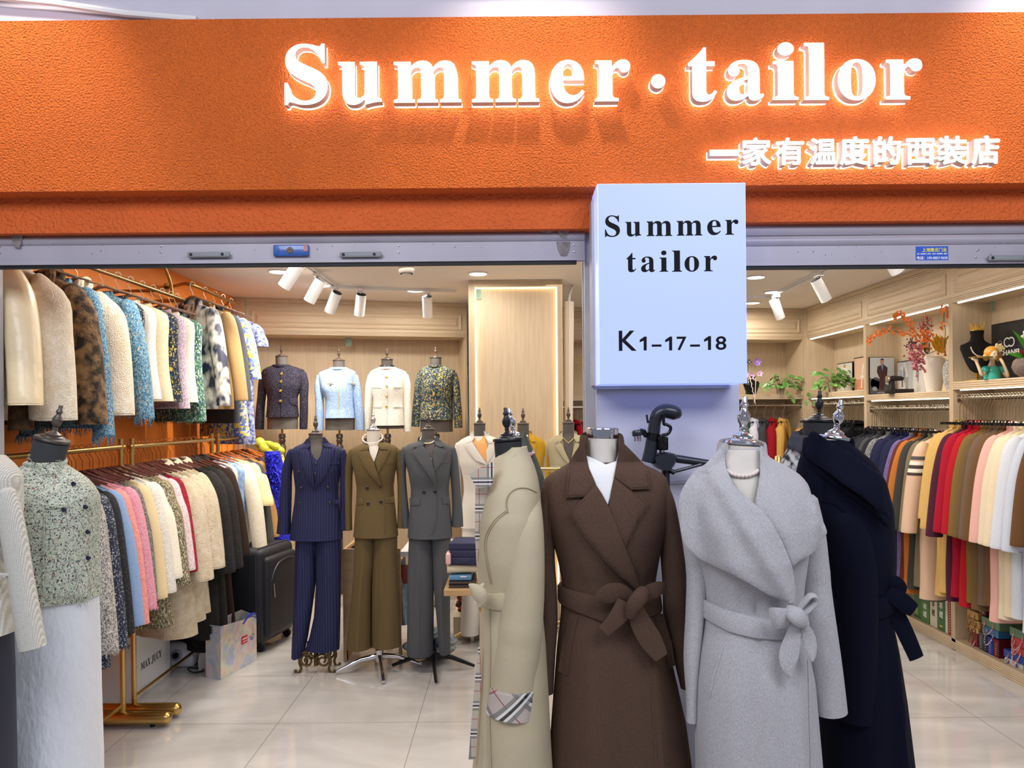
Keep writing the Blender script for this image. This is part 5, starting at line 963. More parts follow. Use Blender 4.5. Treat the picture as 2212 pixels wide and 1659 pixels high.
# ================================================================ tweed jackets on tall forms in the display niche
TN1 = tweed('midnight_sequin_tweed', ['#17152c', '#201c38', '#0e0d20', '#1b1930'], 200, spark=.13); TN2 = tweed('sky_blue_tweed', ['#8fb0dc', '#a9c4e8', '#7d9fd0', '#dfe6ee', '#9cb9e0'], 200, [0, .3, .6, .88, .93])
TN3 = tweed('white_boucle_tweed', ['#e9e6dc', '#f3f1ea', '#d9d6ca', '#efede4'], 200); TN4 = tweed('blue_yellow_tweed', ['#1d2b40', '#2d4a5e', '#c9b74e', '#16202f', '#3c5f74', '#e2dcb0'], 120, [0, .3, .55, .68, .82, .95])
def niche_jacket(form_label, lab, Y, cx, ny, shl, shr, ysh, bl_, br_, yh, cl_, cr_, mj, btn, extra=None, yb=None):
    fx = at(cx, ny, Y).x; fl = thing('dress_form', form_label, 'mannequin', (fx, Y, 0), group='tall dress forms in the display niche'); LF = (-fx, -Y, 0)
    form_head(fl, at(cx, ny, Y), (0, 0, 1), 12.2 * Y / FPX, .020, BRNWOOD, BRNWOOD, GRYFORM, fh=.085, neck=.13)
    yb = yb or yh + 26
    F = Dress(Y, [(yh - 30, bl_ + 2, br_ - 2, .085, .085), (yh, bl_ + 2, br_ - 2, .09, .09), (yb, bl_ + 2, br_ - 2, .09, .09)], n=2.2, folds=[(cx, yh - 20, cx, yb + 4, 3, -.010)]); F.loft(nn=36).build('hips', GRYFORM, fl, loc=LF)
    D = Dress(Y, [(ysh - 9, cx - 16, cx + 16, .05, .06), (ysh - 5, cx - 30, cx + 30, .065, .08), (ysh, shl + 4, shr - 4, .08, .09), (ysh + 12, shl + 5, shr - 5, .10, .10), (ysh + 35, shl + 9, shr - 9, .12, .11), (ysh + 60, bl_ + 3, br_ - 3, .105, .10), (ysh + 80, bl_ + 2, br_ - 2, .10, .10), (yh, bl_, br_, .115, .11)], smooth=.015)
    ct = thing('tweed_jacket', lab, 'jacket', (fx, Y, 0), group='tweed jackets in the display niche'); D.loft(nn=44, dz=.02).build('body', mj, ct, loc=LF)
    for sgn, sh, (c0, c1, cy) in ((-1, shl, cl_), (1, shr, cr_)):
        cm = (c0 + c1) / 2; h = (c1 - c0) / 2; sleeve([(sh - sgn * 9, ysh + 9, 8.5), (sh - sgn * 5, ysh + 30, 9.5), (sh * .6 + cm * .4 - sgn * 3, ysh + 60, 9), (sh * .3 + cm * .7 - sgn * 1, ysh + 90, 9), (cm, cy, h)], Y, 1.1, 0, nn=16, sm=4).build('sleeve', mj, ct, loc=LF)
    neckband((at(cx, ysh - 7, Y).x, Y, at(cx, ysh - 7, Y).z), .072, .075, .012, .007, -90, 270, nn=30).build('neck_trim', mj, ct, loc=LF)
    m = M(); D.line([(cx, ysh + 2), (cx, (ysh + yh) / 2), (cx, yh - 1)], .004, .004, m); m.build('front_trim', mj if not extra else extra, ct, loc=LF)
    for x, y in btn: D.button(x, y, 2.6, .007).build('button', GOLD, ct, loc=LF)
    kz = at(cx, 952, Y).z; zb = at(cx, yb, Y).z
    M().tube([(0, 0, zb + .002), (0, 0, kz)], .010, 12).build('upper_pole', BRASSD, fl); M().lathe([(.0, .06), (.026, .06), (.032, .03), (.022, .02), (.030, .005), (.022, -.03), (.034, -.05), (.028, -.10), (.022, -.14), (.022, -kz + .1), (0, -kz + .1)], (0, 0, kz), 20).build('turned_post', BRNWOOD, fl)
    for a in (30, 150, 270): M().tube([(0, 0, .13), (.12 * math.cos(R(a)), .12 * math.sin(R(a)), .10), (.24 * math.cos(R(a)), .24 * math.sin(R(a)), .014)], .012, 8).build('foot', BRNWOOD, fl)
    return fl, ct, D, LF
fl, ct, D, LF = niche_jacket('tall dark form leftmost in the niche', 'sparkling midnight navy tweed jacket, leftmost in the niche', 6.60, 608, 771, 563, 662, 798, 576, 645, 901, (551, 570, 927), (647, 664, 927), TN1, [(608, 807), (607, 824), (606, 844), (606, 866)])
D.patch([(624, 859), (644, 862), (644, 875), (632, 875), (625, 868)], .004, .005, 6).build('pocket_flap', TN1, ct, loc=LF)
fl, ct, D, LF = niche_jacket('tall dark form second in the niche', 'sky blue tweed jacket with gold braid down the front', 6.64, 732, 780, 684, 774, 804, 701, 768, 903, (684, 699, 930), (769, 786, 929), TN2, [(714, 829), (764, 829)], extra=mat('gold_braid', '#c9bd8d', .5, metal=.3))
for x0 in (706, 752): D.patch([(x0, 826), (x0 + 15, 826), (x0 + 15, 829), (x0, 829)], .003, .004, 5).build('pocket_flap', TN2, ct, loc=LF)
fl, ct, D, LF = niche_jacket('tall dark form with a black choker, third in the niche', 'white boucle tweed jacket with four flap pockets', 6.70, 836, 778, 794, 883, 803, 804, 874, 919, (785, 800, 931), (872, 889, 932), TN3, [(835, 815), (835, 834), (835, 856), (835, 879)], yb=926)
for x0, x1, y0, y1 in ((805, 823, 833, 838), (850, 868, 833, 838), (806, 824, 876, 881), (850, 870, 876, 881)): D.patch([(x0, y0), (x1, y0), (x1, y1), (x0, y1)], .003, .004, 5).build('pocket_flap', TN3, ct, loc=LF)
neckband((0, 0, at(836, 792, 6.7).z), .064, .064, .010, .003, -180, 180, nn=30).build('black_choker', BTNBLK, fl)
fl, ct, D, LF = niche_jacket('tall dark form rightmost in the niche', 'dark blue tweed jacket with yellow woven threads and gold buttons', 6.76, 941, 774, 901, 988, 799, 906, 980, 907, (889, 906, 921), (982, 999, 924), TN4, [(940, 809), (938, 829), (937, 852), (937, 874)])
# ================================================================ hangers and hanging clothes
def make_hanger(mhook, mbar, drop, half, style, label, group, loc, rz, cat='hanger'):
    t = thing('clothes_hanger', label, cat, loc, rz, group)
    pts = [(0, .016 * math.sin(a) * 1.15, .016 * math.cos(a)) for a in np.linspace(R(125), R(-70), 12)]
    pts = [(0, p[1], p[2]) for p in pts]; tail = [(0, -.022, -.012), (0, -.020, -.035), (0, 0.0, -.060), (0, 0.0, -drop + .01)] if style != 'straight' else [(0, -.004, -.02), (0, 0, -.04), (0, 0, -drop + .01)]
    M().tube(pts + tail, .0019, 6).build('hook', mhook, t)
    if style in ('wood', 'clear'):
        q = [(-half, .012, -drop - .048), (-half * .6, 0, -drop - .028), (-.03, -.004, -drop - .004), (0, -.005, -drop), (.03, -.004, -drop - .004), (half * .6, 0, -drop - .028), (half, .012, -drop - .048)]
        r = [(.004, .010), (.006, .012), (.009, .012), (.012, .012), (.009, .012), (.006, .012), (.004, .010)]
        qq = catmull([a + b for a, b in zip(q, r)], 4); M().tube([a[:3] for a in qq], [(a[3], a[4]) for a in qq], 10, up=(0, 0, 1)).build('shoulder_bar', mbar, t)
    else:
        m = M(); m.box((-half, -.004, -drop - .012), (half, .004, -drop + .004)); m.build('shoulder_bar', mbar, t, smooth=False)
        for s_ in (-1, 1): M().tube([(s_ * .05, -.006, -drop + .012), (s_ * .06, -.012, -drop - .01), (s_ * .05, -.01, -drop - .03)], .003, 6).build('clip', CHROME, t)
    return t
def garment(name, label, cat, loc, rz, ma, length=.7, sl=.58, half=.20, thick=.05, drop=.14, fat=1.0, collar='band', hem=1.15, seed=0, group=None, lining=None, sleeve_mat=None, buttons=0, fr=0, bulge=0.0, col_mat=None, slw=.052, btm=None, flare=.11, tuck=0):
    """clothes hanging from a rod; origin at the rod, shoulders along local x, front towards local -y"""
    rg = random.Random(seed + 11); t = thing(name, label, cat, loc, rz, group); d = drop
    P = [(-d - .000, .058, .030), (-d - .018, .105, .038), (-d - .038, half * .80, .042), (-d - .06, half * .97, .046), (-d - .10, half * 1.02, .052 * fat), (-d - .22, half * .97, thick * fat), (-d - .22 - (length - .22) * .45, half * (.95 + .3 * (hem - 1)), thick * 1.1 * fat), (-d - length, half * hem, thick * 1.25 * fat)]
    zs = [p[0] for p in P][::-1]; A = [p[1] for p in P][::-1]; B = [p[2] for p in P][::-1]
    zz = [-d - length + .012] + list(np.linspace(-d - length, -d - .12, 9)) + [-d - .09, -d - .065, -d - .048, -d - .034, -d - .02, -d - .006]; rs = []; ph = [rg.uniform(0, 6.28) for _ in range(3)]; fr_ = [rg.uniform(14, 20), rg.uniform(24, 34)]; n = 30
    for i, z in enumerate(zz):
        a = np.interp(z, zs, A); b = np.interp(z, zs, B); dn = min(1, max(0, (-z - d - .12) / .5)); r = []
        if i == 0: a *= .96; b *= .85
        for k in range(n):
            th = 2 * math.pi * k / n; c, s_ = math.cos(th), math.sin(th); x = a * math.copysign(abs(c) ** .85, c); y = b * math.copysign(abs(s_) ** .75, s_)
            y += dn * (.010 * math.sin(x * fr_[0] + ph[0]) + .006 * math.sin(x * fr_[1] + ph[1])) * (1 - abs(c) ** 3) * (1.2 if s_ < 0 else .6); x += dn * .006 * math.sin(z * 9 + ph[2])
            r.append((x, y, z))
        rs.append(r)
    M().rings(rs).build('body', ma, t)
    sm = sleeve_mat or ma
    fl0 = flare
    if sl > 0:
        for s_ in (-1, 1):
            w1 = rg.uniform(-.012, .012); o = .012 + .012 * fat
            if s_ == tuck: o = -.02; flare = .0
            else: flare = fl0
            path = [(s_ * (half - .035), 0, -d - .058), (s_ * (half - .008), -.004, -d - .085), (s_ * (half + o * .8), -.008, -d - .16), (s_ * (half + o + .3 * flare), -.012 + w1, -d - sl * .45), (s_ * (half + o + .65 * flare), -.020 + w1, -d - sl * .72), (s_ * (half + o + flare * .96), -.034 + w1, -d - sl + .03), (s_ * (half + o + flare), -.036 + w1, -d - sl)]
            ra = [(.030, .030), (.046, .042), (slw * fat, slw * .9 * fat), (slw * fat, slw * .92 * fat), (slw * .95 * fat, slw * .88 * fat), (slw * .92 * fat, slw * .85 * fat), (slw * .92 * fat, slw * .85 * fat)]
            q = catmull([p + r_ for p, r_ in zip(path, ra)], 3); V = [p[:3] for p in q]; rd = [(p[3], p[4]) for p in q]; V.append((V[-1][0], V[-1][1], V[-1][2] + .03)); rd.append((rd[-1][0] * .8, rd[-1][1] * .8)); 
            M().tube(V, rd, 14, up=(0, 1, 0)).build('sleeve', sm, t)
    cm_ = col_mat or ma
    if collar == 'band': M().tube([(.062 * math.cos(a), .034 * math.sin(a) - .004, -d + .002 + .012 * math.sin(a)) for a in np.linspace(-math.pi * .5, math.pi * 1.5, 22)], [(.012, .006)] * 22, 8, up=(0, 0, 1)).build('neckband', cm_, t)
    elif collar in ('lapel', 'fur'):
        h = .026 if collar == 'lapel' else .034; th = .007 if collar == 'lapel' else .022
        M().tube([(.064 * math.cos(a), .040 * math.sin(a), -d + .012 + .016 * math.sin(a)) for a in np.linspace(-.5, math.pi + .5, 16)], [(h, th)] * 16, 10, up=(0, 0, 1)).build('collar', cm_, t)
        for s_ in (-1, 1):
            pts = [(s_ * .066, -.030, -d + .02), (s_ * .092, -.046, -d - .03), (s_ * .082, -.056, -d - .085), (s_ * .045, -.060, -d - .14), (s_ * .008, -.062, -d - .25 * min(1, length))] if collar == 'lapel' else [(s_ * .07, -.035, -d + .015), (s_ * .085, -.055, -d - .04), (s_ * .06, -.066, -d - .09)]
            w_ = [.012, .028, .036, .026, .004] if collar == 'lapel' else [.03, .036, .02]
            q = catmull([p + (b,) for p, b in zip(pts, w_)], 3); M().tube([p[:3] for p in q], [(.005 if collar == 'lapel' else .02, max(.003, p[3])) for p in q], 8, up=(0, 1, 0)).build('lapel' if collar == 'lapel' else 'collar_point', cm_, t)
    for k in range(buttons):
        M().lathe([(.008, 0), (.008, .003), (.0, .004)], (.02, -(thick * fat) * 1.12 - .006, -d - .2 - k * .11), 12, axis=(0, -1, 0)).build('button', btm or GOLD, t)
    if fr:
        m = M(); rg2 = random.Random(seed)
        fringe([(half * hem * math.cos(a), thick * 1.25 * fat * math.sin(a), -d - length + .01) for a in np.linspace(math.pi, 2 * math.pi, 10)], fr, w=.0022, m=m, rnd=rg2, spread=.25)
        if sl > 0: 
            for s_ in (-1, 1): fringe([(s_ * (half + (.03 + fl0 if s_ != tuck else -.02)) + slw * math.cos(a), -.036 + slw * math.sin(a), -d - sl + .01) for a in np.linspace(math.pi * .9, 2.1 * math.pi, 8)], fr, w=.0022, m=m, rnd=rg2, spread=.25)
        o = m.build('fringe', ma, t); o['kind'] = 'stuff'
    return t
def gold_rack(label, x, y0, y1, zr, foot=.52, ext=0.0):
    t = thing('clothes_rack', label, 'clothes rack', (x, y0, 0)); L = y1 - y0
    M().tube([(0, -ext, zr), (0, L + ext, zr)], .0125, 16).build('rod', BRASS, t)
    for yy in (0.0, L):
        M().tube([(0, yy, .07), (0, yy, zr + .045)], [(.0135, .0135)] * 2, 12).build('post', BRASS, t)
        b = M(); q = [(-foot * .5, .012), (-foot * .5 + .01, .028), (-foot * .5 + .03, .034), (foot * .44, .034), (foot * .44 + .015, .030), (foot * .44 + .026, .019), (foot * .44 + .031, .004)]; b.tube([(a, yy, .046) for a, r in q], [r for a, r in q], 20).build('foot', BRASS, t)
        for xx in (-foot * .35, foot * .30): M().lathe([(.013, .006), (.013, -.012), (0, -.012)], (xx, yy, .013), 12).build('levelling_foot', RUBBER, t)
    M().tube([(0, .0, .115), (0, L, .115)], .009, 10).build('lower_rail', BRASS, t)
    return t
XL, ZL = -2.07, 1.49
gold_rack('gold clothes rack nearest the camera on the left, behind the tweed vest form', XL, 3.02, 4.08, ZL, ext=.03)
gold_rack('gold clothes rack in the middle of the left row, holding the cream fur coats', XL, 4.20, 5.33, ZL - .002, ext=.03)
gold_rack('gold clothes rack at the far end of the left row, beside the puffer jacket', XL, 5.44, 6.34, ZL - .005, ext=.03)
ROSE = mat('rose_gold_wire', '#c98a6a', .25, metal=1.0); CLEARH = mat('smoky_clear_plastic', '#7d4a44', .12, trans=.55, coat=.5); WOODH2 = mat('varnished_hanger_wood', '#a3552a', .25, coat=.5); TAUPEH = mat('taupe_hanger_wood', '#8f7461', .4)
def yl(x, X=-2.07): return -X * FPX / (1099 - x)
TW = lambda nm, cols, **k: tweed(nm, cols, k.pop('scale', 190), **k)
CFUR = fur('cream_fur', '#ecdcc2', '#dac7a6'); BFUR = fur('black_fur', '#0f0f10', '#1f1c1b', 50)
LEFT = [  # hook px, name, label, cat, material, kwargs
 (128, 'tweed_coat', 'grey and white speckled tweed coat just behind the green tweed vest', 'coat', TW('grey_white_tweed', ['#9a948e', '#d9d4cc', '#4a4a4c', '#bcb6ae']), dict(length=.86, sl=.72, fr=.03)),
 (146, 'tweed_coat', 'navy tweed coat flecked with silver, hem lowest of the near rack', 'coat', TW('navy_silver_tweed', ['#141c33', '#26304a', '#c9cbd0', '#0d1222', '#1b2440'], pos=[0, .3, .55, .65, .82], spark=.12), dict(length=.84, sl=.72, fr=.02)),
 (162, 'tweed_jacket', 'black sparkling tweed jacket next to the light blue one', 'jacket', TW('black_sparkle_tweed', ['#101116', '#1a1b22', '#08080c', '#15161d'], spark=.10), dict(length=.66, sl=.68)),
 (176, 'wool_jacket', 'powder blue wool jacket beside the salmon pink one', 'jacket', wool('powder_blue_wool', '#8ea9cf', color2='#7e97bd'), dict(length=.64, sl=.66)),
 (192, 'tweed_jacket', 'salmon pink ribbed tweed jacket, long sleeve in front', 'jacket', TW('salmon_tweed', ['#e58f88', '#ee9f97', '#d97d78', '#f2aaa0'], scale=240), dict(length=.64, sl=.67)),
 (212, 'tweed_jacket', 'rose pink tweed jacket with a black and pink fringed cuff', 'jacket', TW('rose_tweed', ['#d88c9e', '#e39fae', '#c97a90', '#e6aab6'], scale=240), dict(length=.60, sl=.62, fr=.018)),
 (232, 'tweed_jacket', 'charcoal speckled tweed jacket with a dark braided hem', 'jacket', TW('charcoal_tweed', ['#55504d', '#8b8580', '#2f2c2c', '#6d6763', '#a7a19b']), dict(length=.60, sl=.60)),
 (247, 'wool_jacket', 'pale butter-coloured wool jacket between charcoal and white knits', 'jacket', wool('butter_wool', '#e3cc9f'), dict(length=.66, sl=.60)),
 (259, 'knit_cardigan', 'white and grey lattice knit cardigan', 'cardigan', TW('lattice_knit', ['#ece6da', '#d4ccc0', '#f2ede3', '#c5bdb2'], scale=260), dict(length=.64, sl=.59)),
 (273, 'knit_cardigan', 'ivory ribbed cardigan with wide sleeves', 'cardigan', mat('ivory_ribbed_knit', '#ece4cf', .85, bump=.8, bscale=220, stretch=(.2, .2, 1), bdist=.003), dict(length=.50, sl=.53, slw=.058)),
 (290, 'tweed_coat', 'olive and cream chunky tweed coat with a frayed hem', 'coat', TW('olive_chunky_tweed', ['#6b6045', '#8f8464', '#cfc7ae', '#4c4434', '#7d7354'], scale=110), dict(length=.83, sl=.58, fr=.022, thick=.062)),
 (303, 'khaki_jacket', 'khaki jacket with gold charm buttons', 'jacket', mat('khaki_cotton', '#8f7a4a', .7), dict(length=.55, sl=.50, buttons=3)),
 (314, 'tweed_jacket', 'pale pink and white tweed jacket beside the red one', 'jacket', TW('pale_pink_tweed', ['#e9cfd0', '#f4e6e3', '#d9b5ba', '#efe0de', '#b9a6b2']), dict(length=.52, sl=.53)),
 (328, 'teddy_jacket', 'bright red boucle jacket showing between pink tweed and cream fur', 'jacket', fur('red_boucle', '#c21f3a', '#8e1228', 90), dict(length=.58, sl=.55)),
 (346, 'fur_coat', 'cream teddy fur coat nearest the middle of the rack', 'coat', CFUR, dict(length=.97, sl=.62, fat=1.45, collar='fur', thick=.065, slw=.058)),
 (366, 'fur_coat', 'fluffier cream teddy fur coat with the fullest sleeve, second of the fur coats', 'coat', CFUR, dict(length=.92, sl=.58, fat=1.5, collar='fur', thick=.07, slw=.06)),
 (388, 'fur_coat', 'smaller cream fur coat behind the other two fur coats', 'coat', CFUR, dict(length=.90, sl=.54, fat=1.3, collar='fur')),
 (408, 'fur_coat', 'black fur coat with a thick fur collar', 'coat', BFUR, dict(length=1.10, sl=.66, fat=1.4, collar='fur')),
 (426, 'fur_coat', 'long black fur coat reaching down behind the shopping bag', 'coat', BFUR, dict(length=1.22, sl=.66, fat=1.4, collar='fur')),
 (440, 'wool_coat', 'dark brown coat hanging behind the black fur', 'coat', wool('dark_brown_wool', '#32231b'), dict(length=1.15, sl=.60)),
 (452, 'print_jacket', 'lilac jacket with black flock print', 'jacket', mat('lilac_black_print', '#c3aebb', .7, color2='#17131c', vscale=16, detail=1), dict(length=.48, sl=0)),
 (466, 'lace_vest', 'white corded lace vest', 'vest', TW('corded_lace', ['#e0d4c6', '#efe7dc', '#c9bba9', '#e8ded0'], scale=90), dict(length=.66, sl=0, half=.19)),
 (478, 'satin_top', 'light blue satin brocade vest', 'vest', mat('blue_brocade', '#9dbbe2', .35, color2='#7f9fce', vscale=40), dict(length=.62, sl=0, half=.19)),
 (490, 'sequin_jacket', 'cream tweed jacket covered with small sequins', 'jacket', TW('cream_sequin_tweed', ['#e6dcc6', '#efe7d6', '#d8ccb2', '#eae1cd'], spark=.10), dict(length=.68, sl=.66, slw=.06)),
 (503, 'short_sleeved_knitwear', 'pale yellow short-sleeved knit top', 'top', wool('pale_yellow_knit', '#e8dfa9'), dict(length=.60, sl=.34)),
 (514, 'suit_jacket', 'dark grey suit jacket at the far end of the left row', 'jacket', wool('dark_grey_suiting', '#4b4a4b'), dict(length=.76, sl=.62, collar='lapel')),
 (525, 'wool_coat', 'camel coat with a tab on the cuff, far end of the left row', 'coat', wool('camel_left', '#b68d55'), dict(length=.80, sl=.60, collar='lapel')),
 (535, 'wool_coat', 'plum-brown wool coat squeezed beside the camel one', 'coat', wool('plum_brown_wool', '#4f3644'), dict(length=.80, sl=.55)),
]
def short(l, n=9):
    for c in (',', ' beside', ' between', ' next', ' just', ' with', ' showing', ' right of', ' left of', ' hanging', ' behind', ' whose', ' lined', ' at the', ' first', ' second', ' third', ' covered', ' squeezed', ' nearest', ' flecked', ' directly', ' reaching', ' in the', ' on the'): l = l.split(c)[0]
    return ' '.join(l.split()[:n])
HG = 'hangers on the left racks'
hw = make_hanger(ROSE, CLEARH, .118, .175, 'clear', 'thin rose gold hook of a clear-shouldered hanger', HG, (XL, yl(100), ZL + .012), R(-38))
hw2 = make_hanger(ROSE, WOODH2, .118, .19, 'wood', 'varnished reddish wooden hanger', HG, (XL, yl(535), ZL + .012), R(-38))
rg = random.Random(5)
for i, (hx, nm, lab, cat, ma, kw) in enumerate(LEFT):
    y = yl(hx); kw = dict(kw); kw.setdefault('drop', .15); kw.setdefault('collar', 'band')
    rz = R(-22 + rg.uniform(-5, 5)); kw.setdefault('tuck', -1); garment(nm, lab, cat, (XL, y, ZL + .0), rz, ma, seed=i, **kw)
    dup(hw2 if hx > 440 else hw, (XL, y + .004, ZL + .012), rz, ('varnished wooden hanger holding the ' if hx > 440 else 'rose gold hooked clear hanger holding the ') + short(lab))
for k, hx in enumerate((116, 138, 154, 200, 222, 241, 265, 281, 297, 321, 337, 356, 376, 398, 417)):
    dup(hw, (XL, yl(hx), ZL + .012), R(-22 + rg.uniform(-8, 8)), 'rose gold wire hook squeezed in %s of the ' % ('left' if hx < min(LEFT, key=lambda q: abs(q[0] - hx))[0] else 'right') + short(min(LEFT, key=lambda q: abs(q[0] - hx))[2]))
hw['label'] = 'rose gold hooked clear hanger nearest the camera on the left rack'; hw2['label'] = 'last varnished wooden hanger at the far end of the left row'
# blue feather dress and lime puffer jacket at the far end
BLU = mat('royal_blue_chiffon', '#1b1fd0', .7, vary=.3, vscale=14, bump=.8, bscale=40, bdist=.02, sheen=.4)
Y = 5.9; D = Dress(Y, [(975, 572, 604, .05, .05), (1000, 574, 610, .07, .07), (1060, 578, 616, .09, .09), (1110, 582, 614, .08, .08), (1160, 580, 624, .11, .11), (1250, 584, 634, .14, .14), (1330, 586, 644, .16, .16)], folds=[(600, 1120, 600, 1320, 4, .03), (615, 1120, 622, 1320, 3, -.03), (590, 1120, 590, 1320, 3, .02)])
t = thing('evening_dress', 'royal blue chiffon dress with feather trim, behind the black suitcase', 'dress', (D.p(600, 1000).x, Y, 0)); D.loft(nn=40).build('gown', BLU, t, loc=(-t.location.x, -Y, 0))
m = M(); rg3 = random.Random(3)
for k in range(120):
    p = D.p(rg3.uniform(576, 606), rg3.uniform(980, 1060), .01); d = Vector((rg3.uniform(-1, 1), -.6, rg3.uniform(-1, 1))).normalized() * rg3.uniform(.02, .045); m.tube([p, p + d * .5, p + d + Vector((0, 0, -.01))], [(.001, .006), (.001, .008), (.0005, .001)], 4)
o = m.build('feather_trim', BLU, t, loc=(-t.location.x, -Y, 0)); o['kind'] = 'stuff'
LIME = mat('lime_nylon', '#c3c73f', .45, bump=.3, bscale=25, bdist=.02)
Y = 6.15; t = thing('puffer_jacket', 'lime green quilted puffer jacket at the far end of the left row', 'jacket', at(585, 960, Y)); LP = tuple(-c for c in t.location)
def puff(path, m): 
    q = catmull(path, 8); V = [at(a[0], a[1], Y - a[3]) for a in q]; rd = []
    for i, a in enumerate(q):
        ph = (i % 8) / 8; k = .80 + .28 * math.sin(math.pi * ph) ** .7; rd.append((a[2] * Y / FPX * k * .9, a[2] * Y / FPX * k))
    return m.tube(V, rd, 16, up=(0, 1, 0))
puff([(556, 950, 9, .0), (566, 962, 12, .02), (580, 975, 15, .03), (592, 990, 17, .03), (602, 1010, 18, .03), (606, 1032, 17, .03), (606, 1056, 16, .02), (605, 1078, 12, .02)], M()).build('sleeve', LIME, t, loc=LP)
puff([(575, 968, 10, -.05), (588, 975, 15, -.05), (594, 1000, 22, -.06), (594, 1030, 24, -.06), (594, 1060, 24, -.06), (594, 1090, 22, -.06)], M()).build('body', LIME, t, loc=LP)
puff([(572, 958, 6, .02), (588, 962, 8, .05), (602, 970, 9, .05), (610, 980, 7, .03)], M()).build('hood', LIME, t, loc=LP)

# ---------------------------------------------------------------- wall rods above, with the upper row of clothes
XU, ZU = -2.15, 2.425
AB = mat('antique_brass', '#a08352', .35, metal=1.0)
t = thing('wall_rod', 'antique brass wall rod with decorative arches, nearest on the orange wall', 'clothes rod', (XU, 3.0, ZU))
M().tube([(0, -.05, 0), (0, 2.08, 0), (-.02, 2.10, 0), (-.26, 2.11, -.005)], .0115, 12).build('rod', AB, t)
for yy in (1.95,): M().tube([(-.02, yy - .25, 0), (-.27, yy - .25, 0)], .009, 10).build('bracket', AB, t)
M().lathe([(.03, 0), (.03, .006), (.012, .008)], (-.268, 2.11, -.005), 20, axis=(1, 0, 0)).build('flange', AB, t)
for ya, yb in ((.98, 1.90), (-.1, .8)):
    M().tube([(0, (ya + yb) / 2 - (yb - ya) / 2 * math.cos(a), .26 * math.sin(a)) for a in np.linspace(0, math.pi, 28)], .0095, 10).build('arch', AB, t)
t = thing('wall_rod', 'short antique brass wall rod with bent ends, next to the back corner', 'clothes rod', (XU, 5.12, 2.545))
M().tube(catmull([(-.268, .30, .02), (-.16, .22, .02), (-.05, .12, .015), (0, .20, .005), (0, .5, 0), (0, .98, -.005)], 6), .0115, 12).build('rod', AB, t)
M().lathe([(.032, 0), (.032, .006), (.012, .008)], (-.268, .30, .02), 20, axis=(1, 0, 0)).build('flange', AB, t)
M().tube([(0, .80, 0), (-.05, .80, -.05), (-.268, .80, -.055)], .008, 8).build('bracket', AB, t)
BRFUR = fur('brown_fur', '#5d4226', '#3a2814'); LEO = mat('leopard_fur', '#8a6a48', .9, color2='#1d130c', vscale=22, bump=.9, bscale=160, bdist=.01, detail=2, sheen=.3); WFUR = fur('ivory_fur', '#f6ead6', '#ead9bd'); SATIN = mat('cream_satin', '#efd9b0', .3, bump=.3, bscale=14, bdist=.02, sheen=.2)
BLT = TW('teal_blue_tweed', ['#5a8fb0', '#3f6f8f', '#8fb6c9', '#2d5573', '#d3b98a'], pos=[0, .3, .55, .75, .95], scale=150)
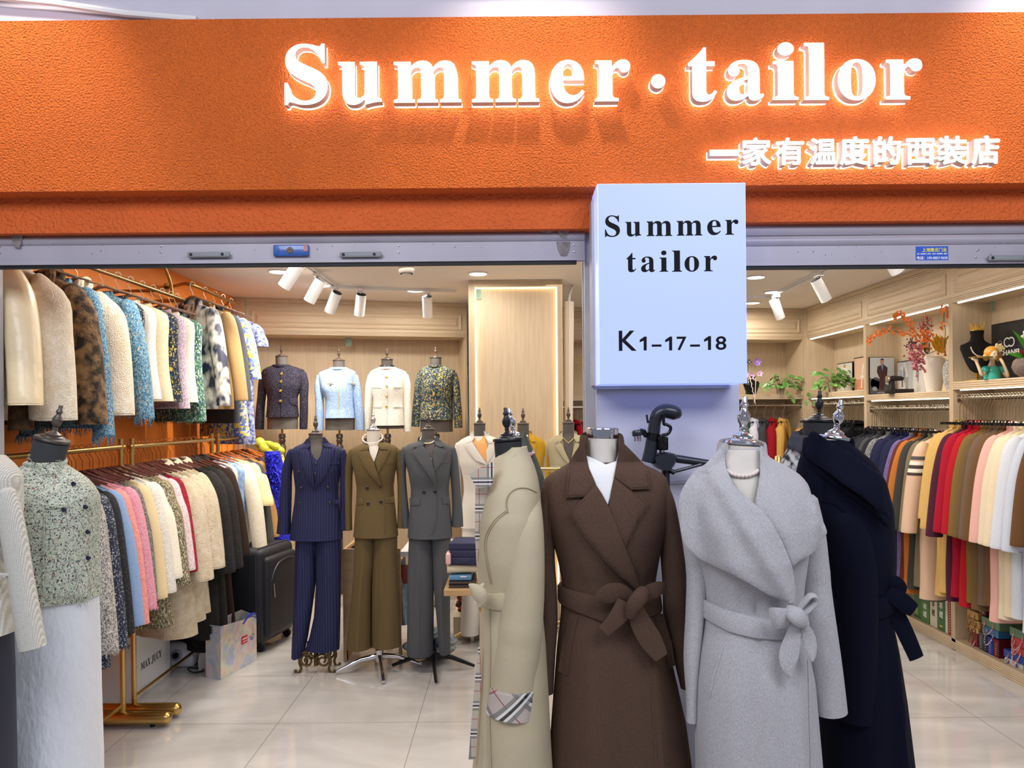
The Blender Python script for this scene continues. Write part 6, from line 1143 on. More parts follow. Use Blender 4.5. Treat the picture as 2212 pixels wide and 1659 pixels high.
UPPER = [  # (Y, z, name, label, cat, mat, kw)
 (3.15, ZU, 'fur_coat', 'cream fur jacket lined with cream satin, at the far left under the shutter', 'jacket', WFUR, dict(length=.60, sl=.60, fat=1.2, collar='fur', slw=.055, flare=.10, sleeve_mat=SATIN), None),
 (3.24, ZU, 'fur_coat', 'dark brown fur jacket whose cuff shows below the cream furs', 'jacket', BRFUR, dict(length=.50, sl=.70, fat=.85, collar='band', slw=.06, half=.135, flare=.05), None),
 (3.34, ZU, 'fur_coat', 'long-haired cream fur jacket left of the leopard one', 'jacket', WFUR, dict(length=.60, sl=.66, fat=1.6, collar='fur', slw=.06), None),
 (3.58, ZU, 'fur_coat', 'leopard-spotted fur jacket between two cream furs', 'jacket', LEO, dict(length=.66, sl=.68, fat=1.4, collar='fur'), None),
 (3.68, ZU, 'fringed_jacket', 'dark blue fringed tweed jacket hanging under the leopard fur', 'jacket', BLT, dict(length=.70, sl=.74, fr=.05), None),
 (3.82, ZU, 'fur_coat', 'ivory shearling jacket with a big rounded collar', 'jacket', WFUR, dict(length=.60, sl=.64, fat=1.6, collar='fur', slw=.058), None),
 (4.06, ZU, 'fringed_jacket', 'teal blue tweed jacket with long fringed cuffs', 'jacket', BLT, dict(length=.62, sl=.66, fr=.05), None),
 (4.22, ZU, 'tweed_vest', 'navy tweed waistcoat flecked with white, beside the teal jacket', 'vest', TW('navy_fleck_tweed', ['#161c30', '#232b45', '#c9c2a8', '#0f1424', '#3b4460'], pos=[0, .35, .6, .72, .9], scale=150), dict(length=.58, sl=0, half=.19), None),
 (4.36, ZU, 'knit_vest', 'white knitted sleeveless vest with patch pockets', 'vest', TW('white_knit', ['#efece2', '#f7f4ec', '#e2ded2', '#f2efe6'], scale=230), dict(length=.55, sl=0, half=.19, buttons=2), None),
 (4.50, ZU, 'knit_vest', 'cream knitted vest right of the white one', 'vest', TW('cream_knit', ['#eedfbf', '#f4e8cd', '#e2d0aa', '#f0e3c4'], scale=230), dict(length=.56, sl=0, half=.19), None),
 (4.64, ZU, 'tweed_vest', 'navy and yellow checked tweed vest', 'vest', TW('navy_yellow_tweed', ['#18243a', '#2a3b54', '#d6c15a', '#101828', '#44607a'], pos=[0, .35, .6, .72, .9], scale=110), dict(length=.56, sl=0, half=.19), None),
 (4.76, ZU, 'tweed_vest', 'lilac speckled tweed vest with a dark pink hem', 'vest', TW('lilac_tweed', ['#c6b3c6', '#e0d2dc', '#8f7a99', '#d4c2d2', '#a86a80'], pos=[0, .3, .6, .75, .93]), dict(length=.60, sl=0, half=.19, fr=.012), None),
 (4.88, ZU, 'knit_vest', 'off-white vest with green tweed trim', 'vest', TW('offwhite_knit', ['#ece6d4', '#f4efe0', '#dfd8c3', '#efe9d9'], scale=230), dict(length=.56, sl=0, half=.19), None),
 (4.97, ZU, 'tweed_jacket', 'green and blue fringed tweed jacket, hem lowest on the near rod', 'jacket', TW('green_tweed', ['#3f7358', '#6fa386', '#23406b', '#d5dccf', '#2b5341'], pos=[0, .3, .5, .7, .82], scale=110), dict(length=.68, sl=0, half=.2, fr=.03), None),
 (5.22, 2.545, 'print_blouse', 'white blouse jacket with bold navy brush print and red lining', 'blouse', mat('navy_brush_print', '#e9e4da', .6, color2='#1c2440', vscale=15, detail=1.5, stretch=(1.4, 1, .8)), dict(length=.72, sl=.70, collar='lapel'), None),
 (5.44, 2.545, 'suit_jacket', 'tan suit jacket hanging on the short wall rod', 'jacket', wool('tan_suiting', '#a2845c'), dict(length=.72, sl=.66, collar='lapel', half=.205), None),
 (5.62, 2.545, 'suit_jacket', 'charcoal suit jacket behind the tan one', 'jacket', wool('charcoal_suiting', '#3f4148'), dict(length=.82, sl=.66, collar='lapel'), None),
 (5.78, 2.545, 'floral_coat', 'long jacquard coat with yellow flowers on blue', 'coat', tweed('yellow_flower_jacquard', ['#5b76c9', '#d8d4cc', '#e4c63c', '#8a8f9f', '#e9d660', '#3f57a8'], 34, [0, .25, .5, .66, .8, .92]), dict(length=.92, sl=.50, half=.20), None),
 (5.95, 2.54, 'floral_dress', 'navy jacquard dress with white blossom and striped short sleeves', 'dress', mat('navy_blossom_jacquard', '#1f2f78', .6, color2='#a9b4d9', vscale=38, detail=3), dict(length=.98, sl=.24, half=.19), None),
]
hu = make_hanger(STEEL, TAUPEH, .09, .185, 'wood', 'taupe wooden hanger on the wall rod', 'hangers on the wall rods', (XU, 3.0, ZU + .01), R(-38))
for i, (y, z, nm, lab, cat, ma, kw, lin_) in enumerate(UPPER):
    kw = dict(kw); kw.setdefault('drop', .125); kw.setdefault('collar', 'band'); kw.setdefault('tuck', -1); rz = R(-24 + rg.uniform(-4, 4)); g_ = garment(nm, lab, cat, (XU, y, z), rz, ma, seed=50 + i, **kw)
    h = hu if i == 0 else dup(hu); h.location = (XU, y + .004, z + .01); h.rotation_euler = (0, 0, rz); h['label'] = 'taupe wooden hanger holding the ' + short(lab)

# ---------------------------------------------------------------- coats in the fitted wardrobes on the right
XRD = 3.065
def yr(x): return XRD * FPX / (x - 1099)
RIGHT = [ # hook px, rod z, colour, label, opts
 (1760, 1.712, '#c08a4e', 'camel coat first in the corner wardrobe bay, beside the black ones', {}), (1768, 1.712, '#14141a', None, {}), (1776, 1.712, '#c99a5e', 'tan coat third in the corner wardrobe bay', {}), (1785, 1.712, '#121318', None, {}), (1794, 1.712, '#121318', None, {}), (1804, 1.712, '#121318', None, {}), (1814, 1.712, '#121318', None, {}),
 (1824, 1.712, '#121318', None, {}), (1834, 1.712, '#121318', None, {}), (1844, 1.712, '#121318', None, {}), (1855, 1.712, '#121318', None, {}),
 (1884, 1.662, '#1b1c24', 'charcoal black wool coat at the start of the middle bay', {}), (1894, 1.662, '#23242c', 'dark slate wool coat second in the middle bay', {}), (1903, 1.662, '#2c2e36', 'slate grey wool coat third in the middle bay', {}), (1913, 1.662, '#45474d', 'mid grey wool coat left of the speckled one', {}), (1922, 1.662, '#1f2128', 'almost black wool coat directly left of the speckled coat', {}),
 (1933, 1.662, 'SPECK', 'black and white speckled boucle coat', {}), (1943, 1.662, '#1b1f40', None, {}), (1953, 1.662, '#1b1f40', None, {}), (1964, 1.662, '#1f2346', None, {}), (1974, 1.662, '#191b3c', None, {}), (1984, 1.662, 'PURP', 'violet tweed coat with a grey collar', {}),
 (1993, 1.662, '#5d2c1f', 'rust brown corduroy coat beside the orange one', {}), (2003, 1.662, '#b96f31', 'burnt orange wool coat with a turned-up collar', {}), (2014, 1.662, '#3d3c38', 'dark olive grey coat behind the orange one', {}), (2025, 1.662, '#7a7058', 'olive taupe wool coat with a turned cuff', {}), (2036, 1.662, 'CHECK', 'pale pink coat with black and white checked sleeve', {}),
 (2074, 1.728, '#d6b06a', 'camel yellow coat with the shortest sleeve, first in the nearest bay', dict(sl=.60)), (2088, 1.728, '#d3ac68', 'second camel yellow coat in the nearest bay', {}), (2101, 1.728, '#4a1f33', 'plum coat between camel and crimson', dict(sl=.70)), (2112, 1.728, '#a5122f', 'crimson wool coat next to the plum one', {}), (2127, 1.728, '#b01c26', 'scarlet red wool coat next to the olive one', {}),
 (2142, 1.728, '#7a6233', 'mustard olive wool coat right of the scarlet one', {}), (2156, 1.728, '#6b5638', 'olive brown wool coat left of the taupe one', {}), (2171, 1.728, '#6e5a4c', 'taupe wool coat with a wide hem', {}), (2185, 1.728, '#6b4f34', 'chestnut brown wool coat left of the pink one', {}), (2199, 1.728, '#e7b3a8', 'blush pink wool coat in the nearest bay', {}), (2214, 1.728, '#e5d6bd', 'oatmeal textured coat right of the pink one', {}), (2230, 1.728, '#ead9b9', 'cream cable knit coat near the right edge', {}),
 (2250, 1.728, '#d9dde6', 'pale ice grey wool coat', {}), (2272, 1.728, '#cfd6e4', 'light silver grey coat, second from the right edge', {}), (2296, 1.728, '#6a4a2c', 'brown jacket with a buttoned cuff tab at the right edge', dict(sl=.62, length=.75)),
]
SPK = TW('speckled_boucle', ['#3a3c40', '#8b8d90', '#222327', '#a9abad'], scale=200); PUR = TW('violet_tweed', ['#5d4a86', '#7461a3', '#453568', '#8b7ab8'], scale=230); CHK = plaid('checked_pink', '#d9b79d', [(.655, .013, '#3a3a3c', .95), (.62, .012, '#efe9df', .95), (.595, .012, '#17171b', .95), (.57, .012, '#efe9df', .95), (.545, .010, '#17171b', .95)], 1.0, axes=(2,))
hr = make_hanger(STEEL, mat('black_velvet_hanger', '#17151a', .9), .17, .16, 'straight2', 'chrome hooked black hanger', 'hangers in the right wardrobes', (XRD, yr(1760), 1.72), R(38))
first = True; proto = {}; cnt = {}; RLAB = {}; ORD = 'first second third fourth fifth sixth seventh eighth ninth tenth'.split()
for i, (hx, zr, c, lab, kw) in enumerate(RIGHT):
    y = yr(hx); kw = dict(kw); grp = None
    if lab is None:
        grp = 'black coats in the corner bay' if hx < 1870 else 'navy coats in the middle bay'; k_ = cnt.get(grp, 0); cnt[grp] = k_ + 1
        lab = ('black wool coat, %s of the black ones from the far corner' if hx < 1870 else 'navy blue wool coat, %s of the navy ones right of the speckled coat') % ORD[k_]
    RLAB[hx] = lab
    ma = {'SPECK': SPK, 'PURP': PUR, 'CHECK': CHK}.get(c) or wool('coat_wool_' + c[1:], c)
    rz = R(14 + rg.uniform(-4, 4)); kw.setdefault('tuck', 1); kw.setdefault('hem', 1.05); kw.setdefault('length', 1.10 + rg.uniform(-.05, .05)); kw.setdefault('sl', .66); key = grp
    if key and key in proto: g_ = dup(proto[key], (XRD, y, zr), rz, lab)
    else:
        g_ = garment('wool_coat', lab, 'coat', (XRD, y, zr), rz, ma, drop=.195, half=.19, collar='lapel', seed=100 + i, group=grp, slw=.055, fat=1.05, thick=.055, col_mat=wool('grey_collar', '#77767c') if c == 'PURP' else None, buttons=0, **kw)
        if key: proto[key] = g_
    h = hr if first else dup(hr); first = False; h.location = (XRD, y + .003, zr + .008); h.rotation_euler = (0, 0, rz); h['label'] = 'chrome hooked hanger holding the ' + (short(lab) if grp is None else lab.split(' of the')[0].split(' right')[0].replace(',', ''))
for k, (hx, zr) in enumerate([(1889, 1.662), (1908, 1.662), (1928, 1.662), (1948, 1.662), (1969, 1.662), (1998, 1.662), (2020, 1.662), (2030, 1.662), (2045, 1.662), (2081, 1.728), (2095, 1.728), (2106, 1.728), (2119, 1.728), (2134, 1.728), (2149, 1.728), (2163, 1.728), (2178, 1.728), (2192, 1.728), (2206, 1.728), (1764, 1.712), (1781, 1.712), (1799, 1.712), (1819, 1.712), (1839, 1.712)]):
    dup(hr, (XRD, yr(hx), zr + .008), R(14 + rg.uniform(-6, 6)), 'spare chrome hanger %s of the ' % ('left' if hx < min(RLAB, key=lambda q: abs(q - hx)) else 'right') + RLAB[min(RLAB, key=lambda q: abs(q - hx))].split(' from')[0].split(' right')[0].split(' with')[0].split(' next')[0].split(' at the')[0].split(' in the')[0].replace(',', ''))
# a short row across the back wall wardrobe
def backpt(s_): return Vector((0.45 + s_ * math.cos(a2) - .04 * math.sin(a2), 7.57 + s_ * math.sin(a2) + .04 * math.cos(a2), 1.71))
BACK = [(.16, '#17181d', 'black coat left of the light box pillar', 90), (.24, '#b3122a', 'red coat left of the light box pillar', 90), (.34, '#1a1b20', 'dark coat left of the light box pillar, beside the red one', 90),
        (1.72, '#191a1f', 'leftmost black padded jacket on the back wall rod', 62), (1.80, '#1d1e22', 'black padded jacket next to the red patterned one', 62), (1.90, 'CAMOR', 'red and grey patterned jacket on the back wall rod', 62), (1.99, 'CAMOG', 'green camouflage patterned jacket on the back wall rod', 62), (2.08, '#c9c9dc', 'pale lavender jacket on the back wall rod', 62), (2.18, '#3b3c41', 'dark grey coat with a pointed collar on the back wall rod', 62), (2.28, '#8f1220', 'dark red jacket on the back wall rod', 62), (2.38, '#c79e54', 'mustard camel coat last on the back wall rod', 62)]
hb = None
for i, (s_, c, lab, rz) in enumerate(BACK):
    p = backpt(s_); grp = None
    if lab is None: lab = 'black padded jacket on the back wall rod'; grp = 'black jackets on the back wall rod'
    ma = mat('red_grey_pattern', '#a3202c', .7, color2='#3c3d40', vscale=22) if c == 'CAMOR' else mat('green_camouflage', '#54705f', .7, color2='#26332c', vscale=16) if c == 'CAMOG' else wool('coat_wool_' + c[1:], c)
    garment('hanging_jacket', lab, 'jacket', p, R(rz + rg.uniform(-4, 4)), ma, drop=.17, length=.80, sl=.62, collar='lapel', seed=200 + i, group=grp, half=.19)
    dup(hr, p + Vector((0, 0, .008)), R(rz), 'chrome hooked hanger holding the ' + lab.split(' on the')[0].split(' left of')[0].split(' with')[0].split(' next')[0] + (', right' if s_ > 1 else ', left') + ' of the pillar')
# ================================================================ floor items on the left
t = thing('storage_box', 'tall white cardboard box with black lettering under the left rack', 'box', (-2.385, 4.44, 0))
M().box((0, 0, .0), (.185, .49, .335)).build('base', WPAINT, t, smooth=False); M().box((-.003, -.003, .30), (.189, .493, .372)).build('lid', mat('box_white', '#efeeee', .45), t, smooth=False)
m = M(); V, F = glyph(mbold('MAX JUCY')); m.add([(.1895, .10 + .28 * p[0], .13 + .062 * p[2]) for p in V], F); m.v = [(a + .0008 * (0.5), b, c) for a, b, c in m.v]
V2 = [(.1902 - .0006 * p[1], .10 + .27 * p[0], .14 + .05 * p[2]) for p in V]; m = M(); m.add(V2, F)
m.box((.1898, .098, .1), (.1899, .0981, .1001)); m.build('lettering', mat('black_print', '#1b1b1b', .5), t, smooth=False)
M().box((.185, 0, .0), (.1892, .49, .30)).build('front_panel', mat('box_white', '#efeeee', .45), t, smooth=False)
t = thing('white_appliance', 'small white appliance with a round dial beside the white box', 'appliance', (-2.30, 5.02, 0)); M().bbox((0, 0, .0), (.22, .30, .17), .03).build('housing', mat('appliance_white', '#dfe0ea', .3), t); M().lathe([(.035, 0), (.035, .01), (.028, .014), (0, .014)], (.11, .0, .09), 20, axis=(0, -1, 0)).build('dial', mat('dial_grey', '#9a9db0', .3), t); M().lathe([(.02, 0), (.02, .012), (0, .012)], (.11, -.012, .09), 16, axis=(0, -1, 0)).build('dial_centre', BLACKP, t)
t = thing('steam_iron_shoe', 'white pointed iron rest standing on its end next to the silver bag', 'iron rest', (-1.98, 4.98, 0)); p = [(-.055, 0), (.055, 0), (.056, .05), (.05, .09), (.035, .13), (.012, .17), (0, .18), (-.012, .17), (-.035, .13), (-.05, .09), (-.056, .05)]
M().prism([(a, 0, b) for a, b in p], (0, .05, 0)).build('shell', mat('matte_white', '#e8e6e6', .4), t, auto=30)
t = thing('power_cable', 'coiled black cable on the floor behind the silver bag', 'cable', (-2.05, 5.05, 0)); M().tube(catmull([(.0, 0, .006), (.06, -.10, .006), (.02, -.17, .02), (-.03, -.12, .03), (.03, -.05, .008), (.08, .05, .006), (.02, .12, .006)], 6), .005, 8).build('cord', RUBBER, t)
HOLO = mat('holographic_foil', '#d9d6e8', .22, metal=.9, bump=.5, bscale=9, bdist=.02); HOLO.node_tree.nodes['Principled BSDF'].inputs['Thin Film Thickness'].default_value = 520; HOLO.node_tree.nodes['Principled BSDF'].inputs['Thin Film IOR'].default_value = 1.6
nt_ = HOLO.node_tree; tc_ = nt_.nodes.new('ShaderNodeTexCoord'); nz_ = nt_.nodes.new('ShaderNodeTexNoise'); nz_.inputs['Scale'].default_value = 5; nz_.inputs['Distortion'].default_value = 1.5; nt_.links.new(tc_.outputs['Object'], nz_.inputs['Vector'])
rp_ = nt_.nodes.new('ShaderNodeValToRGB')  # foil's shifting rainbow reflections painted as fixed pastel tones in the base colour
for i_, (p_, c_) in enumerate(((.30, '#dcd9e2'), (.42, '#c3cdec'), (.48, '#dde4dc'), (.53, '#ece2cb'), (.58, '#e6ccda'), (.66, '#e4e1e8'))):
    e_ = rp_.color_ramp.elements[i_] if i_ < 2 else rp_.color_ramp.elements.new(p_); e_.position = p_; e_.color = lin(c_)
nt_.links.new(nz_.outputs['Fac'], rp_.inputs[0]); nt_.links.new(rp_.outputs[0], nt_.nodes['Principled BSDF'].inputs['Base Color']); nt_.nodes['Principled BSDF'].inputs['Metallic'].default_value = .6
t = thing('shopping_bag', 'holographic silver shopping bag with a red label and blue ribbon', 'bag', (-1.817, 4.79, 0))
A_, B_, C_, D_ = Vector((-.113, .05, 0)), Vector((0, 0, 0)), Vector((.100, .38, 0)), Vector((-.02, .43, 0)); H1, H2 = .335, .30
def up(v, h): return v + Vector((0, 0, h))
m = M(); ins = [v.lerp((A_ + B_ + C_ + D_) / 4, .03) for v in (A_, B_, C_, D_)]; hh = [H1, H1, H2, H2 + .03]; O = [A_, B_, C_, D_]
m.add(O + [up(v, h) for v, h in zip(O, hh)] + [up(v, .006) for v in ins] + [up(v, h) for v, h in zip(ins, hh)], [(3, 2, 1, 0), (8, 9, 10, 11)] + [(i, (i + 1) % 4, (i + 1) % 4 + 4, i + 4) for i in range(4)] + [(i + 4, (i + 1) % 4 + 4, (i + 1) % 4 + 12, i + 12) for i in range(4)] + [(i + 12, (i + 1) % 4 + 12, (i + 1) % 4 + 8, i + 8) for i in range(4)]); m.build('bag_body', HOLO, t, smooth=False)
nrm = Vector((.97, -.25, 0)); e = (C_ - B_).normalized()
q0 = B_ + e * .22 + up(nrm * .002, .155); m = M(); m.prism([q0, q0 + e * .065, q0 + e * .065 + Vector((0, 0, .05)), q0 + Vector((0, 0, .05))], nrm * .001); m.build('red_label', mat('label_red', '#c9182e', .4), t, smooth=False)
m = M()
for r_ in range(2):
    for k in range(5): a = q0 + e * (.010 + k * .010) + Vector((0, 0, .012 + .016 * r_)) + nrm * .0012; m.prism([a, a + e * .007, a + e * .007 + Vector((0, 0, .009 - .004 * (1 - r_))), a + Vector((0, 0, .009 - .004 * (1 - r_)))], nrm * .0006)
m.build('label_print', WPAINT, t, smooth=False); m = M(); a = q0 + e * .105 + nrm * .003; m.tube(catmull([a + Vector((0, 0, z)) + e * x for x, z in ((0, .0), (.012, .012), (0, .03), (-.008, .018), (.01, .0), (.03, .02), (.022, .04), (.035, .03))], 4), .0015, 5); m.build('blue_scribble', mat('scribble_blue', '#343f9c', .5), t)
M().tube(catmull([up(C_, .29), up(C_, .33) + Vector((.01, -.06, 0)), up(C_, .34) + Vector((.0, -.14, 0)), up(C_, .30) + Vector((-.02, -.2, 0))], 5), [(.002, .008)] * 16, 8, up=(1, 0, 0)).build('ribbon_handle', mat('ribbon_blue', '#2a2fc4', .4), t)
M().prism([up(A_, .28) + (B_ - A_) * .2 + Vector((-.003, -.006, 0)), up(A_, .28) + (B_ - A_) * .45 + Vector((-.003, -.006, 0)), up(A_, .33) + (B_ - A_) * .45 + Vector((-.003, -.006, 0)), up(A_, .33) + (B_ - A_) * .2 + Vector((-.003, -.006, 0))], (0, -.001, 0)).build('black_tag', RUBBER, t, smooth=False)
# suitcase
SCB = mat('black_ballistic_cloth', '#1c1d25', .6, bump=.2, bscale=300, bdist=.002); SCD = mat('black_zip_piping', '#2d2f38', .35)
t = thing('suitcase', 'large black soft-sided suitcase standing between rack and navy suit', 'suitcase', (-1.72, 5.30, 0), R(-12))
M().bbox((-.31, 0, .055), (0, .47, .72), .045).build('shell', SCB, t); M().bbox((-.03, .03, .10), (.035, .44, .66), .03).build('front_pocket', SCB, t)
M().tube(catmull([(.03, .06, .40), (.037, .08, .52), (.038, .16, .60), (.038, .30, .62), (.03, .42, .60)], 6), .006, 8).build('pocket_zip', SCD, t)
for x in (-.045, -.27): M().tube([(x, .02, .08), (x, -.004, .14), (x, -.004, .66), (x, .03, .722), (x, .44, .722), (x, .474, .66), (x, .474, .14)], .006, 8).build('piping', SCD, t)
M().tube(catmull([(-.16, .14, .715), (-.16, .15, .745), (-.16, .24, .755), (-.16, .33, .745), (-.16, .34, .715)], 4), [(.008, .016)] * 17, 8, up=(0, 0, 1)).build('carry_handle', SCD, t)
M().tube([(.036, .10, .47), (.040, .10, .43), (.040, .105, .37)], .005, 8).build('zip_pull', STEEL, t)
for x in (-.27, -.04):
    for y in (.05, .42): w_ = M(); w_.lathe([(.0, -.012), (.028, -.012), (.030, -.006), (.030, .006), (.028, .012), (0, .012)], (x, y, .030), 18, axis=(0, 1, 0)); w_.build('wheel', RUBBER, t)
for x in (-.27, -.04): M().box((x - .02, .03, .04), (x + .02, .07, .07)).build('wheel_housing', BLACKP, t, smooth=False)
# ================================================================ work tables behind the suits
LW = mat('light_plywood', '#c9a57c', .5, vary=.18, vscale=7, stretch=(.4, 3, 3))
t = thing('work_table', 'light plywood work table behind the olive suit', 'table', (-1.12, 5.12, 0)); W_ = .86
M().box((0, 0, .09), (W_ * .45, .02, .755)).build('front_panel', LW, t, smooth=False); M().box((0, .02, 0), (.02, .46, .755)).build('side_panel', LW, t, smooth=False); M().box((0, 0, 0), (.02, .05, .09)).build('leg', LW, t, smooth=False); M().box((W_ * .43, 0, 0), (W_ * .45, .05, .09)).build('leg', LW, t, smooth=False)
M().box((.02, .03, .66), (W_ * .45, .44, .675)).build('tray', LW, t, smooth=False); M().box((W_ * .45, -.01, .70), (W_, .5, .735)).build('white_top', WPAINT, t, smooth=False)
for x in (W_ * .46, W_ - .03):
    M().box((x, .42, 0), (x + .025, .45, .70)).build('leg', STEEL, t, smooth=False)
t = thing('tool_spool', 'black round tape dispenser with a yellow centre on the work table', 'tape dispenser', (-1.04, 5.22, .675)); M().lathe([(.0, -.02), (.045, -.02), (.048, -.012), (.048, .012), (.045, .02), (0, .02)], (0, 0, .05), 28, axis=(0, 1, 0)).build('wheel', mat('dark_slate_plastic', '#3b3f4c', .35), t); M().lathe([(.012, 0), (.024, 0), (.024, .006), (.012, .006)], (0, -.022, .05), 20, axis=(0, -1, 0)).build('hub', mat('yellow_plastic', '#e0c334', .4), t); M().bbox((-.06, -.03, 0), (.05, .03, .02), .006).build('base', mat('teal_plastic', '#27625f', .4), t)
t = thing('thread_cone', 'tall cone of beige thread on the white table top', 'thread cone', (-.50, 5.2, .735)); M().lathe([(0, 0), (.036, 0), (.036, .012), (.034, .014), (.027, .15), (.012, .155), (.012, .165), (0, .165)], n=24).build('thread', mat('beige_thread', '#b9ae98', .8, bump=.5, bscale=200, stretch=(.1, .1, 3)), t)
for k, (x, c, lab) in enumerate(((-.60, '#2b3560', 'dark blue thread spool on the white table top'), (-.66, '#e9e6e0', 'white thread spool on the white table top'))):
    t = thing('thread_spool', lab, 'thread spool', (x, 5.16, .735)); M().lathe([(0, 0), (.018, 0), (.018, .004), (.012, .006), (.014, .035), (.018, .038), (.018, .042), (0, .042)], n=18).build('thread', mat('thread_' + c[1:], c, .7), t)
DEN = mat('light_denim', '#8297ac', .85, color2='#a3b3c1', vscale=18, bump=.4, bscale=120, bdist=.004)
Y = 5.35; D = Dress(Y, [(1205, 850, 876, .04, .04), (1250, 848, 880, .06, .05), (1300, 852, 884, .07, .06), (1345, 852, 886, .07, .06)], folds=[(866, 1210, 878, 1340, 3, .02), (858, 1230, 862, 1340, 3, -.02)]); t = thing('jeans', 'light blue jeans draped below the white table top between two suits', 'jeans', (D.p(866, 1250).x, Y, 0)); D.loft(nn=30).build('denim', DEN, t, loc=(-t.location.x, -Y, 0))
t = thing('red_handbag', 'dark coral handbag hanging under the work table beside the grey suit', 'bag', at(876, 1230, 5.3)); M().bbox((-.05, -.02, -.10), (.05, .03, .03), .02).build('pouch', mat('coral_leather', '#a3504a', .4), t); M().tube(catmull([(-.04, 0, .02), (-.03, 0, .09), (.03, 0, .09), (.04, 0, .02)], 5), .004, 8).build('strap', mat('coral_strap', '#8a3d3a', .4), t)
t = thing('storage_bag', 'folded denim scraps piled on the floor under the work table', 'fabric pile', (-.56, 5.2, 0)); rgp = random.Random(9); m = M()
for k in range(7): m.ball((rgp.uniform(-.12, .12), rgp.uniform(-.1, .1), .05 + .045 * (k % 4)), rgp.uniform(.07, .11), 14, 8, (1.2, 1, .45))
m.build('scraps', mat('denim_scraps', '#5c6f80', .9, color2='#aeb4b6', vscale=26, bump=.5, bscale=60), t); tag(t, kind='stuff')
# side table with folded cloth
t = thing('side_table', 'thick wooden side table holding folded fabrics beside the grey suit', 'table', (-.385, 4.42, 0)); OAK = mat('oak_top', '#c9a170', .45, vary=.2, vscale=6, stretch=(.5, 3, 3))
M().bbox((0, 0, .60), (.62, .46, .636), .004).build('tabletop', OAK, t, smooth=False); M().box((.44, .20, .02), (.50, .26, .60)).build('pedestal', BLACKP, t, smooth=False); M().bbox((.34, .08, 0), (.60, .38, .02), .004).build('base_plate', BLACKP, t, smooth=False)
tz = .636; X0 = -.36
def folded(lab, nm, x, y, z, w_, d_, h_, ma, layers=1, rz=0, cat='folded cloth'):
    t = thing(nm, lab, cat, (x, y, z), rz)
    for k in range(layers): M().bbox((0 + .004 * (k % 2), .003 * (k % 3), h_ * k / layers), (w_ - .003 * (k % 3), d_, h_ * (k + 1) / layers - .0008), min(.006, h_ / layers * .4)).build('layer' if layers > 1 else 'cloth', ma if not isinstance(ma, list) else ma[k % len(ma)], t)
    return t
folded('stack of dark wool swatches at the bottom of the pile on the side table', 'swatch_stack', X0, 4.46, tz, .155, .26, .045, [mat('swatch_dark', '#3a3532', .9), mat('swatch_brown', '#6b574c', .9), mat('swatch_navy', '#20263a', .9)], 6, 0, 'swatches')
folded('blue swatch book with a white tag on the side table', 'swatch_book', X0 + .004, 4.46, tz + .046, .13, .24, .028, mat('swatch_blue', '#5b8cb0', .7), 1, 0, 'swatch book')
M().box((X0 + .07, 4.458, tz + .064), (X0 + .105, 4.4595, tz + .071)).build('white_tag', WPAINT, None, smooth=False); o = bpy.data.objects['white_tag']; o.parent = bpy.data.objects['swatch_book']; o.location = (-(X0 + .004), -4.46, -(tz + .046))
t = thing('cloth_roll', 'rolled cream cloth lying across the pile on the side table', 'cloth roll', (X0 - .01, 4.50, tz + .108)); M().tube([(0, 0, 0), (.25, .03, 0)], [(.026, .034), (.028, .036)], 16, up=(0, 0, 1)).build('roll', mat('cream_canvas', '#ddceac', .8, bump=.3, bscale=16, bdist=.01), t)
folded('folded navy cloth on top of the pile on the side table', 'folded_cloth', X0 + .0, 4.47, tz + .137, .22, .24, .125, mat('navy_cotton', '#2c2d4b', .85, bump=.5, bscale=14, bdist=.02), 3, R(-6))
t = thing('pink_box', 'small pink padded case left of the folded navy cloth', 'case', (X0 - .015, 4.445, tz + .137)); M().bbox((0, 0, 0), (.03, .1, .07), .012).build('case_body', mat('soft_pink', '#e8b6b4', .5), t)
t = thing('storage_crate', 'low cream crate of colourful scraps on the floor behind the side table', 'crate', (-.42, 5.62, 0)); M().box((0, 0, 0), (.26, .30, .16)).build('crate_body', mat('cream_plastic', '#ddd2b6', .5), t, smooth=False); m = M()
for k in range(26): m.ball((rgp.uniform(.03, .23), rgp.uniform(.02, .25), rgp.uniform(.17, .30)), rgp.uniform(.018, .035), 8, 6)
o = m.build('scraps', tweed('mixed_scraps', ['#5a2d1c', '#a34a20', '#1d1a1a', '#c9a24a', '#7a1f24', '#2f3030'], 24, bump=.3), t); o['kind'] = 'stuff'
# rail beside the sage form
t = thing('clothes_rack', 'short gold clothes rail in front of the sage jacket form', 'clothes rack', (at(1172, 1014, 4.0).x, 4.0, 0)); zr = at(1195, 1014, 4.0).z
M().tube([(-.10, 0, zr), (.86, 0, zr)], .0115, 12).build('rod', BRASS, t)
for x in (.80, -.06): M().tube([(x, 0, .03), (x, 0, zr + .04)], .0115, 12).build('post', BRASS, t)
for x in (.80, -.06): M().tube([(x, -.2, .03), (x, .2, .03)], .02, 12).build('foot', BRASS, t)
for k, px in enumerate((1194, 1199, 1204)):
    h_ = thing('wire_hook', '%s of three cream hanger hooks on the short gold rail' % ('leftmost', 'middle', 'rightmost')[k], 'hanger', (at(px, 1014, 4.0).x, 4.0, zr), R(90), 'hooks on the short gold rail'); M().tube([(0, .016 * math.sin(a), .016 * math.cos(a)) for a in np.linspace(R(125), R(-70), 12)] + [(0, -.01, -.03), (0, 0, -.05)], .002, 6).build('hook', mat('cream_hook', '#d9c9a8', .4), h_)
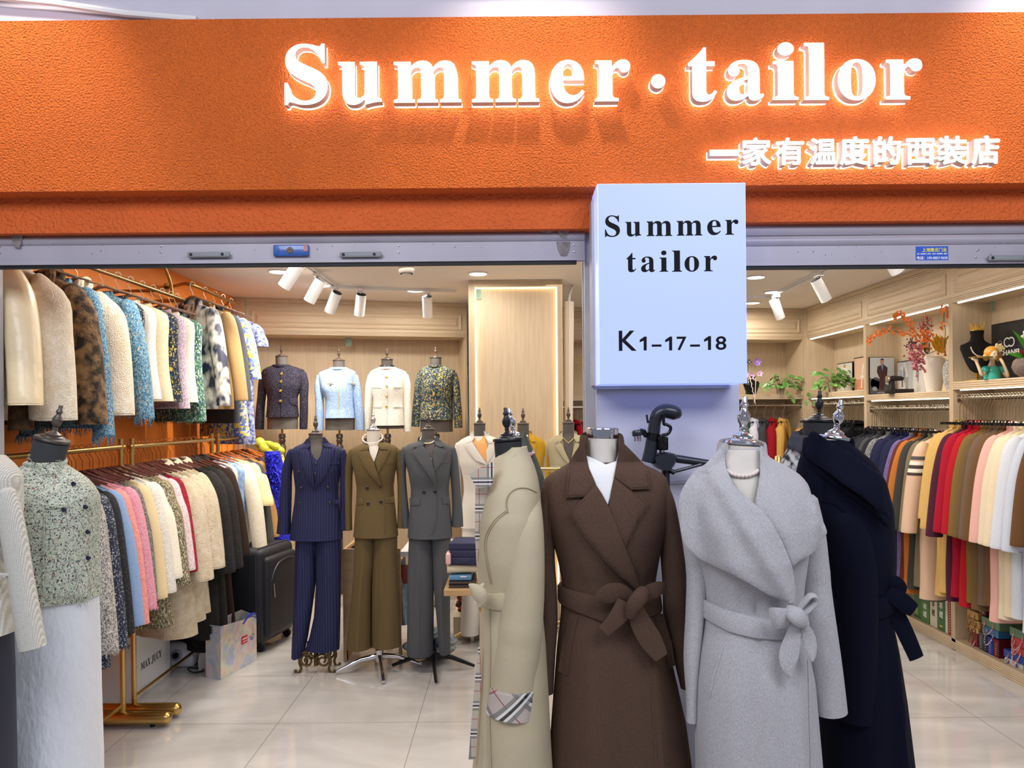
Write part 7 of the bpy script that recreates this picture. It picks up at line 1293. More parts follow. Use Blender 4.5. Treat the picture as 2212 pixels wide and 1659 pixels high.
p = at(1681, 987, 3.6); t = thing('rack_post', 'gold post top showing between the grey and houndstooth coats', 'post', (p.x, 3.6, 0)); M().tube([(0, 0, 0), (0, 0, p.z), (0, 0, p.z + .004)], [.016, .016, .013], 14).build('tube', BRASS, t); M().lathe([(0, 0), (.16, 0), (.16, .012), (.02, .02), (0, .02)], n=28).build('base_plate', BRASS, t)

# ================================================================ monitor-arm style garment steamer by the pillar
PLB = mat('satin_black_plastic', '#20242f', .35, coat=.2); Y = 2.70
t = thing('garment_steamer', 'black garment steamer with a curved head hooked on its stand, before the pillar', 'steamer', (at(1433, 1000, Y).x, Y, 0)); LS = (-t.location.x, -t.location.y, 0)
def S_(x, y, d=0): return at(x, y, Y - d) + Vector(LS)
q = catmull([(1399, 999, 14, 12), (1405, 975, 14, 12), (1409, 950, 13.5, 12), (1412, 935, 13.5, 12), (1415, 912, 13, 13), (1421, 896, 14, 15), (1434, 888, 15, 17), (1450, 890, 16, 18), (1462, 895, 14, 16), (1469, 900, 6, 8)], 5)
M().tube([S_(a[0], a[1], .03) for a in q], [(a[3] * Y / FPX, a[2] * Y / FPX) for a in q], 22, up=(0, 1, 0)).build('steam_head', PLB, t)
M().tube([S_(1410, 952, .03), S_(1413, 936, .03)], [(.0215, .0235)] * 2, 22, up=(0, 1, 0)).build('glossy_collar', mat('gloss_black', '#0b0b10', .08), t)
M().tube([S_(a, b, .06) for a, b in catmull([(1433.5, 895, 0), (1434, 915, 0), (1440, 917, 0), (1449, 924, 0), (1443, 937, 0), (1430, 941, 0), (1426, 955, 0)], 5) for a, b in [(a, b)]] if False else [S_(q_[0], q_[1], .06) for q_ in catmull([(1433.5, 895, 0), (1434, 915, 0), (1440, 917, 0), (1449, 924, 0), (1443, 937, 0), (1430, 941, 0), (1426, 955, 0)], 5)], .0055, 10).build('hook_arm', mat('gloss_black', '#0b0b10', .08), t)
M().tube([S_(1397, 896, .03), S_(1398, 905, .03), S_(1400, 914, .03)], .004, 8).build('rear_hook', PLB, t)
M().bbox(tuple(S_(1421, 973, .05)), tuple(S_(1438, 942, .0)), .006).build('clamp', mat('gloss_black', '#0b0b10', .08), t); M().tube([S_(1430, 980, .02), S_(1430, 972, .02)], .011, 14).build('metal_collar', CHROME, t)
q = [(1409, 985, 10), (1412, 980, 20), (1432, 977, 22), (1455, 982, 18), (1456, 995, 18), (1450, 1008, 14), (1436, 1016, 10), (1420, 1012, 12)]
m = M(); poly = catmull([(1409, 984, 0), (1430, 976, 0), (1456, 981, 0), (1456, 996, 0), (1446, 1011, 0), (1432, 1016, 0), (1416, 1009, 0), (1408, 996, 0)], 5, True); r0 = [S_(a[0], a[1], .0) for a in poly]; c_ = sum(r0, Vector()) / len(r0)
m.rings([[c_.lerp(p_, .85) + Vector((0, dy, 0)) if e_ else p_ + Vector((0, dy, 0)) for p_ in r0] for dy, e_ in ((-.045, 1), (-.035, 0), (.03, 0), (.04, 1))]); m.build('joint_housing', PLB, t)
q = [(1455, 990, 9), (1490, 995, 8.5), (1530, 1001, 8), (1560, 1006, 8)]; M().tube([S_(a, b) for a, b, r_ in q], [r_ * Y / FPX for a, b, r_ in q], 18).build('board_arm', PLB, t)
M().tube([S_(1452, 1020, .01), S_(1475, 1014, .01), S_(1515, 1003, .01)], .006, 8).build('strut', PLB, t); M().tube([S_(1448, 1017, .01), S_(1457, 1021, .01)], .009, 10).build('strut_joint', PLB, t)
pt = S_(1438, 1012); M().tube([pt, (pt.x, pt.y, .2)], .0145, 16).build('pole', PLB, t); M().bbox((pt.x - .14, pt.y - .12, .0), (pt.x + .14, pt.y + .08, .2), .03).build('tank', PLB, t)
M().bbox((pt.x + .03, pt.y - .124, .05), (pt.x + .12, pt.y - .118, .16), .002).build('display', mat('green_display', '#1be04a', .4, emit='#26ff5a', estr=.8), t)
t = thing('power_plug', 'black three-pin plug hanging beside the steamer head', 'plug', at(1377, 935, 2.66))
M().lathe([(.0, -.010), (.0185, -.010), (.0195, -.004), (.0195, .004), (.016, .010), (0, .010)], (0, 0, 0), 24, axis=(-.15, 0, 1)).build('plug_body', PLB, t)
M().tube([(.008, 0, .004), (.022, .0, .002), (.032, .01, -.012)], [.012, .011, .008], 12).build('cable_sleeve', mat('gloss_black', '#0b0b10', .08), t)
for x, r_ in ((-.009, 20), (0.001, 0), (.009, -20)): M().box((x - .003, -.001, -.030), (x + .003, .001, -.008)).build('pin', mat('plug_copper', '#b98a80', .3, metal=.6) if r_ == 0 else STEEL, t, smooth=False)
# ================================================================ things on the wardrobe shelves
VELV = mat('black_velvet', '#121216', .95, sheen=.3); LEAF = mat('pothos_leaf', '#4f8a3c', .4, color2='#8fb36a', vscale=14, coat=.2); LEAF2 = mat('glossy_leaf', '#4fae3a', .35); TERR = mat('weathered_pot', '#b9ab98', .8, color2='#9a8a78', vscale=18)
def leaf(m, p, d, up_, L, W, bend=.25):
    d = Vector(d).normalized(); s_ = d.cross(Vector(up_)).normalized(); u = s_.cross(d); rs = []
    for t, w_ in ((0, .05), (.12, .65), (.3, 1), (.55, .85), (.8, .42), (1, .02)):
        c = Vector(p) + d * L * t - u * L * bend * t * t; rs.append([c - s_ * W * w_ + u * .0, c - u * W * .25 * w_ , c + s_ * W * w_, c - u * (W * .25 * w_ + .0012)])
    m.rings(rs)
def pothos(name, label, loc, R_, n, seed, pot=(.045, .085), trail=()):
    t = thing(name, label, 'potted plant', loc); a, h = pot; rg = random.Random(seed)
    M().lathe([(0, 0), (a * .72, 0), (a, h * .85), (a * 1.08, h * .86), (a * 1.08, h), (a * .96, h), (a * .94, h * .9), (0, h * .9)], n=24).build('pot', TERR, t)
    m = M(); st = M()
    for k in range(n):
        th = rg.uniform(math.pi, 2 * math.pi) if k % 3 else rg.uniform(0, 6.28); el = rg.uniform(-.35, 1.2); r = R_ * rg.uniform(.35, 1.0); e = Vector((math.cos(th) * math.cos(el) * 1.25, min(.07, math.sin(th) * math.cos(el) * .7), math.sin(el) * .9)) * r + Vector((0, 0, h + .01))
        st.tube([(0, 0, h * .9), e * .5 + Vector((0, 0, h * .6)), e], .0013, 4); leaf(m, e, (math.cos(th) + rg.uniform(-.4, .4), math.sin(th) * .7, rg.uniform(-.7, .25)), (rg.uniform(-.3, .3), -.7, .8), rg.uniform(.05, .085), rg.uniform(.018, .028))
    for tr in trail:
        st.tube([(0, 0, h * .9)] + list(tr), .0015, 5)
        for q in tr: leaf(m, q, (rg.uniform(-.7, .7), -.3, -.8), (0, -1, .3), .06, .022)
    st.build('stems', mat('green_stem', '#5d7a3c', .6), t); o = m.build('foliage', LEAF, t); return t
pothos('pothos_plant', 'bushy pothos plant in a grey pot on the back wall shelf', (at(1686, 855, 7.86).x, 7.86, 1.825), .16, 46, 4, trail=([(.03, -.12, .03), (.06, -.17, -.04)],))
pothos('pothos_plant', 'larger trailing pothos plant in the corner wardrobe, leaves hanging over the edge', (3.10, 7.32, 1.83), .17, 64, 8, trail=([(-.08, -.05, .06), (-.15, -.08, -.02), (-.20, -.10, -.08)], [(-.1, .05, .08), (-.2, .1, .0), (-.24, .05, -.07)]))
def frame(name, label, loc, rz, w_, h_, lean, bm_, parts_, cat='picture'):
    """picture standing on a shelf; parts_ = list of (name, material, [polygons in 0..1 frame coords]); faces local -y"""
    t = thing(name, label, cat, loc, rz); M().box((0, 0, 0), (w_, .014, h_)).build('frame', bm_, t, smooth=False)
    y = -.0005
    for nm, ma, polys in parts_:
        m = M()
        for p in polys: m.prism([(a * w_, y, b * h_) for a, b in p], (0, -.0005, 0))
        m.build(nm, ma, t, smooth=False); y -= .0006
    return t
BF = mat('black_frame', '#151517', .35); rect = lambda a, b, c, d: [(a, b), (c, b), (c, d), (a, d)]
ell = lambda cx, cy, rx, ry, n=14: [(cx + rx * math.cos(2 * math.pi * k / n), cy + ry * math.sin(2 * math.pi * k / n)) for k in range(n)]
PB = lambda nm, c: mat('print_' + nm, c, .5)
frame('framed_photo', 'thick framed photo of a seated man in a dark suit beside a motorcycle', (3.065, 6.50, 1.785), 0, .215, .318, 0, BF, [('background', PB('pale', '#cfd6da'), [rect(.03, .02, .99, .99)]), ('ground', PB('greyblack', '#57595f'), [[(.03, .02), (.99, .02), (.99, .18), (.6, .3), (.03, .45)], ell(.25, .3, .2, .17)]),
    ('suit', PB('maroon_suit', '#4a2c31'), [[(.32, .75), (.55, .82), (.72, .72), (.70, .5), (.62, .3), (.55, .12), (.38, .14), (.40, .45), (.30, .6)]]), ('shirt', PB('blue_shirt', '#7f9ad0'), [[(.46, .80), (.56, .80), (.52, .64)]]), ('face', PB('skin', '#c08f72'), [ell(.5, .87, .065, .062), ell(.66, .44, .04, .03)]), ('hair', PB('hair', '#1d1713'), [[(.43, .9), (.45, .955), (.5, .97), (.56, .955), (.575, .9), (.54, .93), (.46, .93)]]), ('spokes', PB('silver', '#9fa3a8'), [ell(.2, .16, .10, .06), rect(.3, .04, .9, .07)])])
frame('framed_photo', 'framed picture of pale grey suit jackets behind the black model machine', (3.275, 6.45, 1.785), RB, .46, .275, 0, BF, [('background', PB('silvergrey', '#a9abb0'), [rect(.02, .03, .98, .97)]), ('jacket', PB('pale_jacket', '#c9c5c0'), [[(.08, .03), (.42, .03), (.40, .6), (.30, .95), (.12, .8)], [(.55, .03), (.95, .03), (.9, .7), (.72, .95), (.58, .7)]]), ('lapel', PB('grey_lapel', '#82858d'), [[(.25, .9), (.31, .6), (.28, .3), (.22, .55)]]), ('lapel', PB('grey_lapel', '#82858d'), [[(.70, .9), (.76, .6), (.73, .3), (.66, .55)]]), ('shirt', PB('blue_stripe', '#8ea4c4'), [[(.12, .75), (.19, .72), (.18, .4), (.10, .4)]])])
frame('framed_photo', 'black framed print of a figure in a white outfit, left of a matching print', (3.275, 7.62, 1.83), RB, .34, .29, 0, BF, [('background', PB('cream', '#e3dfcf'), [rect(.03, .03, .97, .97)]), ('outfit', PB('whitecloth', '#f3f1ea'), [[(.3, .05), (.7, .05), (.68, .5), (.75, .75), (.55, .85), (.4, .85), (.25, .7), (.33, .5)]]), ('face', PB('skin', '#c08f72'), [ell(.5, .88, .07, .06)]), ('folds', PB('foldgrey', '#c4c2b8'), [[(.48, .05), (.5, .05), (.52, .5), (.50, .5)], [(.4, .5), (.6, .48), (.6, .51), (.4, .53)]])])
frame('framed_photo', 'black framed print of an easel on terracotta, right of the white outfit print', (3.27, 7.24, 1.83), RB, .36, .32, 0, BF, [('background', PB('peach', '#dcb9a0'), [rect(.03, .03, .97, .97)]), ('ground', PB('terracotta', '#c58a6c'), [rect(.03, .03, .97, .35)]), ('easel', PB('whitecloth', '#f3f1ea'), [[(.4, .1), (.44, .1), (.55, .8), (.51, .8)], [(.7, .1), (.66, .1), (.52, .8), (.56, .8)], rect(.40, .4, .72, .45)])])
# black poster with white logo
t = thing('black_poster', 'large black framed poster with a white logo and lettering behind the velvet bust', 'poster', (3.285, 5.20, 1.842), RB); M().box((0, 0, 0), (.72, .012, .385)).build('frame', BF, t, smooth=False); M().box((.012, -.001, .012), (.708, 0, .373)).build('sheet', mat('poster_charcoal', '#26272b', .5, color2='#1a1b1e', vscale=12), t, smooth=False)
m = M(); put_glyph(m, glyph('CHANEL', offset=.03), .085, .30, .165, .20, -.0025, -.001); m.build('lettering', WPAINT, t, smooth=False)
m = M()
for cx_, a0, a1 in ((.165, 45, 315), (.205, -135, 135)):
    m.tube([(cx_ + .030 * math.cos(R(a)), -.002, .250 + .028 * math.sin(R(a))) for a in np.linspace(a0, a1, 26)], [(.0007, .0055)] * 26, 6, up=(0, 1, 0))
m.build('logo', WPAINT, t, smooth=False); m = M(); m.tube([(.09 + .018 * math.cos(a) * (1 + .3 * math.sin(3 * a)), -.0018, .245 + .022 * math.sin(a)) for a in np.linspace(0, 6.28, 20)], .0008, 5); m.build('butterfly_outline', WPAINT, t)
# velvet bust, crown and necklace
bx, by = 3.125, 5.10; t = thing('necklace_bust', 'black velvet necklace bust wearing a gold crown', 'display bust', (bx, by, 1.842), R(8))
rows_ = [(.055, .012, .02), (.075, .05, .03), (.12, .080, .035), (.17, .105, .035), (.215, .125, .030), (.238, .12, .026), (.255, .075, .026), (.27, .048, .028), (.30, .042, .028), (.325, .046, .030), (.332, .046, .030)]
rs = [[(a * math.copysign(abs(math.cos(th)) ** .9, math.cos(th)), b * math.sin(th) - .0, z) for th in np.linspace(0, 2 * math.pi, 32, endpoint=False)] for z, a, b in rows_]; M().rings(rs).build('bust', VELV, t)
M().box((-.008, -.004, .01), (.008, .004, .09)).build('stand', mat('pale_gold', '#d9b95e', .35, metal=.8), t, smooth=False); M().lathe([(0, 0), (.075, 0), (.075, .006), (.0, .008)], n=28).build('base', mat('pale_gold', '#d9b95e', .35, metal=.8), t)
t = thing('gold_tiara', 'small gold tiara on top of the black velvet bust', 'crown', (bx, by, 2.174)); m = M(); m.tube([(.040 * math.cos(a), .028 * math.sin(a), .004) for a in np.linspace(0, 6.283, 30)], .004, 6)
for k in range(14):
    a = 2 * math.pi * k / 14; p = Vector((.040 * math.cos(a), .028 * math.sin(a), .004)); q = Vector((.047 * math.cos(a), .033 * math.sin(a), .038 + .014 * (k % 2))); m.tube([p, q], [.003, .0015], 5); m.ball(q, .004, 8, 6); b = 2 * math.pi * (k + 1) / 14; m.tube([q, (.040 * math.cos(b), .028 * math.sin(b), .008)], .0015, 5); m.ball((.042 * math.cos(a + .2), .030 * math.sin(a + .2), .016), .004, 8, 6)
m.build('crown_ring', GOLD, t)
t = thing('pearl_necklace', 'pearl necklace draped on the black velvet bust', 'necklace', (bx, by, 1.842), R(8)); m = M()
for k in range(27):
    a = R(196 + 148 * k / 26); m.ball((.078 * math.cos(a), -.036, .235 + .085 * math.sin(a) + .01), .0052 if k % 2 else .0042, 10, 6)
m.build('pearls', PEARL, t)
# figurine of a woman holding a tray
SKN = mat('figurine_cream', '#f0d7b4', .35, coat=.4); TEAL = mat('figurine_teal', '#3fb8a4', .35, coat=.4); GING = mat('figurine_ginger', '#e09a3c', .4, coat=.3)
t = thing('lady_figurine', 'glazed figurine of a ginger-haired woman in a teal dress', 'figurine', (3.085, 4.88, 1.842)); 
def sk(nm, chains, ma): 
    m = M()
    for ch in chains: q = catmull(ch, 5); m.tube([a[:3] for a in q], [a[3] for a in q], 14)
    m.build(nm, ma, t)
sk('bodice', [[(.0, 0, 0, .048), (.0, 0, .03, .046), (.0, 0, .065, .042), (.0, 0, .085, .030)]], TEAL); sk('puff_sleeve', [[(-.035, -.01, .07, .016), (-.055, -.015, .062, .024), (-.070, -.018, .045, .014)]], TEAL); sk('puff_sleeve', [[(.035, -.005, .07, .016), (.055, -.01, .060, .024), (.070, -.012, .045, .014)]], TEAL)
sk('torso', [[(0, 0, .08, .030), (0, 0, .095, .018), (.0, -.002, .115, .015), (.0, -.004, .135, .014)]], SKN)
sk('arm', [[(-.065, -.02, .045, .013), (-.085, -.03, .030, .011), (-.10, -.035, .06, .010), (-.118, -.035, .105, .009), (-.124, -.035, .125, .014), (-.15, -.035, .132, .006)]], SKN); sk('arm', [[(.065, -.015, .045, .013), (.07, -.04, .02, .012), (.055, -.06, .04, .011), (.035, -.06, .09, .009), (.028, -.05, .118, .009), (.02, -.045, .132, .006)]], SKN)
m = M(); m.ball((0, -.012, .158), .034, 20, 14, (.88, .92, 1.12)); m.ball((-.002, -.046, .155), .006, 10, 6, (.7, 1, 1)); m.build('head', SKN, t)
m = M()
for x in (-.014, .012): m.tube([(x - .007, -.042, .164), (x, -.044, .161), (x + .007, -.042, .164)], .0011, 6)
m.tube([(-.006, -.043, .138), (0, -.044, .136), (.006, -.043, .138)], .0014, 6); m.build('face_lines', mat('face_line', '#8a4a38', .5), t)
m = M(); m.ball((0, .004, .172), .043, 20, 12, (1.05, .95, 1)); m.ball((.04, .0, .15), .024, 14, 8, (1, .8, 1.5)); m.ball((-.036, .002, .145), .020, 14, 8, (1, .8, 1.3)); m.build('hair', GING, t)
m = M()
for k in range(16): a = k * 2.4; r_ = .006 + .0022 * k; m.ball((.034 + r_ * math.cos(a) * .8, -.022, .200 + r_ * math.sin(a) * .6), .011, 8, 6, (1, .6, 1))
m.build('hair_flower', mat('cream_flower', '#f1dca6', .6), t); t2 = thing('gold_tray', 'round gold tray held up by the figurine', 'tray', (2.995, 4.85, 1.979)); M().lathe([(0, 0), (.062, 0), (.070, .005), (.068, .006), (.06, .002), (0, .002)], n=36).build('dish', GOLD, t2)
# stone bowl with red flower
t = thing('flower_bowl', 'round stone bowl planted with a red flower and long green leaves at the right edge', 'flower bowl', (3.14, 4.60, 1.842)); M().lathe([(0, 0), (.05, 0), (.085, .03), (.098, .065), (.090, .10), (.075, .115), (.070, .112), (.083, .09), (0, .08)], n=32).build('bowl', mat('rough_stone', '#7d6d66', .9, bump=.8, bscale=140, bdist=.004, vary=.2, vscale=60), t)
m = M()
for k in range(22): a = k * 2.4; e_ = .25 + .045 * k; leaf(m, (-.03, -.02, .12), (math.cos(a), math.sin(a) * .8, e_), (0, 0, 1), .075 - .0014 * k, .015, -.2)
m.build('red_flower', mat('crimson_petal', '#9c0f24', .5), t); m = M()
for d, L in (((.2, -.3, 1), .26), ((-.5, -.4, .5), .24), ((-.75, -.2, .2), .16), ((.6, -.2, .8), .3), ((-.2, -.5, .25), .2)): leaf(m, (.01, -.01, .11), d, (-.3, -1, .3), L, .022, .25)
m.build('long_leaves', LEAF2, t); m = M()
for k in range(40): a = k * 2.4; r_ = .010 * math.sqrt(k); m.ball((.03 + r_ * math.cos(a), .03, .235 + r_ * math.sin(a) * .9), .016, 8, 6, (1, .5, .8))
m.build('white_peony', mat('peony_white', '#f1ece2', .6), t)
# vases with flowers
t = thing('white_vase', 'glossy white vase holding pink hydrangea and orange sprays', 'vase', (3.15, 5.67, 1.785)); M().lathe([(0, 0), (.050, 0), (.056, .03), (.075, .14), (.082, .21), (.078, .245), (.060, .262), (.054, .262), (.060, .24), (0, .22)], n=40).build('vase_body', mat('white_glaze', '#e9e1d6', .12, coat=.7), t)
VO = Vector((3.15, 5.67, 1.785))
def W3(x, y, Y=5.62): return at(x, y, Y) - VO
HYD = mat('pink_petals', '#d98a94', .6, color2='#b8626f', vscale=40); ORP = mat('orange_petals', '#ff9148', .5); m = M(); rgf = random.Random(2)
for k in range(110):
    c = W3(*rgf.choice([(1978, 778), (1974, 765), (1984, 790), (1988, 758)]), 5.58); p = c + Vector((rgf.gauss(0, .022), rgf.gauss(0, .018), rgf.gauss(0, .03))); m.ball(p, .011, 6, 4, (1, .7, .8))
m.build('hydrangea', HYD, t); m = M()
for k in range(90): p = W3(rgf.gauss(1972, 7), rgf.gauss(746, 7), 5.66); m.ball(p, .006, 5, 4)
m.build('dried_purple_bloom', mat('dusty_purple', '#7f5762', .8), t); m = M(); st = M()
for k in range(7):
    a = W3(2000, 762, 5.66); b = W3(1986 + 4.5 * k, 676 + abs(k - 3) * 6, 5.66); st.tube([a, a.lerp(b, .5) + Vector((.01, 0, 0)), b], .0012, 4)
    for q in range(12): m.ball(a.lerp(b, rgf.uniform(.45, 1)) + Vector((rgf.gauss(0, .01), rgf.gauss(0, .01), 0)), .006, 5, 4)
m.build('pink_spike_flowers', mat('rose_bud', '#b34a55', .6), t); m = M()
for pts, seg in (([(2003, 765), (1990, 742), (1970, 725), (1935, 717), (1905, 716), (1886, 727), (1876, 738)], 0), ([(2003, 765), (1985, 728), (1968, 708), (1955, 690), (1940, 678), (1930, 686)], 1), ([(2003, 765), (2030, 756), (2045, 768)], 2)):
    q = catmull([p + (0,) for p in pts], 5); V = [W3(a[0], a[1], 5.60) for a in q]; st.tube(V, .0022, 5)
    for i in range(len(V) // 3, len(V)):
        for _ in range(3 if seg < 2 else 1): leaf(m, V[i] + Vector((rgf.gauss(0, .01), -.004, rgf.gauss(0, .012))), (rgf.uniform(-1, 1), -.4, rgf.uniform(-1, 1)), (0, -1, .2), .024, .009)
for k in range(46): leaf(m, W3(rgf.gauss(1997, 10), rgf.gauss(733, 10), 5.6), (rgf.uniform(-1, 1), -.5, rgf.uniform(-1, 1)), (0, -1, .2), .03, .012)
m.build('orange_blossom', ORP, t); m = M()
for k in range(10): leaf(m, W3(2002, 765, 5.62), (rgf.uniform(-.4, .5), -.3, 1), (0, -1, .1), .09, .015)
m.build('green_leaves', LEAF, t); st.build('branches', mat('dark_twig', '#3b2a22', .8), t)
t = thing('textured_vase', 'grey textured vase with mustard foliage beside the partition', 'vase', (3.16, 5.46, 1.785)); M().lathe([(0, 0), (.035, 0), (.052, .08), (.058, .15), (.048, .19), (.032, .215), (.036, .225), (.028, .225), (0, .2)], n=32).build('vase_body', mat('crackled_grey', '#8a8580', .6, color2='#e0ddd6', vscale=170, stretch=(1, 1, .5), bump=.6, bscale=120), t)
m = M(); VO = Vector((3.16, 5.46, 1.785))
for k in range(40): leaf(m, W3(rgf.uniform(2020, 2044), rgf.uniform(735, 765), 5.44), (rgf.uniform(-.7, .4), -.2, rgf.uniform(.3, 1)), (0, -1, .2), .06, .008)
m.build('mustard_foliage', mat('mustard_leaf', '#d99e22', .6), t); st = M(); m = M(); q = catmull([(2043, 768, 0), (2041, 740, 0), (2042, 715, 0), (2039, 690, 0), (2041, 672, 0), (2052, 662, 0), (2066, 659, 0)], 5); V = [W3(a[0], a[1], 5.30) for a in q]; st.tube(V, .0022, 5)
for c in ((2036, 666), (2038, 674), (2050, 680), (2054, 677), (2033, 706), (2035, 700), (2068, 660), (2072, 664), (2066, 666), (2071, 656), (2048, 678)):
    for _ in range(4): leaf(m, W3(c[0] + rgf.gauss(0, 2), c[1] + rgf.gauss(0, 2), 5.3), (rgf.uniform(-1, 1), -.4, rgf.uniform(-1, 1)), (0, -1, .2), .026, .010)
m.build('orange_blossom', ORP, t); st.build('branch', mat('dark_twig', '#3b2a22', .8), t)
# model sewing machine
t = thing('model_sewing_machine', 'small black model sewing machine on a black base in front of the framed photos', 'model sewing machine', (3.10, 6.08, 1.785)); M().bbox((-.09, -.045, 0), (.10, .045, .035), .004).build('base', BLACKP, t)
M().tube([(-.055, 0, .035), (-.055, 0, .10)], [(.022, .028), (.018, .022)], 16, up=(0, 1, 0)).build('column', BLACKP, t); M().tube([(-.08, 0, .115), (-.05, 0, .12), (.02, 0, .12), (.035, 0, .115)], [.016, .022, .018, .014], 16).build('arm', BLACKP, t); M().lathe([(0, -.008), (.026, -.008), (.030, 0), (.026, .008), (0, .008)], (-.088, 0, .115), 22, axis=(1, 0, 0)).build('hand_wheel', STEEL, t); M().tube([(.03, 0, .11), (.03, 0, .05)], .006, 8).build('needle_bar', STEEL, t)
for x in (.058, .07): M().tube([(x, 0, .035), (x, 0, .13)], .005, 8).build('thread_stand', mat('clear_tube', '#d8d8d8', .1, trans=.6), t)
# jewellery stand and flowers on the back wall shelf
X_ = at(1625, 850, 7.80).x; t = thing('jewellery_stand', 'glossy black jewellery stand with draped white strands on the back wall shelf', 'jewellery stand', (X_, 7.83, 1.825)); rows_ = [(0, .045, .03), (.05, .065, .035), (.11, .085, .035), (.135, .075, .028), (.142, .03, .022), (.16, .018, .018), (.185, .018, .018), (.19, .010, .010)]
M().rings([[(a * math.cos(th), b * math.sin(th), z) for th in np.linspace(0, 2 * math.pi, 28, endpoint=False)] for z, a, b in rows_]).build('bust', mat('gloss_black', '#0b0b10', .08), t); M().tube([(.03 + .012 * math.cos(a), 0, .185 + .012 * math.sin(a)) for a in np.linspace(0, 6.28, 14)], .004, 6).build('ring_holder', mat('gloss_black', '#0b0b10', .08), t)
t = thing('bead_strand', 'long strand of white beads hanging from the black jewellery stand', 'necklace', (X_, 7.79, 1.90)); m = M()
for k in range(34): u = k / 33; m.ball((-.03 + .05 * u + .004 * math.sin(k), -.012 - .01 * math.sin(u * 3), .10 - .27 * u), .0055, 6, 5); m.ball((.03 - .012 * u, -.014, .09 - .25 * u), .005, 6, 5)
m.build('beads', PEARL, t)
t = thing('purple_flowers', 'purple and lilac artificial flowers above the black jewellery stand', 'artificial flowers', (X_ - .03, 7.92, 1.825)); VO = Vector((X_ - .03, 7.92, 1.825)); st = M()
for (x, y, n_, L, c) in ((1635, 782, 7, .05, 'v'), (1640, 806, 6, .045, 'l'), (1622, 812, 6, .045, 'l'), (1612, 808, 5, .04, 'l'), (1618, 782, 4, .035, 'd')):
    m = M(); c0 = W3(x, y, 7.82)
    for k in range(n_): a = 2 * math.pi * k / n_; leaf(m, c0, (math.cos(a), -.35, math.sin(a)), (0, -1, 0), L, L * .33, -.1)
    m.build('bloom', mat({'v': 'violet_petal', 'l': 'lilac_petal', 'd': 'dark_violet_petal'}[c], {'v': '#8b6ac0', 'l': '#d9b4d8', 'd': '#3b3560'}[c], .5), t); st.tube([(0, 0, 0), c0 * .5 + Vector((0, 0, -.01)), c0], .002, 5); M().ball(c0 + Vector((0, -.008, 0)), .008, 8, 6).build('flower_centre', mat('yellow_centre', '#e8c23c', .5), t)
st.build('stems', mat('green_stem', '#5d7a3c', .6), t)
# gold palm fan wreath left of the pillar
GP = mat('gold_palm', '#c9a24f', .4, metal=.6); c0 = at(1276, 782, 7.66); t = thing('palm_fan_ornament', 'gold palm fan ornament with red berries, half hidden left of the light box', 'ornament', (c0.x, c0.y, 1.822)); m = M(); cz = c0.z - 1.822
for k in range(30): a = 2 * math.pi * k / 30; leaf(m, (0, 0, cz), (math.cos(a), -.1, math.sin(a)), (0, -1, 0), .15, .007, .0)
m.build('fan', GP, t); m = M()
for k in range(24): m.ball((rgf.uniform(-.07, .03), -.03, cz + rgf.uniform(-.02, .16)), .010, 8, 5)
m.build('berries', mat('berry_red', '#b8152c', .35), t); m = M()
for k in range(12): a = k * 2.4; r_ = .007 * math.sqrt(k); m.ball((-.01 + r_ * math.cos(a), -.04, cz - .06 + r_ * math.sin(a)), .014, 8, 6)
m.build('cream_flower', mat('peony_white', '#f1ece2', .6), t); M().tube([(0, 0, 0), (0, 0, cz)], .006, 8).build('stem', GP, t)
# white draped pole beside the backlit panel
t = thing('wrapped_pipe', 'white wrapped pipe standing beside the backlit panel', 'pipe', (at(1229, 700, 6.25).x, 6.25, 0)); zt = at(1229, 652, 6.25).z; M().tube([(.0, 0, 0), (-.01, 0, 1.6), (0, 0, zt)], [.022, .035, .044], 8).build('wrapping', mat('off_white_wrap', '#e9dccb', .5), t, smooth=False); M().tube(catmull([(0, 0, zt), (.02, 0, zt + .10), (.08, .05, zt + .17), (.22, .1, zt + .18), (.5, .1, zt + .19)], 6), .012, 10).build('bent_tube', WHITEM, t)

# ================================================================ gift boxes at the bottom of the right wardrobes
def spine(label, nm, y0, y1, h_, c, marks=(), x=3.075, d=.18, z=.075, rz=0):
    t = thing(nm, label, 'gift box', (x, y1, z), RB); w_ = y1 - y0; M().bbox((0, 0, 0), (w_, d, h_), .003).build('carton', mat('carton_' + c[1:], c, .45), t, smooth=False)
    for (kind, cc, x0, z0, x1, z1) in marks:
        m = M()
        if kind == 'r': m.box((w_ * x0, -.0012, h_ * z0), (w_ * x1, .001, h_ * z1))
        elif kind == 'a':
            for r_ in (.25, .17, .09): m.tube([(w_ * .5 + w_ * r_ * 1.4 * math.cos(a), -.0006, h_ * z0 + w_ * r_ * 1.4 * math.sin(a)) for a in np.linspace(0, math.pi, 12)], .0016, 4)
        else:
            n_ = len(kind)
            for i, ch in enumerate(kind): put_glyph(m, glyph(ch, bold=.03 if ord(ch) > 999 else 0), w_ * x0, w_ * x1, h_ * (z1 - (z1 - z0) * (i + .85) / n_), h_ * (z1 - (z1 - z0) * i / n_), -.0012, .0)
        m.build('print', mat('mark_' + cc[1:], cc, .5), t, smooth=False)
    return t
spine('green carton leaning at the far end of the middle bay floor', 'gift_box', 5.74, 5.86, .24, '#3f6b3c', (('r', '#7fa23c', .1, .1, .5, .3),), x=3.09)
spine('green carton with white characters, left of the cream carton', 'gift_box', 5.62, 5.735, .26, '#4b7f3f', (('羊绒', '#f1f4ea', .3, .12, .7, .55), ('r', '#d7c24a', .3, .80, .6, .88)))
spine('cream carton with dark vertical print between green cartons', 'gift_box', 5.52, 5.61, .275, '#d9d2be', (('羊绒', '#5b5546', .3, .25, .7, .7), ('r', '#8c8672', .35, .75, .6, .95)))
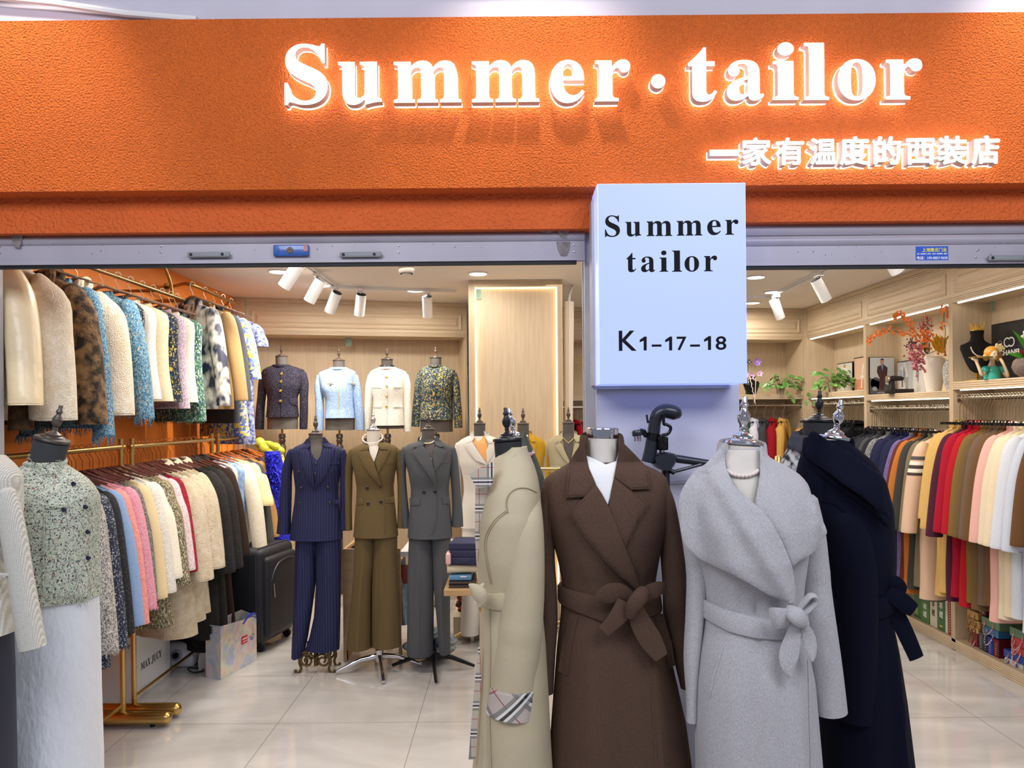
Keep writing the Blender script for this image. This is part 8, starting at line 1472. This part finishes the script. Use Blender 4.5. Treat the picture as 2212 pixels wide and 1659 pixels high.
spine('green carton with white characters, right of the cream carton', 'gift_box', 5.42, 5.51, .27, '#3f6f40', (('羊绒', '#f1f4ea', .25, .30, .75, .75), ('r', '#d7c24a', .3, .1, .7, .14)))
spine('thin cream carton beside the brick red one', 'gift_box', 5.385, 5.415, .25, '#ddd5c2')
spine('brick red carton with pale vertical dots', 'gift_box', 5.335, 5.38, .26, '#8c2f25', tuple(('r', '#e3cfc4', .35, .08 + .07 * k, .65, .10 + .07 * k) for k in range(12)))
spine('white carton printed with blue arcs and a red square', 'gift_box', 5.262 + .012, 5.33, .255, '#ebe8e4', (('a', '#2b3f7d', .2, .62, 0, 0), ('r', '#c02c28', .2, .38, .7, .50), ('a', '#b5402f', .2, .08, 0, 0), ('r', '#d8b23c', .2, .85, .7, .92)))
def rope(t, c, y, z, w_, drop, seed=0):
    m = M(); q = catmull([(y, 0, z), (y - .004, -.012, z - drop * .5), (y + w_ * .3, -.03, z - drop), (y + w_ * .7, -.03, z - drop * 1.02), (y + w_, -.012, z - drop * .5), (y + w_, 0, z)], 4); m.tube([p[:3] for p in q], .0035, 6); m.build('rope_handle', mat('rope_' + c[1:], c, .7, color2='#f1e9e0' if c in ('#c8322e', '#2b3f8f') else None, vscale=130), t)
for lab, y0, y1, z, h_, c, rc, kw in (('tan box on top of the stack at the far end of the nearest bay', 5.06, 5.18, .255, .05, '#c79a5e', '#b98a4a', {}), ('tan box second from the top in the far stack', 5.04, 5.17, .205, .045, '#b58a52', '#8a5a34', {}), ('light tan box third from the top in the far stack', 5.06, 5.15, .165, .038, '#d3a96b', '#8a5a34', {}),
    ('small maroon box lying on the far stack behind', 4.98, 5.05, .31, .03, '#5d1226', None, {}), ('brick red box at the bottom of the far stack', 5.07, 5.13, .075, .088, '#8a2f30', '#c8322e', {}), ('sage green box lying on top of the blue one', 4.84, 5.02, .245, .055, '#6d8f6f', '#c8322e', {}), ('steel blue box under the sage green one', 4.85, 5.00, .195, .048, '#3b76a8', '#2b3f8f', {}),
    ('sage green box on top of the coral boxes', 4.56, 4.74, .255, .055, '#62876a', '#c8322e', {}), ('coral red box directly under the right sage green one', 4.60, 4.72, .205, .048, '#cf3f50', '#c8322e', {}), ('coral red box lower in the same stack', 4.60, 4.72, .155, .048, '#c93a4c', '#c8322e', {}), ('royal blue box lying flat over the white one', 4.60, 4.80, .105, .048, '#2f47a8', '#2b3f8f', {}), ('white box at the bottom with a violet cord', 4.62, 4.79, .075, .028, '#dcdcdc', '#6b4fa0', {}),
    ('dark navy box at the bottom near the right edge', 4.46, 4.58, .075, .06, '#1c2440', '#c9a56a', {}), ('maroon box at the right edge over the navy one', 4.44, 4.56, .137, .055, '#5a1f2a', '#c8322e', {}), ('royal blue box on top at the right edge', 4.44, 4.56, .194, .055, '#27379c', '#e0b48c', {})):
    t = spine(lab, 'gift_box', y0, y1, h_, c, x=3.09, d=.16, z=z)
    if rc: rope(t, rc, (y1 - y0) * .25, h_ * .55, (y1 - y0) * .45, .06 + .03 * ((y0 * 100) % 3) / 3)
    m = M()
    for f in (.25, .70): m.lathe([(.004, -.001), (.0055, .001), (.002, .001)], ((y1 - y0) * f, -.001, h_ * .55), 10, axis=(0, -1, 0))
    m.build('eyelets', STEEL, t)
for lab, y0, y1, h_, c in (('slate box standing upright with pale print', 5.00, 5.045, .115, '#3d4a56'), ('midnight box standing upright beside the slate one', 4.955, 4.997, .112, '#151b2c'), ('cobalt box standing upright under the steel blue one', 4.90, 4.952, .112, '#2334a0'), ('wine red box standing upright, right of the cobalt one', 4.84, 4.895, .115, '#661322')):
    spine(lab, 'gift_box', y0, y1, h_, c, tuple(('r', '#d9d4d0', .42, .12 + .12 * k, .6, .15 + .12 * k) for k in range(6)), x=3.085)
m = M(); m.box((3.036, 7.79, 0), (3.33, 7.84, 2.70)); m.box((3.025, 7.822, 0), (3.06, 7.95, 2.70)); m.build('corner_filler', WOOD, smooth=False); tag(bpy.data.objects['corner_filler'], 'vertical wooden filler in the corner between back and right wardrobes', 'filler panel')
